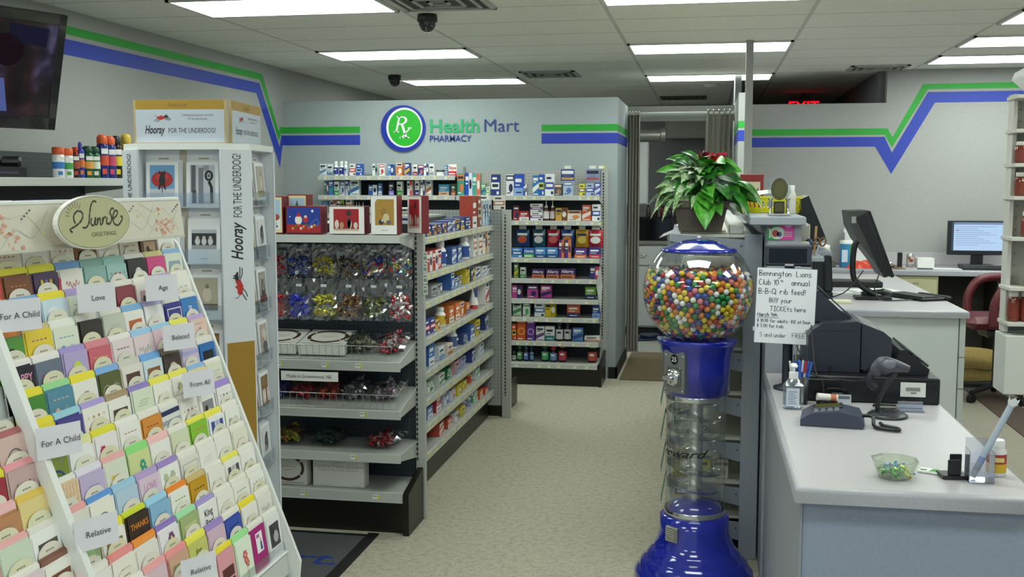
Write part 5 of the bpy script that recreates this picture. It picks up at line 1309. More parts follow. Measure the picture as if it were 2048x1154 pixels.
# white section signs clipped in front of the cards
def section_sign(word, y, z, r, label):
    x = -1.727 + .0273*(1.4727 - z)/.0727 + .034
    t = tag(thing('section_sign', label, 'sign', (x, y, z)), group='section signs on the card rack')
    t.rotation_euler = (math.radians(-6), 0, math.radians(64))
    m = MB(); n = 6; w, h = .118, .078; v = []
    for i in range(n+1):
        u = i/n - .5; v += [(u*w, -.006*(1-4*u*u), -h/2), (u*w, -.006*(1-4*u*u) - .002, h/2)]
    m.add(v, [(2*i, 2*i+2, 2*i+3, 2*i+1) for i in range(n)], M('dedde6', .45)); m.build('sign_card', t)
    m = MB(); m.text(word, .0215, .0, -.008, M('3a3a40', .5), -.0085); m.build('lettering', t)
    m = MB(); m.box(-.006, 0, -h/2-.02, .006, .003, -h/2+.01, ACRY); m.build('clip', t)
section_sign('For A Child', 2.355, 1.380, 2, 'white sign card reading For A Child, high on the rack by the picture edge')
section_sign('Love', 2.705, 1.387, 1, 'white sign card reading Love, on an upper tier of the rack')
section_sign('Age', 3.062, 1.381, 1, 'white sign card reading Age, on an upper tier towards the far end')
section_sign('Belated', 3.055, 1.230, 3, 'white sign card reading Belated, under the one reading Age')
section_sign('From All', 3.066, 1.084, 5, 'white sign card reading From All, in the middle of the rack')
section_sign('For A Child', 2.33, 1.078, 6, 'white sign card reading For A Child, just above the divider rail')
section_sign('Relative', 2.339, .852, 10, 'white sign card reading Relative, beside the lower part of the divider rail')
section_sign('Relative', 2.701, .632, 12, 'white sign card reading Relative, low down at the bottom picture edge')

# ================================================================ spinner of boxed photo cards behind the rack
spin = thing('card_spinner', 'white floor-standing card spinner with a gold and white header and photo cards', 'card spinner', (-2.025, 4.09, .009), math.radians(7.4))
SPW = M('cdd2d8', .4); GOLD = M('a8842a', .45); FAWN = M('b0a898', .6)
def octo(a, b): return [(-a, -b), (a, -b), (b, -a), (b, a), (a, b), (-a, b), (-b, a), (-b, -a)]
m = MB(); m.prism(octo(.160, .252), 'z', 1.822, 1.846, M('e8eae8', .35)); m.build('top_plate', spin)
m = MB(); m.prism(octo(.165, .262), 'z', .06, .085, SPW); m.build('bottom_plate', spin)
m = MB(); m.lathe([(.24, 0), (.24, .03), (.06, .05), (.06, .06)], M('c8cacc', .4), 28); m.build('foot', spin)
def spin_face(k): return rotz(k*math.pi/2)
# back boards with grey-brown centre strips, pocket ledges
for k in (0, 1):
    T = spin_face(k)
    m = MB(); m.box(-.157, -.196, .085, .157, -.188, 1.822, SPW, T=T); m.box(-.016, -.199, .085, .012, -.196, 1.822, FAWN, T=T)
    for x in (-.160, .156): m.box(x, -.25, .085, x+.004, -.19, 1.822, SPW, T=T)
    m.build('back_board', spin)
    for q in range(7):
        z = 1.785 - .218*q - .178
        m = MB(); m.box(-.15, -.236, z-.008, .15, -.197, z-.004, SPW, T=T); m.box(-.15, -.237, z-.008, .15, -.2355, z+.05, ACRY, T=T); m.build('pocket_ledge', spin)
for k in (2, 3):
    m = MB(); m.box(-.157, -.25, .085, .157, -.242, 1.822, SPW, T=spin_face(k)); m.build('back_board', spin)
# slanted corner panels, two in view carry vertical lettering
DOGR = M('b8302c', .5); INKB = M('26262a', .5)
def dog(mb, ox, oz, s, y, T=None, rot=0.0):
    c, q = math.cos(rot), math.sin(rot)
    def f(pts, mat, dy=0): mb.flat([(ox + s*(a*c - b*q), oz + s*(a*q + b*c)) for a, b in pts], mat, y-dy, T)
    def rb(pts, w, mat): mb.ribbon([(ox + s*(a*c - b*q), oz + s*(a*q + b*c)) for a, b in pts], w*s, mat, y-.0002, T)
    f([(-.42, -.12), (-.1, -.2), (.22, -.08), (.3, .1), (.2, .2), (.0, .12), (-.08, .24), (-.22, .12), (-.4, .14), (-.52, .0)], DOGR)
    f([(.22, .0), (.44, .02), (.62, .0), (.6, .1), (.5, .16), (.48, .3), (.40, .2), (.36, .34), (.3, .2), (.22, .16)], INKB, .0002)
    rb([(-.42, -.1), (-.62, -.2), (-.78, -.3)], .045, INKB); rb([(-.2, -.16), (-.4, -.3), (-.62, -.36)], .045, INKB); rb([(.24, -.06), (.5, -.2), (.78, -.22)], .045, INKB)
    rb([(.3, -.02), (.56, -.08), (.84, -.1)], .045, INKB); rb([(-.5, .06), (-.62, .16), (-.6, .28)], .035, INKB)
for k in range(4):
    T = spin_face(k) @ tr(.2095, -.2095, 0) @ rotz(math.pi/4)
    m = MB(); m.box(-.066, -.002, .085, .066, .006, 1.822, M('d4d9e0', .4), T=T)
    m.rect(-.058, .60, .060, 1.075, M('a07c2c', .5), -.0026, T) if k == 0 else None
    o = m.build('corner_panel', spin)
    if k in (0, 3):
        m = MB(); g1 = 'Hooray'; z0 = 1.395
        m.fit(g1, .070, .018, z0, .150, INKB, -.0028, bold=.018, shear=.35, T=T, rot=math.pi/2)
        m.fit('FOR THE UNDERDOG!', .052, .018, z0 + .166, .245, INKB, -.0028, T=T, rot=math.pi/2)
        if k == 0: dog(m, .0, 1.30, .082, -.0028, T, rot=math.pi/2*1.05)
        m.build('lettering', o)
# header boards on top
def header(T, w, small):
    m = MB(); m.box(-w/2-.008, -.226, 1.847, w/2+.008, -.216, 2.012, M('b8a678', .5), T=T); o = m.build('header_board', spin)
    m = MB(); y = -.2266
    m.rect(-w/2, 1.85, w/2, 1.975, M('bcc4d0', .45), y, T); m.rect(-w/2, 1.975, w/2, 2.011, GOLD, y, T)
    m.text('Sunrise', .026, -.01, 1.985, M('8a6a28', .5), y-.0004, shear=.3, T=T)
    dog(m, -w*.20, 1.944, .042, y-.0004, T)
    m.text('Celebrate the power and spirit', .0125, w*.20, 1.950, M('6a6a72', .5), y-.0004, T=T, sx=.8); m.text('of rescued animals', .0125, w*.20, 1.936, M('6a6a72', .5), y-.0004, T=T, sx=.8)
    m.fit('Hooray', .044, -w*.40, 1.884, w*.23, INKB, y-.0004, bold=.018, shear=.3, T=T)
    m.fit('FOR THE UNDERDOG!', .027, -w*.135, 1.886, w*.535, INKB, y-.0004, T=T)
    m.build('header_print', o)
header(Matrix.Identity(4), .345, False); header(spin_face(1) @ tr(.0, .034, 0), .385, True)
m = MB(); m.box(-.17, -.21, 1.847, .18, .2, 1.852, SPW); m.build('header_floor', spin)
# photo cards
def photo_art(m, w, h, k, y=-.0016):
    R = lambda *a: m.rect(*a[:4], M(a[4], .45), y - (a[5] if len(a) > 5 else 0)); O = lambda *a: m.oval(*a[:4], M(a[4], .45), y-(a[5] if len(a) > 5 else .0003), 14)
    L, Rr, b, t = -w*.38, w*.38, h*.22, h*.93
    if k == 0:
        R(L, b+.03, Rr, t, '6aa0cc'); R(L, b, Rr, b+.035, 'c8ccd4', .0001); O(0, h*.62, w*.34, h*.18, 'a82828'); O(0, h*.68, w*.2, h*.09, 'c03838', .0005)
        O(.0, h*.60, w*.1, h*.12, '1c1a1c', .0007); O(.002, h*.72, w*.08, h*.055, '201e20', .0008)
        for s in (-1, 1): m.flat([(s*w*.03, h*.74), (s*w*.10, h*.74), (s*w*.09, h*.83)], M('1c1a1c', .5), y-.0009); m.flat([(s*w*.02, h*.52), (s*w*.08, h*.52), (s*w*.13, h*.40), (s*w*.08, h*.40)], M('1c1a1c', .5), y-.0007)
        R(-w*.012, b+.02, w*.012, h*.46, '30343c', .0004)
    elif k == 1:
        R(L, b-.02, Rr, t, 'c4c8d0'); R(L+.004, h*.34, L+.022, t, '585c66', .0001); R(-w*.12, b-.02, w*.03, t-.01, '7a7c8a', .0001); R(L+.008, b-.02, L+.024, b+.03, '40424a', .0002); R(w*.03, h*.8, w*.2, t, '9a9ca6', .0001)
        n = 14; m.ribbon([(w*.2+w*.10*math.cos(6.283*i/n), h*.7+w*.13*math.sin(6.283*i/n)) for i in range(n)], w*.07, M('18191c', .5), y-.0005, closed=True); m.ribbon([(w*.2, h*.58), (w*.28, h*.45), (w*.29, b-.02)], w*.09, M('18191c', .5), y-.0005); O(w*.2, h*.7, w*.05, h*.04, '686a72', .0006)
    elif k == 2:
        R(L, h*.34, Rr, h*.68, '2c2e34'); R(L, h*.34, Rr, h*.42, '9c9ea4', .0001); R(L, h*.68, Rr, h*.76, 'b8bcc4', .0001)
        for x in (-.2, .0, .2): O(w*x, h*.50, w*.08, h*.08, 'd0d0d0', .0004); O(w*x, h*.58, w*.05, h*.04, 'c0c0c0', .0005)
    elif k == 3:
        R(L, b, Rr, t, '8a6438'); R(L, b+.02, L+.02, t, 'a88050', .0001); R(-w*.1, b, w*.2, t-.03, '6c4a28', .0001); m.flat([(w*.05, b), (w*.3, b), (w*.22, b+.05), (w*.1, b+.04)], M('181410', .5), y-.0004); R(L, t-.02, Rr, t-.012, 'a87c48', .0003)
    elif k == 4:
        R(L, b, Rr, t, '8c3830'); R(L, b, Rr, h*.42, '5c302c', .0001); O(0, h*.56, w*.10, h*.16, 'e0dcd4'); O(0, h*.74, w*.07, h*.05, 'e8e4dc'); O(0, h*.42, w*.26, h*.04, 'a87858', .0002)
    elif k == 5:
        R(L, b, Rr, t, 'b4ac9c'); R(L, b, Rr, h*.36, '6c645c', .0001); O(w*.05, h*.56, w*.14, h*.16, 'd0c4b0'); O(w*.05, h*.74, w*.06, h*.05, '8a7a68')
    elif k == 6:
        R(L, b, Rr, t, 'd8d8d8'); O(0, h*.56, w*.2, h*.2, '505052'); O(.01, h*.72, w*.1, h*.08, '28282a'); O(-w*.1, h*.42, w*.12, h*.08, '909092', .0005)
    elif k == 7:
        R(L, b, Rr, t, 'a88838'); m.flat([(-w*.16, b), (w*.16, b), (w*.08, h*.72), (-w*.06, h*.72)], M('e4e0d4', .5), y-.0003); O(0, h*.78, w*.07, h*.05, '302a24')
    elif k == 8:
        R(L, b, Rr, t, '9a948e'); R(L, b, Rr, b+.03, '8c3838', .0001); m.flat([(-w*.24, b+.02), (w*.24, b+.02), (w*.06, h*.78), (-w*.06, h*.78)], M('28282e', .5), y-.0003); O(0, h*.8, w*.07, h*.05, 'd0b8a0'); m.flat([(-w*.05, h*.5), (w*.05, h*.5), (0, h*.74)], M('d8d4d0', .5), y-.0005)
    elif k == 9:
        R(L, b, Rr, t, 'b8b0a0'); O(0, h*.5, w*.18, h*.24, 'd8d4c8'); O(0, h*.72, w*.09, h*.06, '3a3430', .0005)
    elif k == 10:
        R(L, b, Rr, t, 'b0a098'); O(0, h*.68, w*.26, h*.14, 'c8c4bc'); O(-w*.1, h*.58, w*.07, h*.04, 'c86838', .0005); O(.01, h*.4, w*.28, h*.12, '5a5860', .0004)
    elif k == 11:
        R(L, b, Rr, t, '8a6a40')
        for x, c in ((-.24, 'e0dcd4'), (-.06, 'f0ece4'), (.1, '9a3830'), (.26, 'd8d0c0')): O(w*x, h*.46, w*.08, h*.18, c); O(w*x, h*.66, w*.045, h*.04, '6a4a38', .0005)
        m.flat([(w*.1, h*.72), (w*.3, h*.9), (w*.2, h*.92)], M('2a2018', .5), y-.0005)
    R(-w*.12, h*.12, w*.12, h*.135, 'b0b0b4')
def photo_card(face, x, q, k, label, back=True):
    w, h = .127, .178; T0 = Matrix.Rotation(math.radians(7.4), 4, 'Z'); base = tr(-2.025, 4.09, 0) @ T0 @ spin_face(face)
    z = 1.785 - .218*q - h
    t = thing('photo_card', label, 'greeting card', (0, 0, 0), 0, 'photo cards on the spinner')
    t.matrix_world = base @ tr(x, -.226, z) @ rotx(math.radians(-4))
    m = MB(); m.box(-w/2, 0, 0, w/2, .006, h, M('eceef2', .45)); photo_art(m, w, h, k); m.build('card_front', t)
    m = MB()
    for i in range(3): m.box(-w/2+.006+.004*i, .007+.003*i, .002, w/2+.005+.004*i, .0085+.003*i, h+.002+.003*i, M('e0e2e6', .5))
    m.build('card_stock', t)
    m = MB(); n = 10; m.prism([(-w*.42, h*.5), (w*.42, h*.5), (w*.42, h+.006)] + [(w*.34*math.cos(math.pi*i/n), h+.012+.014*math.sin(math.pi*i/n)) for i in range(n+1)] + [(-w*.42, h+.006)], 'y', .016, .0168, M('d8d6d0', .5)); m.rect(-.02, h+.012, .02, h+.017, M('8a8880', .5), .0156); m.build('name_tab', t)
PL = {0: 'black dog on a red chair, blue wall', 1: 'black curled shape on grey stripes', 2: 'three pale pups on a dark ground', 3: 'brown wood panel with a dark corner', 4: 'white dog against a red seat', 5: 'pale brown pet on grey', 6: 'grey and black shaggy pet',
      7: 'white robed figure on gold', 8: 'dark coated figure and white collar', 9: 'cream dog with a dark face', 10: 'silver helmet shape with orange spot', 11: 'row of costumed figures on brown'}
for q, ks in enumerate(((0, 1), (6, 2), (9, 5), (10, 3), (4, 11), (5, 8), (7, 9))):
    for i, k in enumerate(ks): photo_card(0, (-.079, .079)[i], q, k, f'photo card, {PL[k]}, spinner front, {("outer", "inner")[i]} column, row {q+1}')
for q, ks in enumerate(((4, 5), (7, 6), (7, 8), (9, 10), (4, 11), (5, 6))):
    for i, k in enumerate(ks): photo_card(1, (-.079, .079)[i], q, k, f'photo card, {PL[k]}, spinner side, {("near", "far")[i]} column, row {q+1}')
# ================================================================ gumball machine
NAVY = M('10209c', .12, coat=1.0); CHROME = M('d0d2d4', .12, 1.0); PLATE = M('9ea09e', .35, .8)
GX, GY = -.033, 4.575
gum = thing('gumball_machine', 'blue gumball machine with a big clear globe and a clear spiral column', 'gumball machine', (GX, GY, 0))
m = MB(); m.lathe([(.252, 0), (.256, .02), (.252, .045), (.236, .062), (.232, .066), (.228, .085), (.208, .102), (.203, .106), (.198, .122), (.178, .142), (.173, .147), (.158, .185), (.148, .23), (.146, .288), (.132, .292)], NAVY, 56); m.build('base', gum)
m = MB(); m.lathe([(.1275, .288), (.1295, .292), (.1295, .314), (.127, .318)], CHROME, 48, caps=False); m.build('chrome_ring', gum)
m = MB(); m.lathe([(.1275, .793), (.1295, .797), (.1295, .815), (.127, .818)], CHROME, 48, caps=False); m.build('chrome_ring', gum)
m = MB(); m.lathe([(.122, .30), (.11, .33), (.08, .352), (.04, .36), (.001, .362)], NAVY, 40, caps=False); m.build('landing_dome', gum)
GLASS = clear_mat('clear_tube', 'fafcfc', .22, .02); GLOBE = clear_mat('clear_globe', 'fafcfc', .22, .015)
m = MB(); m.lathe([(.1262, .30), (.1262, .81)], GLASS, 48, caps=False); m.build('tube', gum)
m = MB(); m.lathe([(.030, .345), (.030, .81)], M('c4c8ca', .25, .7), 20, caps=False)
for k in range(6):
    z = .40 + .075*k; m.lathe([(.0315, z), (.034, z+.004), (.0315, z+.008)], CHROME, 20, caps=False)
m.build('core_column', gum)
RAMP = clear_mat('clear_ramp', 'eef2f2', .48, .06, haze=.05)
m = MB(); v = []; turns = 5.2; n = 150                   # dished helical slide
for i in range(n+1):
    a = -turns*2*math.pi*i/n; z = .385 + .40*i/n
    for r, dz in ((.03, .012), (.07, -.004), (.10, -.002), (.121, .016)): v.append((r*math.cos(a), r*math.sin(a), z+dz))
m.add(v, [(4*i+q, 4*i+q+1, 4*i+q+5, 4*i+q+4) for i in range(n) for q in range(3)], RAMP, True); m.build('spiral_ramp', gum)
m = MB(); m.lathe([(.128, .815), (.138, .818), (.139, .93), (.142, .975), (.149, 1.0), (.160, 1.028), (.170, 1.048), (.166, 1.052), (.12, 1.052)], NAVY, 56); m.build('head', gum)
GR, GZ = .231, 1.252
def gl(r): return [(r*math.cos(t), GZ + r*math.sin(t)) for t in [math.radians(-60 + 107*i/28) for i in range(29)]]
m = MB(); m.lathe(gl(GR), GLOBE, 72, caps=False); m.build('globe', gum)
zt = GZ + GR*math.sin(math.radians(47))
m = MB(); m.lathe([(.150, zt-.006), (.158, zt-.006), (.160, zt+.003), (.152, zt+.010), (.140, zt+.014), (.105, zt+.030), (.06, zt+.043), (.02, zt+.048), (.001, zt+.048)], NAVY, 48); m.build('lid', gum)
m = MB(); m.sphere((0, 0, zt+.054), .010, CHROME, 12, 8); m.build('lid_knob', gum)
# coin mechanism on the left front
an = math.radians(-128)
T = tr(.1405*math.cos(an), .1405*math.sin(an), 0) @ rotz(an + math.pi/2)
m = MB(); pl_ = [(-.055, .835), (.055, .835), (.055, 1.0), (.045, 1.012), (.03, 1.006), (.015, 1.016), (0, 1.01), (-.015, 1.016), (-.03, 1.006), (-.045, 1.012), (-.055, 1.0)]
m.prism(pl_, 'y', -.008, .02, PLATE, T)
for x, z in ((-.045, .845), (.045, .845), (-.045, .99), (.045, .99)): m.sphere((x, -.008, z), .004, CHROME, 8, 6, T)
o = m.build('coin_plate', gum)
m = MB(); m.oval(0, .975, .019, .022, M('0c0c0e', .4), -.0095, 20, T); m.text('25', .027, 0, .966, M('f0f0ec', .5), -.0105, bold=.01, T=T); m.build('price_disc', o)
m = MB(); m.box(-.036, -.014, .86, .036, -.008, .945, M('868886', .3, .9), .003, T); m.lathe([(.036, 0), (.036, .012), (.028, .018), (.02, .02)], CHROME, 24, T=T @ tr(0, -.012, .90) @ rotx(math.pi/2)); m.box(-.030, -.052, .893, .018, -.03, .907, CHROME, .003, T); m.box(-.008, -.05, .878, .008, -.028, .92, CHROME, .004, T); m.build('turn_handle', o)
T = tr(.142*math.cos(an+.03), .142*math.sin(an+.03), 0) @ rotz(an + math.pi/2)
m = MB(); m.box(-.034, -.016, .195, .030, .02, .262, PLATE, .004, T)
for k in range(6): m.box(-.030, -.019, .203+.009*k, .018, -.015, .207+.009*k, CHROME, 0, T)
m.build('prize_flap', gum)
# painted script around the tube
m = MB(); g = text_geo('reward', .012, .45)
R_ = .1268; s_ = .058; c0 = math.radians(-118)
m.add([(R_*math.cos(c0 + (x-g[2]/2)*s_*1.3/R_), R_*math.sin(c0 + (x-g[2]/2)*s_*1.3/R_), .555 + z*s_*.8 + x*s_*.05) for x, z in g[0]], g[1], M('101012', .5)); m.build('script_lettering', gum)
# gumballs: packed against the globe wall, the nearest three hundred one by one
import numpy as np
rg = np.random.default_rng(5)
N_ = 1040; d_ = .0255; rr_ = GR - .0145
P_ = rg.normal(size=(N_, 3)); P_ /= np.linalg.norm(P_, axis=1)[:, None]
for it in range(70):
    D = P_[:, None, :] - P_[None, :, :]; L = np.sqrt((D**2).sum(2)) + np.eye(N_)*9
    q = np.clip(d_/rr_*1.08 - L, 0, None)
    P_ += (D/L[..., None]*q[..., None]).sum(1)*.35; P_ /= np.linalg.norm(P_, axis=1)[:, None]
pts = [tuple(p*rr_) for p in P_ if -.82 < p[2] < .36]
lvl = .36*rr_                                           # heaped top layer
for i in range(-9, 10):
    for j in range(-9, 10):
        x, y = i*.0255 + (j % 2)*.0127 + rg.uniform(-.002, .002), j*.0222 + rg.uniform(-.002, .002)
        if math.hypot(x, y) < .178: pts.append((x, y, lvl + rg.uniform(-.004, .009)))
for k in range(420):                                    # second layer, closes the gaps
    p = rg.normal(size=3); p /= np.linalg.norm(p)
    if -.85 < p[2] < .30: pts.append(tuple(p*(rr_-.021)))
camv = np.array([0 - GX, 0 - GY, 1.7 - GZ]); camv /= np.linalg.norm(camv)
shell = sorted(range(len(pts)), key=lambda i: -(np.dot(pts[i], camv) if np.linalg.norm(pts[i]) > rr_-.006 or pts[i][2] > lvl-.006 else -1))
GC = [('f0d428', 'yellow'), ('e87c20', 'orange'), ('c02430', 'red'), ('f2f2ee', 'white'), ('148044', 'green'), ('1e48a8', 'blue'), ('38247c', 'purple'), ('e87888', 'pink'), ('f4f4f0', 'white'), ('f0d020', 'yellow'), ('2440a0', 'blue'), ('1c9048', 'green'), ('f0882a', 'orange')]
balls = {}
for h, n in GC:
    m = MB(); m.sphere((0, 0, 0), .0124, M(h, .28, coat=.4), 16, 10); o = m.build('gumball'); COL.objects.unlink(o); balls[h] = o.data; bpy.data.objects.remove(o)
rest = MB()
cr = random.Random(9)
for rank, i in enumerate(shell):
    h, n = cr.choice(GC)
    p = (GX + pts[i][0], GY + pts[i][1], GZ + pts[i][2])
    if rank < 300:
        o = mesh_obj('gumball', balls[h]); o.location = p
        tag(o, f'{n} gumball in the clear globe of the blue machine', 'gumball', f'{n} gumballs in the globe')
    else: rest.sphere(p, .0124, M(h, .28, coat=.4), 10, 7)
tag(rest.build('gumballs'), 'remaining mixed gumballs behind the front ones in the globe', 'gumballs', kind='stuff')

# ================================================================ gondola on the right of the aisle, seen end on
rgd = thing('card_shelf', 'grey shelf unit seen end on behind the gumball machine, plant pot on top', 'shelf unit', (.02, 5.6, 0))
RZ = [1.475, 1.17, .965, .76, .554, .35]
m = MB(); m.box(.165, 4.85, 0, .243, 4.90, 1.478, M('a0a7b0', .4), .003); m.build('end_post', rgd, world=True)
m = MB(); m.box(.20, 4.90, 0, .235, 8.05, 1.47, M('80868e', .5)); m.build('back_panel', rgd, world=True)
m = MB(); m.box(-.15, 4.92, 0, .20, 8.05, .17, KICK); m.build('base', rgd, world=True)
for i, z in enumerate(RZ + [.19]):
    m = MB(); m.box(-.155, 4.89, z-.012, .20, 8.05, z, M('c8c8be', .5)); m.box(-.165, 4.89, z-.034, -.153, 8.05, z+.004, LIP, .002)
    o = m.build('shelf', rgd, world=True)
    b = MB(); b.prism([(-.16, z+.002), (-.16, z-.03), (.165, z-.105), (.165, z-.022)], 'y', 4.862, 4.872, M('8f96a0', .4)); b.sphere((.15, 4.862, z-.05), .004, M('3a3c40', .4), 8, 6); b.build('bracket', o).location = (-.02, -5.6, 0)
# cream card stock laid on the top and plastic side pocket with papers
m = MB(); m.box(-.14, 4.95, 1.476, .085, 8.0, 1.486, M('d6d2bc', .6), .003); m.box(.10, 4.92, 1.476, .16, 8.0, 1.512, M('b0b2ae', .5), .004); tag(m.build('top_board'), 'cream board with grey rail lying along the top of the right shelf unit', 'board')
t = thing('document_pocket', 'clear plastic pocket holding folded papers at the shelf end beneath the plant', 'document holder', (-.165, 4.93, 1.40))
m = MB(); m.box(-.012, -.03, -.05, .05, .02, .07, clear_mat('pocket_plastic', 'dfe8f0', .3, .1, haze=.15), .004); m.build('pocket', t)
m = MB(); m.poly([(-.005, 0, .0), (.03, 0, -.02), (.05, .0, .10), (.02, 0, .12)], M('c8ccd4', .6)); m.poly([(-.05, .005, .055), (.03, .005, .085), (.03, .005, .10), (-.03, .005, .075)], M('e8e4e4', .6)); m.build('folded_paper', t)
cs = random.Random(21)
for k, (z, items) in enumerate(((.965, ((-.13, 'e8e4dc', 'd89058', .10), (-.05, 'e0e0da', 'c05040', .08), (.03, 'd8d8d8', '6a80b0', .09))), (.76, ((-.12, 'e08040', 'f0e8e0', .07), (-.02, 'd87838', 'e8e8f0', .06), (.06, 'c8ccc8', '8a9aa0', .08))),
                           (.554, ((-.12, '3a6a48', 'c8d0c0', .10), (-.03, 'dcd8d0', 'a0a0a8', .06))), (.35, ((-.12, 'd0c028', '3a3a30', .12), (-.02, 'c8c020', '4a6a30', .09), (.06, 'e0dccc', 'b0a090', .08))), (.19, ((-.11, 'c8b820', '3a3a30', .11), (-.01, 'dcd8cc', '8090a0', .09))))):
    for i, (x, c1, c2, h) in enumerate(items):
        o = carton(.07, h, .09, c1, c2).build('carton'); place(o, (x+.02, 4.925 + cs.uniform(0, .01), z+.001), cs.uniform(-.04, .04), f'{pair(c1, c2)} carton, {ORD[i]} from left, shelf {ORD[k]} down behind the spiral column', 'box', 'cartons behind the spiral column')
for k, z in enumerate((1.06, .80, .62, .45, .28)):
    t = thing('hanging_tag', f'green slip hanging off the aisle edge of the right shelf unit, {ORD[k]} from the top', 'tag', (-.178, 4.96 + .06*k, z), 0, 'green slips along the right shelf unit')
    m = MB(); m.poly([(0, 0, 0), (-.004, .05, .01), (-.026, .055, -.12), (-.022, .0, -.14)], M('4a7a6a', .5)); m.poly([(.0008, 0, 0), (-.0032, .05, .01), (-.0252, .055, -.12), (-.0212, .0, -.14)], M('4a7a6a', .5)); m.build('slip', t)
    m = MB(); m.box(-.003, -.002, -.005, .004, .052, .012, M('20282a', .4)); m.build('clip', t)

# ================================================================ potted plant on the shelf end
pot = thing('potted_plant', 'bushy potted plant with variegated and red leaves in a square grey-brown pot', 'plant', (-.03, 5.02, 1.487))
POT = speckle('pot_clay', '5c5248', ('50473e', '675c50'), 40, .7, .6)
m = MB()
def sq(r, z): return [(-r, -r, z), (r, -r, z), (r, r, z), (-r, r, z)]
R4 = [sq(.094, 0), sq(.117, .105), sq(.124, .107), (sq(.128, .138)), sq(.118, .138), sq(.112, .118)]
v = [p for q in R4 for p in q]; f = [(3, 2, 1, 0)] + [(4*k+i, 4*k+(i+1) % 4, 4*k+4+(i+1) % 4, 4*k+4+i) for k in range(5) for i in range(4)]
m.add(v, f, POT); m.build('pot', pot)
m = MB(); m.add(sq(.112, .118), [(0, 1, 2, 3)], speckle('potting_soil', '2e2620', ('1e1812', '40362c'), 120, .95, .8)); m.build('soil', pot)
def leaf(mb, stem_mb, root, tip_dir, L, Wd, droop, mat, mat2=None, curl=.25, kind='heart', face=None):
    """stem from ROOT, then a folded, drooping blade; mat2 colours the pale middle of variegated leaves"""
    d = Vector(tip_dir).normalized(); side = d.cross(Vector((0, 0, 1)))
    side = side.normalized() if side.length > .05 else Vector((1, 0, 0))
    if face is not None and d.cross(face).length > .1: side = d.cross(face).normalized()
    up = side.cross(d)
    n = 8; prof_ = {'heart': [0, .62, .92, 1.0, .93, .78, .55, .28, .0], 'lance': [0, .3, .62, .88, 1.0, .92, .7, .36, .0], 'arrow': [.55, .95, 1.0, .86, .7, .52, .34, .17, .0]}[kind]
    base = Vector(root); rows = []
    for i in range(n+1):
        q = i/n; c = base + d*(L*q) - Vector((0, 0, 1))*(droop*L*q*q) + up*(.05*L*math.sin(q*3.1))
        w = Wd/2*prof_[i]; e = up*(curl*w)
        back = d*(-.16*L if kind in ('heart', 'arrow') and i <= 1 else 0)
        rows.append([c - side*w + e + back, c - side*w*.52 + e*.35 + back*.4, c, c + side*w*.52 + e*.35 + back*.4, c + side*w + e + back])
    v = [p for r in rows for p in r]
    for k in range(4):
        f = [(5*i+k, 5*i+k+1, 5*i+k+6, 5*i+k+5) for i in range(n)]
        mb.add(v, f, (mat2 if mat2 and k in (1, 2) else mat), True)
def lmat(nm, a, b, sc=70):
    m, nt, bs = new_mat(nm, .32); pos, s = xyz(nt); f = noise(nt, pos, sc, 3, .65)
    nt.links.new(ramp(nt, f, [(.38, a), (.62, b)]), bs.inputs['Base Color']); return m
LG = lmat('leaf_green', '1c5a1c', '3a8a2e', 30); LD = lmat('leaf_deep', '144818', '2a6e26', 30); LV = lmat('leaf_variegated', '2a6a28', 'b8d098', 120); LP = lmat('leaf_pale', '6a9a58', 'dce8c8', 110); LR = lmat('leaf_red', '8a101c', 'b82030', 40); LB = lmat('leaf_bright', '3c9028', '66b444', 40)
rl = random.Random(12)
fo = {'pale_foliage': MB(), 'green_foliage': MB(), 'red_foliage': MB()}; st = MB()
def add_leaf(grp, az, el, dist, h, L, W_2, droop, m1, m2=None, kind='heart'):
    a = math.radians(az); root = (dist*math.cos(a), dist*math.sin(a), h)
    e = math.radians(el); dr = (math.cos(a)*math.cos(e), math.sin(a)*math.cos(e), math.sin(e))
    leaf(fo[grp], st, root, dr, L, W_2, droop, m1, m2, kind=kind)
    st.tube(smooth_path([(dist*.25*math.cos(a), dist*.25*math.sin(a), .118), (dist*.6*math.cos(a), dist*.6*math.sin(a), .118 + (h-.118)*.75), root], 4), .0022, M('4a7a38', .5), 5)
def dome_leaf(grp, az, elev, L, W_2, m1, m2, kind, reach=1.0, hang=.6):
    """leaf carried on the bushy outline: starts inside the dome and hangs outward"""
    a, e = math.radians(az), math.radians(elev)
    o = Vector((math.cos(a)*math.cos(e), math.sin(a)*math.cos(e), math.sin(e)))
    root = Vector((o.x*.125*reach, o.y*.105*reach, .165 + o.z*.135*reach))
    d = (Vector((o.x, o.y, 0)).normalized()*.85 + Vector((0, 0, .75*math.sin(e) - hang))).normalized()
    leaf(fo[grp], st, root, d, L, W_2, rl.uniform(.1, .4), m1, m2, kind=kind, curl=.16, face=o*.55 + Vector((rl.uniform(-.35, .35), -.75, .45 + rl.uniform(-.3, .3))))
    st.tube(smooth_path([(o.x*.02, o.y*.02, .118), (root.x*.5, root.y*.5, .118 + (root.z-.118)*.8 + .02), tuple(root)], 4), .0022, M('4a7a38', .5), 5)
for k in range(44):      # variegated arrow leaves, left side
    dome_leaf('pale_foliage', rl.uniform(150, 272), rl.uniform(-5, 75), rl.uniform(.075, .11), rl.uniform(.055, .085), (LV, LV, LG)[k % 3], LP, 'arrow', rl.uniform(.8, 1.12), rl.uniform(.2, .8))
for k in range(40):      # broad heart leaves, right side and front
    dome_leaf('green_foliage', rl.uniform(-92, 80), rl.uniform(-5, 70), rl.uniform(.09, .135), rl.uniform(.065, .095), (LG, LD, LB)[k % 3], LB if k % 6 == 0 else None, 'heart', rl.uniform(.8, 1.15), rl.uniform(.2, .75))
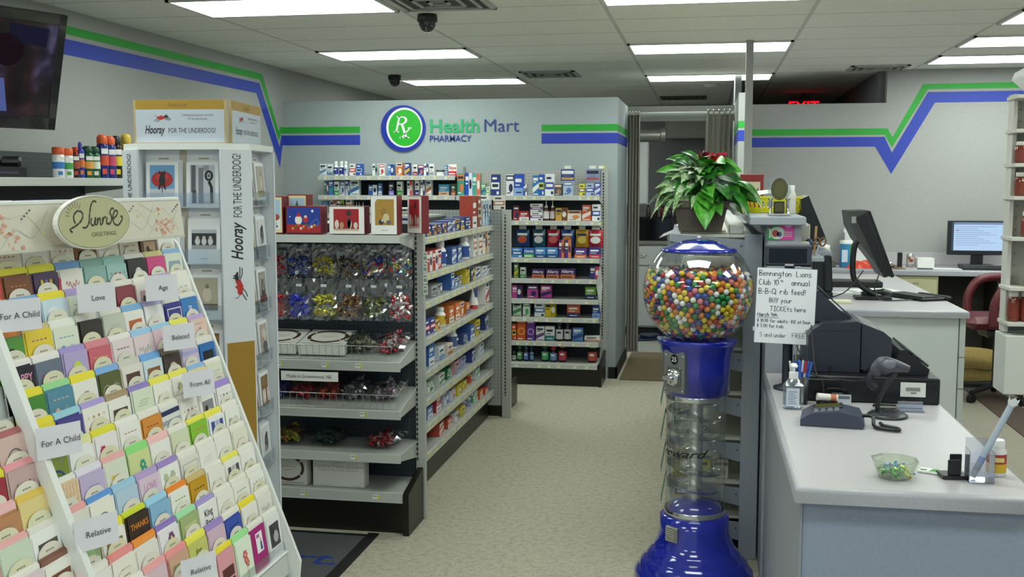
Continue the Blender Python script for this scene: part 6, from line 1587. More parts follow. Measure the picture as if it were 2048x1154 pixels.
for k in range(22):      # back and top
    dome_leaf('green_foliage', rl.uniform(0, 360), rl.uniform(45, 88), rl.uniform(.09, .13), rl.uniform(.045, .07), (LB, LG)[k % 2], None, 'heart', rl.uniform(.9, 1.2), rl.uniform(.0, .5))
for az, el, L in ((-70, 72, .10), (-55, 62, .085), (-95, 70, .10), (-20, 66, .09), (-80, 84, .09), (-40, 78, .08), (-110, 78, .09)):
    dome_leaf('red_foliage', az, el, L, .04, LR, None, 'lance', 1.15, -.15)
for az, el, dist, h, L, W_2, dp in ((-84, -52, .115, .15, .15, .10, .15), (-60, 5, .10, .20, .14, .09, .5), (-22, -5, .16, .22, .14, .08, .7), (-38, -30, .16, .18, .13, .08, .5), (-8, -25, .17, .20, .13, .075, .6)):
    add_leaf('green_foliage', az, el, dist, h, L, W_2, dp, LG if W_2 < .1 else LB, None, 'heart')
for k, (az, el) in enumerate(((205, -10), (225, -25), (190, 5), (240, -20), (180, -20), (200, -40))):
    add_leaf('pale_foliage', az, el, .15, .14 + .014*k, .10, .03 if k % 2 else .06, .7, LV, LP if k % 2 == 0 else None, 'lance' if k % 2 else 'arrow')
for k, b in fo.items(): b.build(k, pot)
st.build('stems', pot)
# ================================================================ half wall with ledge, counter and the things on them
HW = speckle('half_wall_paint', 'a2a7b0', ('9ca1aa', 'a8adb6'), 60, .7, .6)
w = MB(); w.box(.25, 4.60, 0, .385, 9.05, 1.53, HW); struct('wall_half', w)
w = MB(); w.box(.175, 4.55, 1.53, .40, 6.6, 1.565, M('9aa0a8', .5), .004); struct('trim_ledge', w)
LAM = speckle('laminate_top', 'b9b5ba', ('a29ea6', 'cbc8cb'), 420, .35, .7)
LAMF = speckle('laminate_edge', 'a4a4ac', ('8e8e98', 'b6b6bc'), 420, .4, .7)
PANEL = speckle('counter_panel', '8a94a8', ('848ea2', '909aae'), 80, .65, .6)
ctr = thing('checkout_counter', 'grey speckled checkout counter with a blue-grey front panel', 'counter', (.54, 3.6, 0))
m = MB()
def top_slab(mb, x0, x1, y0, y1, z1, th, r=.014):
    """worktop with a rolled front and left edge"""
    n = 5; pr = [(0, -th), (0, -r)] + [(r - r*math.cos(math.pi/2*i/n), -r + r*math.sin(math.pi/2*i/n)) for i in range(1, n+1)]
    loops = []
    for o, dz in pr: loops.append([(x0+o, y0+o, z1+dz), (x1-o, y0+o, z1+dz), (x1-o, y1, z1+dz), (x0+o, y1, z1+dz)])
    v = [p for l in loops for p in l]; f = [(4*k+i, 4*k+(i+1) % 4, 4*k+4+(i+1) % 4, 4*k+4+i) for k in range(len(loops)-1) for i in range(4)]
    mb.add(v, f, LAMF, True); mb.add(loops[-1], [(0, 1, 2, 3)], LAM); mb.add(loops[0], [(3, 2, 1, 0)], LAMF)
top_slab(m, .238, .842, 2.82, 4.55, .914, .042); m.build('worktop', ctr, world=True)
m = MB(); m.box(.262, 2.875, 0, .83, 4.55, .872, PANEL, .002); m.build('front_panel', ctr, world=True)
m = MB(); m.box(.256, 2.87, 0, .262, 4.55, .872, M('8b8f98', .6)); m.build('side_panel', ctr, world=True)
CT = .915
BLK = M('121318', .35); DK = M('262a38', .42); DKG = M('343844', .45)
# --- cash drawer and register
t = thing('till_box', 'long black cash drawer with a white barcode label', 'cash drawer', (.59, 4.2, CT))
m = MB(); m.box(-.235, -.22, 0, .236, .27, .094, BLK, .004); m.build('drawer_case', t)
m = MB(); m.box(-.225, -.226, .010, .226, -.22, .082, M('0c0d11', .3), .002); m.build('drawer_front', t)
m = MB(); m.rect(.10, .028, .186, .080, M('e4e4e0', .5), -.2275)
for k in range(22): m.rect(.118 + .0023*k, .048, .118 + .0023*k + (.0014 if k % 3 else .0007), .062, M('303034', .5), -.2280)
m.rect(.135, .040, .155, .044, M('606066', .5), -.2280); m.build('barcode_label', t)
ZR = CT + .0955
reg = thing('cash_register', 'dark blue-grey cash register with printer hump, seen from its side', 'cash register', (.5, 4.2, ZR))
B = ZR
m = MB(); pts = [(.375, 0), (.375, .13), (.385, .150), (.425, .178), (.55, .188), (.56, .182), (.56, 0)]
m.prism([(a-.5, b) for a, b in pts], 'y', -.14, .20, DK); m.build('register_body', reg)
m = MB(); pts = [(.564, .012), (.564, .180), (.574, .178), (.64, .152), (.667, .130), (.672, .10), (.668, .05), (.60, .03), (.58, .008)]
m.prism([(a-.5, b) for a, b in pts], 'y', -.14, .20, M('2c303c', .4)); m.build('printer_cover', reg)
m = MB(); m.prism([(.572-.5, 0), (.672-.5, 0), (.672-.5, .05), (.60-.5, .03)], 'y', -.12, .18, DK); m.build('printer_base', reg)
m = MB(); m.prism([(.405-.5, .176), (.425-.5, .178), (.53-.5, .186), (.418-.5, .290), (.408-.5, .290)], 'y', -.06, .17, DK); m.prism([(.535-.5, .190), (.428-.5, .290), (.434-.5, .291), (.54-.5, .193)], 'y', -.045, .155, M('3c4250', .2)); m.build('screen_housing', reg)
m = MB(); m.rect(-.085, .150, .04, .153, M('14161e', .4), -.1405); m.build('seam_line', reg)
m = MB(); m.box(.095, -.135, .157, .135, -.04, .163, M('14161e', .3), T=roty(.38) @ tr(-.06, 0, .03)); m.build('paper_slot', reg)
m = MB(); m.oval(-.045, .012, .01, .012, M('06070a', .5), -.1405, 10); m.build('key_lock', reg)
kb = thing('register_keyboard', 'sloping black register keyboard on the cash drawer, near the scanner', 'keyboard', (.70, 4.17, ZR))
m = MB(); m.prism([(-.015, 0), (.096, 0), (.1, .022), (.012, .090), (-.004, .090), (-.02, .05)], 'y', -.13, .20, M('101116', .4)); m.build('key_bed', kb)
m = MB(); T = tr(.012, 0, .091) @ roty(math.atan2(.068, .088))
for i in range(4):
    for j in range(11): m.box(.008 + .025*i, -.122 + .029*j, .001, .029 + .025*i, -.097 + .029*j, .010, M(('1c1d24', '2e303a')[(i+j) % 2], .4), .002, T)
m.build('keys', kb)
# --- customer display on a pole with the taped-up notice
pd = thing('pole_display', 'black customer pole display behind the handwritten notice', 'customer display', (.312, 4.20, CT))
m = MB(); m.lathe([(.05, 0), (.05, .01), (.02, .02)], DK, 24); m.build('pole_base', pd)
m = MB(); m.cyl((0, 0, .01), .019, .50, DK, 18); m.build('pole', pd)
m = MB(); m.box(-.095, -.03, .475, .078, .035, .556, DKG, .006); m.build('display_housing', pd)
m = MB(); m.rect(-.080, .487, .060, .542, M('07090c', .15), -.031); m.text('0.00', .018, -.03, .51, glow('display_digits', '1c5a58', .25), -.0315); m.rect(-.02, .4765, .012, .484, M('b8bcbc', .5), -.0312); m.build('display_window', pd)
# notice: handwriting drawn with pen strokes
PEN = {
 'B': ['0,0 0,10', '0,10 4,9 4,6 0,5', '0,5 5,4 5,1 0,0'], 'e': ['0,3 4,3 4,5 2,6 0,4 0,2 1,0 4,1'], 'n': ['0,0 0,6', '0,4 2,6 4,5 4,0'], 'i': ['1,0 1,6'], 'g': ['4,6 1,6 0,3 1,1 4,2', '4,6 4,-2 2,-4 0,-2'],
 't': ['2,0 2,9', '0,6 4,6'], 'o': ['2,6 0,4 0,1 2,0 4,1 4,4 2,6'], 'L': ['0,10 0,0 5,0'], 's': ['4,6 1,6 0,4 3,3 4,1 3,0 0,0'], 'C': ['5,9 2,10 0,7 0,2 2,0 5,1'], 'l': ['1,10 1,0'], 'u': ['0,6 0,1 2,0 4,2', '4,6 4,0'], 'b': ['0,10 0,0', '0,4 2,6 4,4 4,1 2,0 0,1'],
 '1': ['0,8 2,10 2,0'], '0': ['2,10 0,7 0,3 2,0 4,3 4,7 2,10'], 'h': ['0,10 0,0', '0,4 2,6 4,5 4,0'], 'a': ['4,5 1,6 0,3 1,0 4,2', '4,6 4,0'], '-': ['0,4 3,4'], 'Q': ['3,10 0,8 0,2 3,0 6,2 6,8 3,10', '4,3 7,-1'], 'r': ['0,6 0,0', '0,4 2,6 4,5'], 'f': ['4,9 3,10 2,9 2,0', '0,6 4,6'],
 'd': ['4,5 1,6 0,3 1,0 4,2', '4,10 4,0'], '!': ['1,10 1,3', '1,1 1,0'], 'U': ['0,10 0,2 2,0 4,2 4,10'], 'Y': ['0,10 2,5', '5,10 1,-1'], 'y': ['0,6 2,1', '4,6 0,-4'], 'T': ['0,10 6,10', '3,10 3,0'], 'I': ['0,10 4,10', '2,10 2,0', '0,0 4,0'], 'K': ['0,10 0,0', '4,10 0,5 5,0'], 'E': ['5,10 0,10 0,0 5,0', '0,5 4,5'],
 'c': ['4,5 2,6 0,4 0,1 2,0 4,1'], 'k': ['0,10 0,0', '4,6 0,3 4,0'], 'M': ['0,0 0,9 3,4 6,9 6,0'], 'm': ['0,0 0,6', '0,4 2,6 3,4 3,0', '3,4 5,6 6,4 6,0'], '9': ['4,6 1,5 0,8 2,10 4,8 4,0'], '$': ['4,8 1,9 0,7 4,4 3,1 0,2', '2,11 2,-1'], '.': ['0,0 1,0'], '5': ['4,10 0,10 0,6 3,6 4,3 2,0 0,1'], '2': ['0,8 2,10 4,8 0,0 4,0'],
 'D': ['0,0 0,10', '0,10 5,7 5,3 0,0'], 'F': ['5,10 0,10 0,0', '0,5 4,5'], 'R': ['0,0 0,10', '0,10 4,9 4,6 0,5', '1,5 5,0'], 'p': ['0,6 0,-4', '0,5 3,6 4,3 3,0 0,1']}
rp = random.Random(8)
def pen(mb, s, x, z, sz, w, mat, y=-.0012):
    k = sz/10
    for ch in s:
        if ch == ' ': x += 4.2*k; continue
        g = [[tuple(map(float, q.split(','))) for q in p.split()] for p in PEN[ch]]
        wd = max(a for p in g for a, b in p)
        for p in g:
            p = [(x + (a + rp.uniform(-.3, .3))*k, z + (b + rp.uniform(-.3, .3))*k) for a, b in p]
            mb.ribbon(p, w, mat, y)
        x += (wd + 1.9)*k
    return x
nt_ = thing('handwritten_notice', 'white handwritten notice about a rib feed, taped to the pole display', 'notice', (.296, 4.145, 1.243), (0, 0, -.02))
nt_.rotation_euler = (0, math.radians(1.5), -.03)
m = MB(); m.box(-.109, -.0008, -.145, .109, .0008, .140, M('e8eaf0', .5)); m.build('paper', nt_)
m = MB(); m.box(-.112, .0012, -.148, .112, .004, .143, clear_mat('sign_holder', 'f4f8fc', .25, .05)); m.build('clear_holder', nt_)
m = MB(); IN = M('2c2e48', .6)
for s, x, z, sz, w in (('Bennington', -.101, .110, .021, .0019), ('Lions', .034, .110, .021, .0019), ('Club 10', -.101, .076, .021, .0019), ('th', -.022, .088, .009, .0012), ('annual', .018, .077, .021, .0019), ('B-B-Q', -.101, .042, .021, .0019), ('rib feed!', -.022, .042, .021, .0019),
                       ('BUY your', -.060, .010, .018, .0017), ('TICKEts here', -.056, -.022, .018, .0017), ('March 9th', -.101, -.044, .014, .0019), ('$ 10.00 for adults -$12 at Door', -.101, -.066, .0122, .0015), ('$ 5.00 for kids', -.101, -.086, .0128, .0015), ('5 and under', -.088, -.122, .016, .0014), ('FREE!!', .030, -.121, .018, .0014)):
    pen(m, s, x, z, sz*1.0, w*1.3, IN)
m.ribbon([(-.101, -.047), (-.022, -.049)], .0016, IN, -.0012); m.build('handwriting', nt_)
m = MB(); m.box(.098, -.002, -.153, .108, .002, -.141, M('4a68c0', .5)); m.box(-.116, -.002, -.10, -.106, .002, -.085, M('c8ccdc', .5)); m.build('tape', nt_)
# --- sanitiser, pens and small clutter
t = thing('sanitizer_bottle', 'clear hand sanitizer pump bottle with a white pump', 'bottle', (.307, 3.83, CT))
m = MB(); m.box(-.034, -.022, 0, .034, .022, .092, clear_mat('sanitizer_plastic', 'dfe8f2', .4, .05, haze=.08), .008); m.lathe([(.03, .09), (.02, .105), (.015, .108)], clear_mat('sanitizer_neck', 'e8eef4', .4, .05, haze=.08), 20); m.build('bottle_body', t)
m = MB(); m.rect(-.024, .012, .020, .076, M('d4dae8', .5), -.0228)
for k in range(7): m.rect(-.019, .02 + .007*k, .012 - .004*(k % 3), .0225 + .007*k, M('7a86a8', .5), -.0232)
m.build('label', t)
m = MB(); m.cyl((0, 0, .107), .016, .022, M('f0f0f2', .35), 20); m.cyl((0, 0, .128), .005, .022, M('f0f0f2', .35), 12); m.box(-.012, -.035, .148, .012, .012, .160, M('f0f0f2', .35), .005); m.build('pump', t)
t = thing('pen_cup', 'dark cup behind the sanitizer holding a bunch of pens', 'pen cup', (.335, 3.925, CT))
m = MB(); m.lathe([(.030, 0), (.034, .10), (.031, .10), (.028, .005), (.001, .004)], M('23252c', .4), 24); m.build('cup_body', t)
for k, (dx, dy, lx, c, cc) in enumerate(((-.022, .0, -.05, '3a6ac8', 'd8dce4'), (-.012, .012, -.018, '3a6ac8', '2c58b0'), (.0, -.010, .0, '4a78d0', '3a68c0'), (.008, .01, .018, '3a6ac8', 'd8dce4'), (.014, -.006, .03, 'd8d8dc', 'c83040'), (.020, .006, .048, '4a78d0', '3a68c0'), (.024, -.008, .062, '3a6ac8', '3a68c0'), (.004, .018, -.008, 'd8d8dc', '3a6ac8'))):
    p = thing('pen', f'{"blue" if c[0] != "d" else "white"} pen in the dark cup beside the register', 'pen', (.335 + dx*.5, 3.925 + dy, CT + .008), (0, math.atan2(lx*.5, .15), 0), 'blue pens in the cup' if c[0] != 'd' else 'white pens in the cup')
    m = MB(); m.cyl((0, 0, 0), .0042, .105, M(c, .35), 10); m.build('barrel', p)
    m = MB(); m.cyl((0, 0, .105), .0046, .042, M(cc, .35), 10, r2=.0038); m.box(-.001, -.0065, .11, .001, -.004, .143, M(cc, .35)); m.build('cap', p)
t = thing('mint_roll', 'white foil roll of mints lying on a black dish beside the cash drawer', 'roll of mints', (.43, 3.90, CT + .030), (0, .08, .15))
m = MB(); T = roty(math.pi/2); m.lathe([(.0135, -.036), (.0135, .036)], M('e6e2dc', .4), 18, T=T); m.build('wrapper', t)
m = MB(); m.lathe([(.0137, .010), (.0137, .030)], M('c8785a', .4), 18, T=T, caps=False); m.oval(0, 0, .009, .009, M('d89878', .5), 0, 14, T @ tr(0, 0, .0365) @ rotx(-math.pi/2)); m.build('printed_band', t)
t = thing('small_dish', 'small round black dish under the roll of mints', 'dish', (.43, 3.90, CT))
m = MB(); m.lathe([(.034, 0), (.038, .012), (.036, .016), (.03, .008), (.001, .006)], M('1a1412', .3), 24); m.build('dish_body', t)
t = thing('card_stand', 'small grey printed card leaning on the cash drawer', 'card', (.487, 3.93, CT))
m = MB(); m.box(-.03, -.001, 0, .03, .001, .036, M('b4b8c0', .5), T=rotx(-.2)); m.rect(-.025, .02, .025, .03, M('5a6070', .5), -.0015, rotx(-.2)); m.build('card_face', t)
t = thing('binder_clip', 'flat black clip handle standing above the grey card', 'clip', (.46, 3.945, CT + .04))
m = MB(); m.tube(smooth_path([(-.03, 0, 0), (-.025, 0, .012), (0, 0, .014), (.03, 0, .012), (.036, 0, .004)]), .003, BLK, 8); m.box(-.012, -.008, -.04, .03, .008, .0, BLK, .003); m.build('clip_body', t)
t = thing('acrylic_stand', 'low clear acrylic card stand below the cash drawer', 'card holder', (.665, 3.86, CT))
m = MB(); A2 = clear_mat('acrylic_block', 'e4eaf8', .5, .04, haze=.06); m.box(-.085, -.02, 0, .0, .02, .018, CHROME, .006); m.box(.0, -.026, 0, .085, .026, .006, A2, .002); m.box(.0, .015, .0, .085, .020, .030, A2, .001); m.build('stand_body', t)
# payment terminal
t = thing('payment_terminal', 'dark grey card payment terminal with a small green screen', 'payment terminal', (.418, 3.62, CT), -.12)
m = MB(); pr = [(-.10, 0), (.095, 0), (.10, .012), (.085, .040), (.02, .052), (-.07, .040), (-.10, .020)]
m.prism([(x, z) for x, z in pr], 'y', -.075, .075, M('3a4154', .4)); m.build('terminal_body', t)
T = tr(-.02, 0, .0455) @ roty(-.13)
m = MB(); m.box(-.045, -.005, .002, .052, .06, .006, M('23272f', .3), .002, T); m.add([(-.035, .004, .0068), (.044, .004, .0068), (.044, .052, .0068), (-.035, .052, .0068)], [(0, 1, 2, 3)], glow('terminal_screen', '8a8a50', .35), T=T); m.build('screen', t)
m = MB()
for i in range(4):
    for j in range(3): m.box(-.04 + .022*i, -.065 + .018*j, .0, -.024 + .022*i, -.053 + .018*j, .006, M('5a6070', .4), .002, T)
m.build('keypad', t)
m = MB(); m.tube(smooth_path([(.095, 0, .03), (.125, -.01, .03), (.13, -.04, .008), (.15, -.075, .007), (.20, -.085, .007), (.20, -.06, .007), (.16, -.035, .008), (.15, .0, .008)]), .0062, BLK, 8); m.build('coiled_cable', t)
# hand scanner on a gooseneck
t = thing('barcode_scanner', 'grey hand scanner resting on a gooseneck stand', 'barcode scanner', (.613, 3.755, CT))
m = MB(); m.lathe([(.066, 0), (.066, .006), (.058, .012), (.03, .016), (.001, .017)], M('2a2c34', .35), 32); m.build('stand_base', t)
m = MB(); m.tube(smooth_path([(-.028, 0, .012), (-.033, 0, .03), (-.026, 0, .07), (.0, 0, .12), (.022, 0, .150)]), [.010, .010] + [.0085]*40, M('1c1e24', .4), 10); m.build('gooseneck', t)
m = MB(); T = tr(.012, 0, .168)
m.tube(smooth_path([(-.060, 0, -.022), (-.052, 0, .0), (-.025, 0, .010), (.02, 0, .0), (.052, 0, -.012)]), [.012, .015, .018, .020, .021, .022, .023, .024, .026, .029, .031, .031, .031, .030, .028, .026, .024, .022, .020, .018, .016, .015, .013, .012, .012], M('4a4a54', .35), 14, T @ roty(-.15) @ Matrix.Diagonal((1, .8, 1, 1)).to_4x4()); m.build('scanner_head', t)
m = MB(); m.tube(smooth_path([(-.05, 0, .16), (-.062, 0, .12), (-.05, 0, .10), (-.036, .0, .10)]), [.010]*3 + [.012]*30, M('22242c', .4), 10); m.sphere((-.004, -.026, .183), .020, M('7a7a86', .3), 14, 8, sc=(1.1, .3, .8)); m.build('trigger_grip', t)
m = MB(); m.tube(smooth_path([(-.28, .30, .19), (-.24, .16, .115), (-.16, .14, .10), (-.08, .12, .098), (-.05, .05, .14)]), .003, BLK, 6); m.build('cable', t)
t = thing('cable', 'thin brown cord hanging past the cash drawer to the counter', 'cable', (.412, 3.93, CT))
m = MB(); m.tube(smooth_path([(-.03, .11, .27), (-.02, .03, .12), (.0, .0, .09), (.008, -.01, .05), (.0, -.03, .018), (-.004, -.16, .004)]), .0026, M('2c2420', .5), 6); m.build('cord', t)
t = thing('cable', 'white cord dropping from under the handwritten notice', 'cable', (.345, 4.17, CT + .10))
m = MB(); m.tube(smooth_path([(.03, -.03, .14), (.012, -.02, .10), (-.004, -.01, .06), (.0, .02, .0)]), .003, M('c8c4b8', .5), 6); m.build('cord', t)
# candy bowl
t = thing('glass_bowl', 'octagonal clear glass bowl of wrapped mints on the counter', 'bowl', (.507, 2.965, CT))
GB = clear_mat('bowl_glass', 'f6fcf2', .24, .02)
m = MB(); m.lathe([(.030, 0), (.046, .002), (.061, .045), (.064, .050), (.060, .050), (.044, .008), (.001, .007)], GB, 8, smooth=False, T=rotz(math.pi/8)); m.build('bowl_body', t)
rb = random.Random(6)
for k in range(22):
    h, n = ((('3a9a3c', 'green'), ('3888b8', 'blue'), ('8ac048', 'light green'), ('d8c838', 'yellow'), ('4a78a0', 'blue'))[k % 5])
    a = k*2.4; q = .011*math.sqrt(k)*.82
    c = MB(); candy_mesh(c, (0, 0, 0), .0125, foil(h), rb); o = c.build('wrapped_mint'); o.location = (.507 + q*math.cos(a), 2.965 + q*math.sin(a), CT + .016 + .004*(k % 3))
    tag(o, f'{n} foil wrapped mint in the glass bowl', 'mint', f'{n} mints in the glass bowl')
t = thing('match_book', 'small flat white and green packet beside the glass bowl', 'packet', (.611, 3.035, CT), -.42)
m = MB(); m.box(-.028, -.02, 0, .028, .02, .006, M('e8ece4', .45), .001); m.build('packet_body', t)
m = MB(); m.add([(.0, -.016, .0064), (.024, -.016, .0064), (.024, .016, .0064), (.006, .016, .0064)], [(0, 1, 2, 3)], M('4a9a48', .5)); m.add([(-.024, -.012, .0064), (-.006, -.012, .0064), (-.006, .0, .0064), (-.024, .0, .0064)], [(0, 1, 2, 3)], M('3a3a44', .5)); m.build('print', t)
t = thing('business_card_holder', 'empty black business card holder near the pill bottle', 'card holder', (.662, 2.99, CT), .12)
m = MB(); m.box(-.035, -.025, 0, .035, .035, .010, BLK, .002); m.build('holder_base', t)
m = MB(); m.box(-.020, -.018, .01, .014, -.012, .052, BLK, .002); m.build('holder_prong', t)
m = MB(); m.box(-.002, .022, .01, .030, .028, .058, BLK, .002); m.build('holder_prong', t)
t = thing('acrylic_cup', 'clear plastic holder with a rolled paper standing in it', 'brochure holder', (.725, 2.965, CT))
CP = clear_mat('cup_plastic', 'f4f6fc', .4, .04); m = MB(); m.box(-.034, -.022, 0, .030, .03, .004, CP); m.box(-.034, -.022, 0, .030, -.020, .055, CP); m.box(-.034, .028, 0, .030, .03, .11, CP); m.box(-.034, -.022, 0, -.032, .03, .085, CP); m.box(.028, -.022, 0, .03, .03, .085, CP); m.build('holder_body', t)
t = thing('rolled_paper', 'long rolled paper tube leaning out of the clear holder', 'rolled paper', (.706, 2.970, CT + .01), (0, math.atan2(.098, .215), 0))
m = MB(); m.lathe([(.0085, 0), (.0085, .215)], M('a8b4c4', .5), 16); m.lathe([(.0088, .02), (.0088, .06)], M('8090b8', .5), 16, caps=False); m.build('paper_tube', t)
m = MB(); n = 9; m.add([(.0085*math.cos(6.283*i/n), .0085*math.sin(6.283*i/n), .213) for i in range(n)] + [(.014*math.cos(6.283*i/n+.3)*(1+.4*(i % 2)), .012*math.sin(6.283*i/n+.3), .238 - .008*(i % 3)) for i in range(n)], [(i, (i+1) % n, n+(i+1) % n, n+i) for i in range(n)], M('d8dce0', .6)); m.build('frayed_end', t)
t = thing('pill_bottle', 'white-capped bottle with a red and yellow label at the counter edge', 'bottle', (.782, 3.04, CT))
m = MB(); m.lathe([(.024, 0), (.0255, .004), (.0255, .064), (.022, .072), (.018, .076)], M('e4e0dc', .35), 22); m.build('bottle_body', t)
m = MB(); m.lathe([(.0195, .074), (.020, .076), (.020, .094), (.018, .097)], M('f2f2f0', .4), 22); m.build('cap', t)
m = MB(); m.lathe([(.0258, .01), (.0258, .034)], M('d8b030', .45), 22, caps=False); m.lathe([(.0258, .034), (.0258, .060)], M('a83830', .45), 22, caps=False); m.rect(-.014, .040, .014, .052, M('e8d080', .5), -.0262); m.build('label', t)
# --- things on the ledge of the half wall
t = thing('plaque_award', 'round black and gold award in a clear arch with silver posts', 'award', (.300, 4.72, 1.566))
m = MB(); m.box(-.048, -.025, 0, .048, .025, .008, M('c8c8c4', .3, .6), .002); m.build('award_base', t)
m = MB(); m.box(-.022, -.012, .008, .022, .010, .060, M('2a2a1c', .3), .002); m.rect(-.017, .018, .017, .052, M('4a4420', .4), -.0125); m.build('name_plate', t)
for x in (-.036, .036):
    m = MB(); m.lathe([(.009, .008), (.006, .012), (.0055, .062), (.010, .068), (.011, .072)], CHROME, 14, (x, 0, 0)); m.build('post', t)
m = MB(); m.prism([(.048*math.cos(math.pi*i/20), .100 + .066*math.sin(math.pi*i/20)) for i in range(21)] + [(-.03, .07), (.03, .07)], 'y', -.003, .003, clear_mat('award_glass', 'f0f4f0', .5, .03, haze=.06)); m.build('clear_arch', t)
m = MB(); m.prism([(.034*math.cos(6.283*i/30), .112 + .047*math.sin(6.283*i/30)) for i in range(30)], 'y', -.010, .004, M('16160e', .3)); m.oval(0, .112, .025, .037, M('54522a', .35), -.0105, 24); m.ribbon([(.029*math.cos(6.283*i/24), .112 + .042*math.sin(6.283*i/24)) for i in range(24)], .003, M('7a7030', .4), -.0108, closed=True); m.build('medallion', t)
bk = thing('plastic_basket', 'bright yellow plastic basket full of papers on the ledge', 'basket', (.293, 5.25, 1.566))
m = MB(); YE = M('e8e018', .35)
def ring_(r0, z): return [(-r0, -.10*r0/.14, z), (r0, -.10*r0/.14, z), (r0, .10*r0/.14, z), (-r0, .10*r0/.14, z)]
a, b_2 = ring_(.125, 0), ring_(.145, .07)
for i in range(4):                                     # slotted sides
    p0, p1, q0, q1 = Vector(a[i]), Vector(a[(i+1) % 4]), Vector(b_2[i]), Vector(b_2[(i+1) % 4])
    def at_(u, v): return p0.lerp(p1, u).lerp(q0.lerp(q1, u), v)
    m.add([at_(0, 0), at_(1, 0), at_(1, .3), at_(0, .3)], [(0, 1, 2, 3)], YE); m.add([at_(0, .75), at_(1, .75), at_(1, 1), at_(0, 1)], [(0, 1, 2, 3)], YE)
    for k in range(13):
        u0, u1 = k/13 + .015, (k+1)/13 - .018 + .0; m.add([at_(k/13, .3), at_(k/13 + .042, .3), at_(k/13 + .042, .75), at_(k/13, .75)], [(0, 1, 2, 3)], YE)
m.add(a, [(0, 1, 2, 3)], YE); m.build('basket_body', bk)
m = MB(); m.tube([Vector(p) for p in b_2], .004, YE, 8, closed=True); m.build('rim', bk)
t = thing('paper_sheet', 'white papers curling up out of the yellow basket', 'papers', (.265, 5.25, 1.600), (0, -.1, .1))
m = MB(); v = []
for i in range(7):
    u = i/6; v += [(-.12 + .22*u, -.06, .02 + .035*math.sin(u*2.6)), (-.12 + .22*u, .07, .035 + .035*math.sin(u*2.6))]
m.add(v, [(2*i, 2*i+2, 2*i+3, 2*i+1) for i in range(6)], M('dcdad4', .6), True); m.build('sheet', t)
t = thing('small_bottle', 'white capped bottle standing behind the award on the ledge', 'bottle', (.372, 5.02, 1.566))
m = MB(); m.lathe(bottle_prof(.042, .13, .6, .7), M('d8d4c8', .4), 16); m.build('bottle_body', t)
m = MB(); m.lathe([(.015, .10), (.015, .125), (.012, .128)], M('ecece8', .4), 14); m.build('cap', t)
t = thing('framed_picture', 'small red framed picture of two brown animals behind the plant', 'picture frame', (.225, 5.75, 1.566), -.05)
m = MB(); m.box(-.06, 0, 0, .06, .014, .185, M('8c2428', .45), .003); m.build('frame', t)
m = MB(); m.rect(-.043, .045, .043, .145, M('d8ceb4', .5), -.0006)
for x in (-.018, .022): m.oval(x, .075, .017, .026, M('6a4428', .5), -.001, 12); m.flat([(x-.014, .09), (x-.002, .095), (x-.010, .118)], M('5a3820', .5), -.001); m.flat([(x+.002, .095), (x+.014, .09), (x+.010, .118)], M('5a3820', .5), -.001)
m.build('picture', t)
# sticker on the end of the half wall
t = thing('promo_card', 'pink and green promotional card stuck on the end of the half wall', 'card', (.300, 4.597, 1.507), 0)
m = MB(); m.box(-.055, -.002, -.038, .055, 0, .038, M('e050a8', .45)); m.build('card_stock', t)
m = MB(); m.rect(-.055, -.038, -.004, .038, M('3c9a58', .45), -.0024); m.oval(-.012, -.010, .030, .026, M('d8e8d8', .5), -.0028, 20); m.oval(-.020, -.012, .014, .015, M('b85a40', .5), -.0032, 14); m.oval(-.004, -.016, .010, .011, M('6a58a0', .5), -.0032, 14)
m.ribbon([(-.042, -.03), (-.044, .012)], .005, M('e8f0e8', .5), -.0028); m.oval(-.042, .022, .009, .014, M('9a3080', .5), -.003, 14); m.oval(.032, .022, .014, .010, M('f0d0e4', .5), -.0028, 16)
for k in range(3): m.rect(.014, -.008 - .008*k, .048, -.005 - .008*k, M('f0d8e8', .5), -.0028)
m.build('print', t)
# --- behind the half wall: monitor edge on, cup, bag and sticks on a side shelf
w = MB(); w.box(.385, 4.64, 1.375, .485, 5.0, 1.395, M('9aa0a8', .5), .003); tag(w.build('side_ledge'), 'narrow grey shelf fixed behind the half wall, holding a cup and sticks', 'shelf')
t = thing('utensil_cup', 'white square cup with two small dark marks behind the half wall', 'cup', (.405, 4.70, 1.396))
m = MB(); m.box(-.022, -.02, 0, .022, .02, .06, M('d4d2c4', .45), .003); m.rect(-.012, .025, -.009, .036, M('5a4a44', .5), -.0206); m.rect(.006, .025, .009, .036, M('5a4a44', .5), -.0206); m.ribbon([(-.014, .012), (-.008, .018), (0, .012)], .002, M('c87060', .5), -.0206); m.build('cup_body', t)
t = thing('plastic_tub', 'tall beige plastic tub behind the end of the half wall', 'tub', (.412, 4.86, 1.396))
m = MB(); m.box(-.026, -.03, 0, .03, .03, .13, M('aaa898', .5), .005); m.build('tub_body', t)
m = MB(); m.box(-.022, -.034, .118, .018, -.026, .136, M('dcdcdc', .5), .004); m.build('white_tag', t)
t = thing('wooden_stick', 'flat wooden stick standing behind the white cup', 'stick', (.452, 4.74, 1.396), (0, .05, 0))
m = MB(); m.box(-.005, -.002, 0, .005, .002, .125, M('b08a58', .6), .001); m.build('stick', t)
t = thing('scissors', 'brown handled scissors standing in the clutter behind the cup', 'scissors', (.455, 4.70, 1.396), (0, .25, 0))
m = MB(); m.box(-.004, -.002, 0, .004, .002, .05, CHROME); m.build('blades', t)
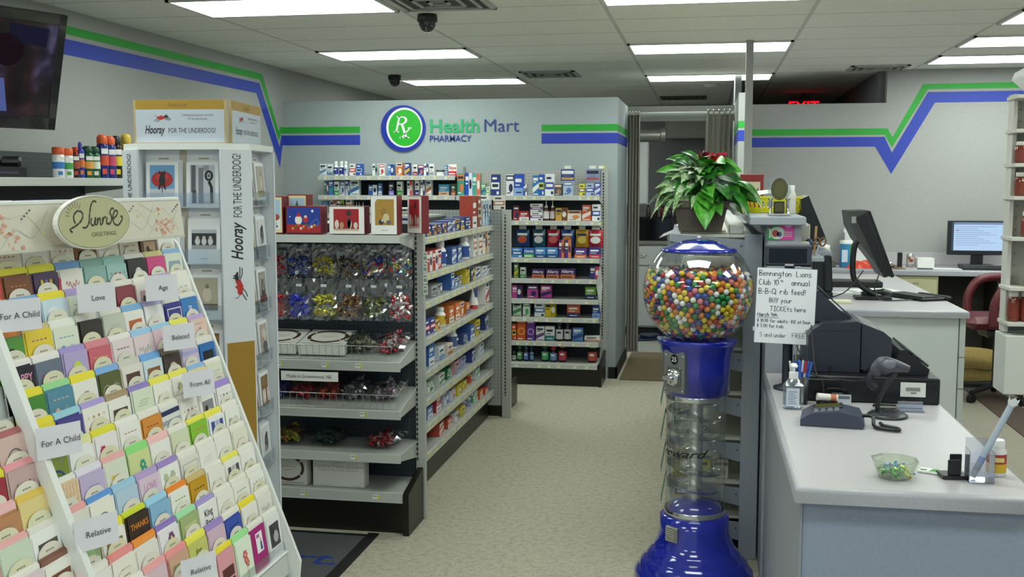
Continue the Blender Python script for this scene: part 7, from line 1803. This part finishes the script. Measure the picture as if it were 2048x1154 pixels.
m = MB(); n = 12; m.tube([(.012 + .012*math.cos(6.283*i/n), 0, .065 + .018*math.sin(6.283*i/n)) for i in range(n)], .004, M('6a4a30', .5), 6, closed=True); m.tube([(-.012 + .010*math.cos(6.283*i/n), 0, .062 + .015*math.sin(6.283*i/n)) for i in range(n)], .0035, M('6a4a30', .5), 6, closed=True); m.build('handles', t)
t = thing('blue_bottle', 'dark blue plastic bottle beside the beige tub', 'bottle', (.435, 4.80, 1.396))
m = MB(); m.lathe(bottle_prof(.03, .085, .5, .7), M('26305c', .4), 14); m.build('bottle_body', t)
w = MB(); w.box(.385, 5.05, 1.375, .56, 5.45, 1.395, M('9aa0a8', .5), .003); tag(w.build('monitor_ledge'), 'small grey ledge carrying the edge-on monitor', 'shelf')
t = thing('monitor', 'black computer monitor seen edge on behind the half wall', 'monitor', (.455, 5.25, 1.396), .0)
m = MB(); m.prism([(-.035, .235), (.0, .25), (.080, .06), (.06, .04), (-.02, .04)], 'y', -.16, .16, M('141416', .35)); m.build('monitor_case', t)
m = MB(); m.box(-.02, -.08, 0, .06, .08, .012, M('141416', .35), .003); m.box(.0, -.03, .01, .03, .03, .08, M('141416', .35)); m.build('stand', t)
# ================================================================ pharmacy side
DESKW = M('d6dcda', .45)
dk = thing('work_counter', 'pale pharmacy work counter with a grey laminate top and steel corner strip', 'counter', (1.0, 8.5, 0))
m = MB(); top_slab(m, .39, 1.61, 7.0, 9.79, .914, .045); m.build('worktop', dk, world=True)
m = MB(); m.box(.40, 7.03, 0, 1.555, 9.79, .868, DESKW, .002); m.build('front_panel', dk, world=True)
m = MB(); m.box(1.56, 7.025, 0, 1.595, 9.79, .868, M('c8ceca', .45), .003)
for z in (.42, .62): m.box(1.5575, 7.0235, z, 1.5965, 7.027, z+.004, M('5a5c5a', .5))
m.build('corner_strip', dk, world=True)
DT = .915
t = thing('monitor', 'black flat monitor on a bent arm, seen from behind on the work counter', 'monitor', (1.10, 7.62, DT))
m = MB(); m.box(-.10, -.06, 0, .14, .09, .022, M('18191c', .35), .006); m.build('stand_base', t)
m = MB(); m.tube(smooth_path([(.05, .02, .02), (-.07, .02, .10), (-.11, .02, .17), (-.11, .02, .33), (-.085, .02, .40), (-.02, .02, .43)]), .020, M('1c1d20', .35), 10); m.build('stand_arm', t)
m = MB(); m.prism([(-.155, .60), (-.03, .605), (.135, .165), (.09, .150), (.02, .26), (-.09, .40), (-.14, .50)], 'y', -.02, .38, M('3c3d3c', .45))
m.build('rear_housing', t)
m = MB(); m.prism([(-.032, .606), (-.015, .602), (.155, .160), (.134, .152)], 'y', -.03, .40, M('101113', .3)); m.prism([(-.105, .56), (-.04, .585), (.12, .17), (.085, .16)], 'y', -.032, -.02, M('15161a', .35)); m.build('screen_bezel', t)
m = MB(); m.rect(-.135, .52, -.105, .565, M('9a9c98', .5), -.0205); m.build('maker_mark', t)
m = MB(); m.tube(smooth_path([(.06, .0, .25), (.05, -.05, .18), (.02, -.08, .07), (.06, -.10, .008), (.2, -.08, .006), (.3, .0, .006)]), .004, BLK, 6); m.tube(smooth_path([(-.05, -.04, .20), (-.16, -.06, .06), (-.28, -.02, .006), (-.36, .06, .006)]), .004, BLK, 6); m.build('cable', t)
t = thing('computer_keyboard', 'black computer keyboard angled at the edge of the work counter', 'keyboard', (1.41, 7.74, DT), math.radians(118))
m = MB(); m.box(-.20, -.10, 0, .20, .09, .022, M('161719', .45), .006); m.build('key_bed', t)
m = MB()
for i in range(15):
    for j in range(5): m.box(-.185 + .0245*i, -.06 + .028*j, .022, -.165 + .0245*i, -.037 + .028*j, .030, M(('3a3c3a', '2a2c2c')[(i+j) % 2], .5), .002)
m.build('keys', t)
m = MB(); m.box(-.21, -.15, 0, .10, -.10, .03, M('0e0f10', .6), .01); m.build('palm_rest', t)
t = thing('telephone_handset', 'grey telephone handset lying by the computer keyboard', 'telephone', (1.16, 7.72, DT), .2)
m = MB(); m.tube(smooth_path([(-.10, 0, .022), (-.05, 0, .035), (.04, 0, .042), (.10, 0, .026)]), [.022]*4 + [.018]*8 + [.024]*8, M('3a3b3c', .35), 12, Matrix.Identity(4)); m.build('handset_body', t)
t = thing('telephone', 'tall black cordless unit standing at the corner of the work counter', 'telephone', (.80, 7.60, DT))
m = MB(); m.box(-.09, -.06, 0, .05, .09, .055, M('121316', .35), .008); m.build('base_unit', t)
m = MB(); m.box(-.085, -.02, .05, .0, .06, .29, M('16171a', .35), .008); m.build('rear_tower', t)
m = MB(); m.box(.0, -.045, .05, .055, -.005, .30, M('1c1d21', .3), .010, T=roty(-.06)); m.build('handset', t)
t = thing('note_pad', 'cream note pads stacked near the black cordless unit', 'note pad', (.86, 7.36, DT), -.15)
m = MB(); m.box(-.09, -.05, 0, .09, .05, .010, M('d8d4b4', .6), .001); m.build('lower_pad', t)
m = MB(); m.box(-.07, -.04, .0105, .085, .045, .018, M('e2dfc6', .6), .001, T=rotz(.1)); m.build('upper_pad', t)
t = thing('calculator', 'flat black desk device with cables behind the monitor stand', 'electronic device', (1.10, 8.60, DT))
m = MB(); m.box(-.20, -.12, 0, .22, .12, .045, M('17181b', .4), .006); m.build('device_body', t)
t = thing('paper_sheet', 'white papers lying flat behind the computer keyboard', 'papers', (1.22, 8.25, DT), .2)
m = MB(); m.box(-.16, -.11, 0, .16, .11, .003, M('e8e8e4', .6)); m.box(-.13, -.12, .0035, .15, .09, .006, M('e2e2dc', .6), T=rotz(.25)); m.build('sheets', t)
t = thing('paper_scrap', 'small white paper near the cordless unit cables', 'papers', (.98, 8.05, DT), .4)
m = MB(); m.box(-.07, -.05, 0, .07, .05, .002, M('e4e4de', .6)); m.build('sheet', t)

# back desk along the rear wall
bd = thing('back_desk', 'long pale desk with backsplash along the striped rear wall', 'desk', (2.8, 10.1, 0))
m = MB(); top_slab(m, .32, 5.05, 9.80, 10.415, .955, .05); m.build('worktop', bd, world=True)
m = MB(); m.box(.32, 10.395, .956, 5.05, 10.415, 1.07, LAM, .003); m.build('backsplash', bd, world=True)
m = MB(); m.box(2.02, 10.30, 0, 5.05, 10.32, .90, M('3c3a38', .7)); m.box(4.9, 9.85, 0, 5.05, 10.3, .90, M('6a6864', .6)); m.build('knee_panel', bd, world=True)
m = MB(); m.box(2.48, 9.86, 0, 2.53, 10.3, .90, M('26221e', .7)); m.build('leg_panel', bd, world=True)
fc = thing('filing_cabinet', 'beige metal filing cabinet under the back desk', 'filing cabinet', (1.80, 9.825, 0))
m = MB(); m.box(-.20, 0, 0, .19, .45, .90, M('b8b690', .45), .003); m.build('cabinet_case', fc)
for k, z in enumerate((.47, .05)):
    m = MB(); m.box(-.185, -.014, z, .178, 0, z+.40, M('bcba94', .45), .004); o = m.build('drawer', fc)
    m = MB(); m.box(-.045, -.032, z+.25, .045, -.022, z+.262, CHROME, .003); m.box(-.045, -.032, z+.25, -.038, -.014, z+.30, CHROME); m.box(.038, -.032, z+.25, .045, -.014, z+.30, CHROME); m.box(-.045, -.02, z+.29, .045, -.014, z+.315, M('8a8a7a', .4)); m.build('handle', o)
    m = MB(); m.box(-.025, -.016, z+.355, .025, -.014, z+.375, M('9a9878', .4)); m.build('label_plate', o)
BT = .956
t = thing('monitor', 'dark framed monitor with a lit blue-white screen on the back desk', 'monitor', (2.365, 10.10, BT))
m = MB(); m.box(-.255, 0, .115, .260, .045, .42, M('24262c', .3), .006); m.build('case', t)
m = MB(); m.rect(-.222, .155, .228, .405, glow('monitor_screen', 'b8d4f4', 1.0), -.001)
m.rect(-.222, .385, .228, .405, glow('screen_bar', '8aa0c0', .8), -.0014); m.rect(-.222, .155, -.205, .405, glow('screen_side', '5a6a80', .6), -.0016)
for k in range(10):
    m.rect(-.19, .365 - .018*k, -.19 + .34 - .05*((k*3) % 4), .368 - .018*k, glow('screen_text', '7a94bc', .8), -.0018)
m.rect(-.19, .330, -.165, .336, glow('screen_red', 'a05a78', .7), -.002); m.build('screen', t)
m = MB(); m.box(-.05, .01, .03, .05, .04, .12, M('1a1b1f', .35)); m.box(-.14, -.05, 0, .14, .12, .03, M('1a1b1f', .35), .008); m.build('stand', t)
t = thing('computer_keyboard', 'dark keyboard on the back desk below the lit monitor', 'keyboard', (2.42, 9.93, BT))
m = MB(); m.box(-.23, -.08, 0, .23, .08, .025, M('202125', .5), .004); m.build('key_bed', t)
m = MB()
for i in range(15):
    for j in range(4): m.box(-.215 + .029*i, -.06 + .032*j, .025, -.192 + .029*i, -.034 + .032*j, .032, M('2c2d32', .5), .002)
m.build('keys', t)
t = thing('soda_can', 'silver and red drinks can on the back desk', 'can', (1.80, 10.12, BT))
m = MB(); m.lathe([(.026, 0), (.033, .010), (.033, .105), (.026, .12), (.024, .122)], M('b8b4b4', .3, .6), 20); m.build('can_body', t)
m = MB(); m.lathe([(.0334, .03), (.0334, .09)], M('c8bcb8', .4), 20, caps=False); m.oval(.005, .06, .018, .016, M('8a3a34', .4), -.0345, 12); m.rect(-.024, .072, .0, .095, M('7a5048', .4), -.0345); m.build('label', t)
t = thing('paper_pad', 'thick white pad of paper beside the drinks can', 'paper pad', (1.92, 10.12, BT))
m = MB(); m.box(-.07, -.06, 0, .075, .06, .085, M('e6e6e4', .6), .002, T=rotz(.06)); m.build('pad_block', t)
t = thing('paper_sheet', 'loose white sheets in front of the white pad on the back desk', 'papers', (2.04, 9.93, BT), -.1)
m = MB(); m.box(-.20, -.06, 0, .16, .06, .004, M('e8e8e6', .6)); m.build('sheets', t)
t = thing('pen', 'dark green pen lying before the white pad on the back desk', 'pen', (1.88, 9.88, BT), 1.4)
m = MB(); m.lathe([(.005, 0), (.005, .13)], M('1c4a48', .4), 8, T=tr(0, .06, .005) @ rotx(math.pi/2)); m.build('barrel', t)
t = thing('stapler', 'black stapler standing on end beside the crumpled papers', 'stapler', (1.70, 10.05, BT))
m = MB(); m.box(-.018, -.02, 0, .020, .03, .135, M('141518', .4), .005); m.build('stapler_arm', t)
m = MB(); m.box(-.10, -.012, .03, -.018, .016, .046, M('141518', .4), .003, T=roty(-.55)); m.build('stapler_base', t)
t = thing('clipboard', 'brown clipboard under crumpled white papers on the back desk', 'clipboard', (1.60, 9.92, BT))
m = MB(); m.box(-.16, -.08, 0, .12, .10, .006, M('8a6a48', .6), .002); m.build('board', t)
t = thing('paper_sheet', 'crumpled white papers heaped on the brown clipboard', 'papers', (1.58, 9.96, BT + .007))
m = MB(); rq = random.Random(2); v = []
for j in range(5):
    for i in range(7): v.append((-.11 + .035*i, -.05 + .025*j, .004 + rq.random()*.055*math.sin(math.pi*i/6)))
m.add(v, [(7*j+i, 7*j+i+1, 7*j+i+8, 7*j+i+7) for j in range(4) for i in range(6)], M('e2e2e0', .6)); m.build('sheets', t)
t = thing('wipes_canister', 'blue and green cylinder of wipes on the back desk', 'canister', (1.235, 9.98, BT))
m = MB(); m.lathe([(.060, 0), (.062, .004), (.062, .215)], M('3a88b8', .4), 24); m.build('canister_body', t)
m = MB(); m.lathe([(.0625, .02), (.0625, .21)], M('3ca048', .4), 24, a0=-1.3, a1=.5); m.rect(-.05, .05, .0, .16, M('c8d8e8', .4), -.0635); m.build('label', t)
m = MB(); m.lathe([(.064, .212), (.064, .235), (.058, .242)], M('e8ece8', .4), 24); m.build('lid', t)
t = thing('paper_tray', 'white upright file tray standing behind the wipes canister', 'file tray', (1.36, 10.20, BT))
m = MB(); m.box(-.12, 0, 0, .15, .10, .02, M('e0e2e0', .4), .003); m.prism([(-.12, .02), (.15, .02), (.15, .36), (.10, .38), (-.08, .38), (-.12, .33)], 'y', .09, .10, M('e0e2e0', .4)); m.box(-.12, 0, .02, -.112, .10, .30, M('e0e2e0', .4)); m.build('tray_body', t)
t = thing('plastic_bag', 'crumpled orange-red bag in front of the wipes canister', 'bag', (1.34, 9.90, BT))
m = MB(); rq = random.Random(5); n = 14; v = [(0, 0, .06)]
for q, z in ((.05, .055), (.09, .03), (.12, .0)):
    for i in range(n): a = 6.283*i/n; s = q*rq.uniform(.75, 1.2); v.append((s*1.1*math.cos(a), s*.6*math.sin(a), max(0, z + rq.uniform(-.02, .02)*(z > 0))))
m.add(v, [(0, 1+i, 1+(i+1) % n) for i in range(n)] + [(1+k*n+i, 1+(k+1)*n+i, 1+(k+1)*n+(i+1) % n, 1+k*n+(i+1) % n) for k in range(2) for i in range(n)], M('c83c24', .35)); m.build('bag_body', t)
t = thing('medicine_jar', 'large white plastic jar with a screw lid on the back desk', 'jar', (1.035, 9.98, BT))
m = MB(); m.lathe([(.062, 0), (.066, .006), (.066, .13), (.058, .155), (.045, .165)], M('e4e4da', .4), 26); m.build('jar_body', t)
m = MB(); m.lathe([(.050, .162), (.054, .166), (.054, .195), (.048, .200), (.022, .202), (.020, .215), (.001, .216)], M('ececE4'.lower(), .4), 26); m.build('lid', t)
m = MB(); m.box(.045, -.05, .06, .062, -.03, .09, M('1c1c1c', .5)); m.build('label', t)
t = thing('desk_tidy', 'dark stack of office odds and ends beside the white jar', 'desk tidy', (.90, 10.02, BT))
m = MB(); m.box(-.06, -.04, 0, .07, .05, .16, M('34353a', .5), .01); m.build('tidy_box', t)
m = MB(); m.box(-.04, -.02, .16, .05, .03, .22, M('2a2b40', .5), .012, T=roty(.1)); m.build('purple_case', t)
m = MB(); m.box(.15, -.06, 0, .24, .06, .05, M('5a5a50', .5), .008); m.build('grey_tray', t)

# maroon armchair
ch = thing('office_chair', 'maroon padded office chair with looped arms at the back desk', 'chair', (2.27, 8.95, 0), -math.pi/2 + .12)
MAR = speckle('maroon_vinyl', '5e2129', ('511a22', '6a282f'), 50, .4, .6)
m = MB(); m.box(-.25, -.30, .58, .25, .24, .68, MAR, .048); m.build('seat', ch)
for s in (-1, 1):
    m = MB(); m.tube(smooth_path([(s*.27, -.14, .62), (s*.285, -.14, .78), (s*.29, -.08, .90), (s*.29, .02, .945), (s*.285, .18, .945), (s*.26, .28, .92)], 6), .034, MAR, 12); m.build('armrest', ch)
m = MB(); m.box(-.24, .22, .66, .24, .29, 1.05, MAR, .035); m.build('backrest', ch)
m = MB(); m.cyl((0, 0, .12), .03, .42, BLK, 16); m.box(-.13, -.12, .50, .13, .12, .58, BLK, .02); m.build('gas_column', ch)
for k in range(5):
    a = k*2*math.pi/5 + .3
    m = MB(); m.tube([(0, 0, .12), (.30*math.cos(a), .30*math.sin(a), .085)], [.028, .018], BLK, 8); o = m.build('base_leg', ch)
    m = MB(); m.lathe([(.035, -.02), (.035, .02)], BLK, 14, T=tr(.30*math.cos(a), .30*math.sin(a), .036) @ rotz(a) @ rotx(math.pi/2)); m.build('caster', o)
# floor cushion and carton under the desk
t = thing('dog_bed', 'tan wrinkled floor cushion under the back desk', 'cushion', (2.20, 9.60, .008))
m = MB(); TAN = speckle('tan_fabric', 'a08850', ('8a7440', 'b49c62'), 60, .9, .7); n = 28
lv = []
for q, z in ((.24, .0), (.285, .03), (.29, .09), (.27, .14), (.28, .17), (.29, .21), (.27, .26), (.20, .29), (.10, .285), (.001, .28)):
    lv.append([(q*1.0*(1 + .035*math.sin(5*a + z*30))*math.cos(a), q*.75*(1 + .03*math.cos(4*a + z*22))*math.sin(a), z + (.008*math.sin(7*a) if 0 < z < .27 else 0)) for a in [2*math.pi*i/n for i in range(n)]])
m.add([p for l in lv for p in l], [(k*n+i, k*n+(i+1) % n, (k+1)*n+(i+1) % n, (k+1)*n+i) for k in range(len(lv)-1) for i in range(n)], TAN, True); m.build('cushion_body', t)
m = MB(); m.tube([(.283*math.cos(a), .214*math.sin(a), .155 + .008*math.sin(7*a)) for a in [2*math.pi*i/40 for i in range(40)]], .006, M('6a5830', .8), 6, closed=True); m.build('piping', t)

# stock bottle shelving at the right picture edge
ps = thing('pharmacy_shelf', 'tall white pharmacy shelving at the right picture edge holding amber bottles', 'shelf unit', (1.9, 5.75, 0))
SH = M('cfcdc4', .5)
m = MB(); m.box(1.475, 5.70, .96, 1.495, 5.80, 2.14, SH, .002); m.build('side_panel', ps, world=True)
m = MB(); m.box(1.495, 5.785, .96, 2.5, 5.80, 2.14, peg_mat('shelf_back', 'a9a79e', '8a887e', 'y', .06, .10)); m.build('back_panel', ps, world=True)
PZ = [1.965, 1.800, 1.640, 1.440, 1.195, 1.020]
for z in [2.13] + PZ:
    m = MB(); m.box(1.463, 5.592, z-.018, 2.5, 5.79, z, SH, .002); m.build('shelf', ps, world=True)
m = MB(); m.box(1.95, 5.62, 0, 2.5, 5.90, .66, M('2c2a28', .6)); m.build('plinth', ps, world=True)
m = MB(); m.box(1.458, 5.60, .66, 2.5, 5.80, .955, M('d2d2cc', .45), .004); m.build('base_drawer', ps, world=True)
AMB = M('6a2412', .12, coat=.6)
def amber(x, z, w, h, label, y=5.66):
    t = thing('amber_bottle', label, 'bottle', (x, y, z), 0, 'amber stock bottles on the pharmacy shelving')
    m = MB(); m.lathe([(w*.46, 0), (w*.5, .004), (w*.5, h*.72), (w*.40, h*.80), (w*.34, h*.82)], AMB, 18); m.build('bottle_body', t)
    m = MB(); m.lathe([(w*.38, h*.82), (w*.40, h*.83), (w*.40, h*.98), (w*.36, h)], M('e8e4dc', .45), 16); m.build('cap', t)
    m = MB(); m.lathe([(w*.506, h*.12), (w*.506, h*.62)], M('7c3020', .5), 18, caps=False); m.build('label', t)
amber(1.545, 1.966, .055, .085, 'amber bottle with white cap on the highest shelf of the pharmacy shelving')
for k, x in enumerate((1.508, 1.572)): amber(x, 1.801, .060, .105, f'amber bottle with white cap, {ORD[k]} on the second pharmacy shelf')
for k, x in enumerate((1.512, 1.576)): amber(x, 1.641, .058, .115, f'amber bottle with white cap, {ORD[k]} on the third pharmacy shelf')
amber(1.552, 1.441, .060, .125, 'amber bottle with white cap alone on the fourth pharmacy shelf')
amber(1.578, 1.196, .060, .120, 'amber bottle with white cap at the picture edge on the fifth pharmacy shelf')
for k, x in enumerate((1.503, 1.562)): amber(x, 1.021, .056, .150, f'tall amber bottle with white cap, {ORD[k]} on the lowest pharmacy shelf')
t = thing('plastic_bag', 'white plastic bag sagging on top of the pharmacy shelving', 'bag', (1.63, 5.70, 2.131))
m = MB(); rq = random.Random(3); n = 16; v = []
for q, z in ((.09, 0), (.115, .03), (.13, .075), (.12, .11), (.07, .145), (.001, .15)):
    for i in range(n): a = 6.283*i/n; s = q*rq.uniform(.9, 1.1); v.append((s*math.cos(a) - (.03 if z > .05 and math.cos(a) < -.5 else 0), s*.8*math.sin(a), z))
m.add(v, [(k*n+i, k*n+(i+1) % n, (k+1)*n+(i+1) % n, (k+1)*n+i) for k in range(5) for i in range(n)], M('eef0ee', .4), True); m.build('bag_body', t)
# grey carpet and brown border strip behind the counter
GC_ = speckle('grey_carpet', '8f897c', ('777064', 'a8a294'), 130, .95, .7, .3)
m = MB(); m.box(.42, 2.4, 0, 5.05, 10.40, .004, GC_); tag(m.build('floor_pharmacy_carpet'), kind='structure')
m = MB(); m.box(2.12, 2.4, .004, 2.38, 9.25, .010, M('4a3c34', .8)); tag(m.build('carpet_runner'), 'dark brown strip on the pharmacy carpet', 'runner')
m = MB(); m.box(2.0, 9.25, .004, 5.05, 10.3, .008, M('4c5258', .7)); tag(m.build('floor_mat'), 'dark grey-blue mat under the back desk', 'mat')

# ================================================================ doorway: curtains, mat and storeroom
CUR = speckle('grey_curtain', 'a5a196', ('99958b', 'b1ada3'), 70, .85, .6)
def curtain(x0, x1, y, z0, z1, n, amp, label, ph=0.0, taper=0.0):
    t = thing('curtain', label, 'curtain', ((x0+x1)/2, y, z1))
    m = MB(); L = n*8; v = []; cx = (x0+x1)/2
    for j in range(9):
        q = j/8
        for i in range(L+1):
            u = i/L; a = 2*math.pi*n*u + ph
            x = x0 + (x1-x0)*u; x = cx + (x-cx)*(1 - taper*math.sin(q*2.2)*.5)
            v.append((x - cx + .004*math.sin(a*2 + q*2), amp*math.sin(a)*(.75 + .25*q) + .006*math.sin(q*5 + i), z1*0 - (z1-z0)*q))
    m.add(v, [(j*(L+1)+i, j*(L+1)+i+1, (j+1)*(L+1)+i+1, (j+1)*(L+1)+i) for j in range(8) for i in range(L)], CUR, True); m.build('cloth', t)
    m = MB()
    for k in range(n):
        c = (-(x1-x0)/2 + (x1-x0)*(k+.5)/n, 0, -.018); m.tube([(c[0], c[1] + .024*math.cos(a), c[2] + .024*math.sin(a)) for a in [6.283*i/14 for i in range(14)]], .004, M('b8b6b0', .3, .8), 6, closed=True)
    m.build('grommets', t)
curtain(-.755, -.640, 10.30, .09, 2.375, 4, .030, 'grey curtain bunched at the left of the doorway')
curtain(-.035, .215, 10.30, .09, 2.385, 5, .032, 'grey curtain bunched at the right of the doorway', 1.0)
t = thing('curtain_rod', 'white curtain rod across the top of the doorway', 'curtain rod', (-.26, 10.30, 2.357))
m = MB(); m.lathe([(.014, -.505), (.014, .49)], M('e0e2e0', .35), 14, T=roty(math.pi/2)); m.build('rod', t)
for x in (-.50, .484):
    m = MB(); m.lathe([(.026, 0), (.026, .008)], M('e0e2e0', .35), 14, T=tr(x, 0, 0) @ roty(math.pi/2)); m.build('end_bracket', t)
MATB = speckle('brown_mat', '75664f', ('64563f', '86775e'), 110, .95, .7, .3)
m = MB(); m.box(-.73, 9.25, 0, .225, 10.80, .008, MATB); tag(m.build('door_mat'), 'brown mat on the floor of the curtained doorway', 'mat')
m = MB(); m.box(-3.8, 10.85, 0, .24, 14.6, .004, speckle('vinyl_floor', 'a5a69f', ('9a9b94', 'b0b1aa'), 20, .4, .5)); tag(m.build('floor_storeroom'), kind='structure')
cab = thing('base_cabinet', 'white storeroom base cabinet with a drawer and grey top', 'cabinet', (-.40, 12.0, 0))
m = MB(); m.box(-.50, .02, .10, .60, .55, 1.03, M('c2c4c4', .45), .003); m.build('cabinet_body', cab)
m = MB(); m.box(-.52, -.01, 1.03, .62, .56, 1.065, M('84837e', .4), .004); m.build('worktop', cab)
m = MB(); m.box(-.50, .06, 0, .60, .5, .10, M('1c1c1c', .6)); m.build('toe_kick', cab)
for x0, x1 in ((-.49, .06), (.07, .59)):
    m = MB(); m.box(x0, 0, .80, x1, .02, 1.01, M('c8caca', .45), .003); o = m.build('drawer', cab)
    m = MB(); m.tube(smooth_path([((x0+x1)/2-.16, 0, .92), ((x0+x1)/2-.15, -.02, .915), ((x0+x1)/2-.06, -.02, .915), ((x0+x1)/2-.05, 0, .92)]), .006, CHROME, 8); m.build('pull', o)
    m = MB(); m.box(x0, 0, .12, x1, .02, .785, M('c8caca', .45), .003); o = m.build('door', cab)
    m = MB(); m.tube(smooth_path([(x1-.05, 0, .70), (x1-.05, -.02, .69), (x1-.05, -.02, .61), (x1-.05, 0, .60)]), .006, CHROME, 8); m.build('pull', o)
t = thing('microwave_oven', 'black microwave oven on the storeroom cabinet', 'microwave', (-.50, 12.15, 1.066))
m = MB(); m.box(-.28, 0, 0, .24, .34, .26, M('0c0c0e', .25), .006); m.build('oven_case', t)
m = MB(); m.box(-.27, -.012, .015, .10, 0, .245, M('08080a', .1), .004); m.build('door', t)
m = MB(); m.rect(.12, .03, .22, .23, M('1a1a1e', .3), -.001); m.build('control_panel', t)
t = thing('bottle', 'dark clutter of small bottles on top of the black microwave', 'bottles', (-.50, 12.25, 1.327))
bpy.data.objects.remove(t)
for k, (x, h, c) in enumerate(((-.66, .14, '5a5048'), (-.58, .11, '3a2a24'), (-.50, .13, '6a2a24'), (-.42, .10, '403c44'), (-.34, .12, '2a2a30'))):
    t = thing('spice_bottle', f'dark small bottle on the black microwave, {ORD[k]} from the curtain', 'bottle', (x, 12.3, 1.327), 0, 'small bottles on the microwave')
    m = MB(); m.lathe(bottle_prof(.055, h, .6, .7), M(c, .4), 12); m.build('bottle_body', t)
    m = MB(); m.lathe([(.018, h*.78), (.018, h)], M('242426', .4), 10); m.build('cap', t)
wc = thing('wall_cabinet', 'white storeroom cabinet hanging beside the left curtain', 'cabinet', (-.90, 12.0, 1.47))
m = MB(); m.box(-.3, .02, 0, .25, .32, .69, M('c0c2c2', .45), .003); m.build('cabinet_body', wc)
m = MB(); m.box(-.29, 0, .01, .24, .02, .68, M('c6c8c8', .45), .003); m.build('door', wc)
t = thing('air_duct', 'silver flexible duct resting on the hanging storeroom cabinet', 'duct', (-.70, 12.2, 2.162))
m = MB(); m.tube([(-.1 + .012*i, 0, .075) for i in range(24)], [.062 + .010*(i % 2) for i in range(24)], M('a8a8a4', .35, .7), 16); m.build('flexible_hose', t)
m = MB(); m.lathe([(.09, 0), (.09, .05)], M('9a9a96', .4, .6), 20, T=tr(.18, 0, .075) @ roty(math.pi/2)); m.build('end_collar', t)
t = thing('wall_panel_box', 'beige box mounted high on the storeroom wall', 'electrical box', (-.25, 14.58, 2.30))
m = MB(); m.box(-.32, -.10, 0, .28, 0, .30, M('a09e94', .5), .004); m.build('box_case', t)
m = MB(); m.box(-.28, -.108, .03, .24, -.10, .27, M('a8a69c', .5), .003); m.build('cover', t)
t = thing('wire_bundle', 'tangle of dark cables hanging on the storeroom wall', 'cables', (.10, 14.5, 1.7))
m = MB()
for k in range(6):
    x = -.18 + .07*k; m.tube(smooth_path([(x*.3, 0, .85), (x*.4, 0, .55), (x*1.2, -.03, .32 + .03*(k % 3)), (x*2.2, -.03, .12), (x*2.6, 0, -.12 - .05*(k % 2))]), .010, M('22222c', .5), 6)
m.build('cables_loop', t)
t = thing('storage_bin', 'low dark blue plastic lid on the storeroom floor', 'plastic lid', (-.60, 12.0 - .25, .004), .4)
m = MB(); m.box(-.22, -.12, 0, .22, .12, .02, M('1c2c4a', .4), .006); m.lathe([(.10, .02), (.12, .05), (.11, .06)], M('1c2c4a', .4), 16); m.build('lid_body', t)

# ================================================================ floor mat with the last letters of the shop name
rug = thing('logo_mat', 'dark grey floor mat with blue lettering under the end cap', 'mat', (-1.55, 4.9, 0))
m = MB(); m.box(-2.7, 3.2, 0, -1.575, 4.865, .006, speckle('grey_mat', '55575c', ('484a4e', '64666a'), 180, .95, .7, .3)); m.build('mat_pile', rug, world=True)
m = MB(); m.box(-1.600, 3.19, .0, -1.545, 4.89, .0085, M('101012', .7), .002); m.box(-2.7, 4.84, 0, -1.6, 4.865, .008, M('101012', .7)); m.build('rubber_border', rug, world=True)
m = MB(); g = text_geo('Mart.', .01); s = .25; m.add([(-1.612 - g[2]*s + x*s + z*s*.15, 4.435 + z*s*.85, .0068) for x, z in g[0]], g[1], M('1c3c8c', .9)); m.build('lettering', rug, world=True)
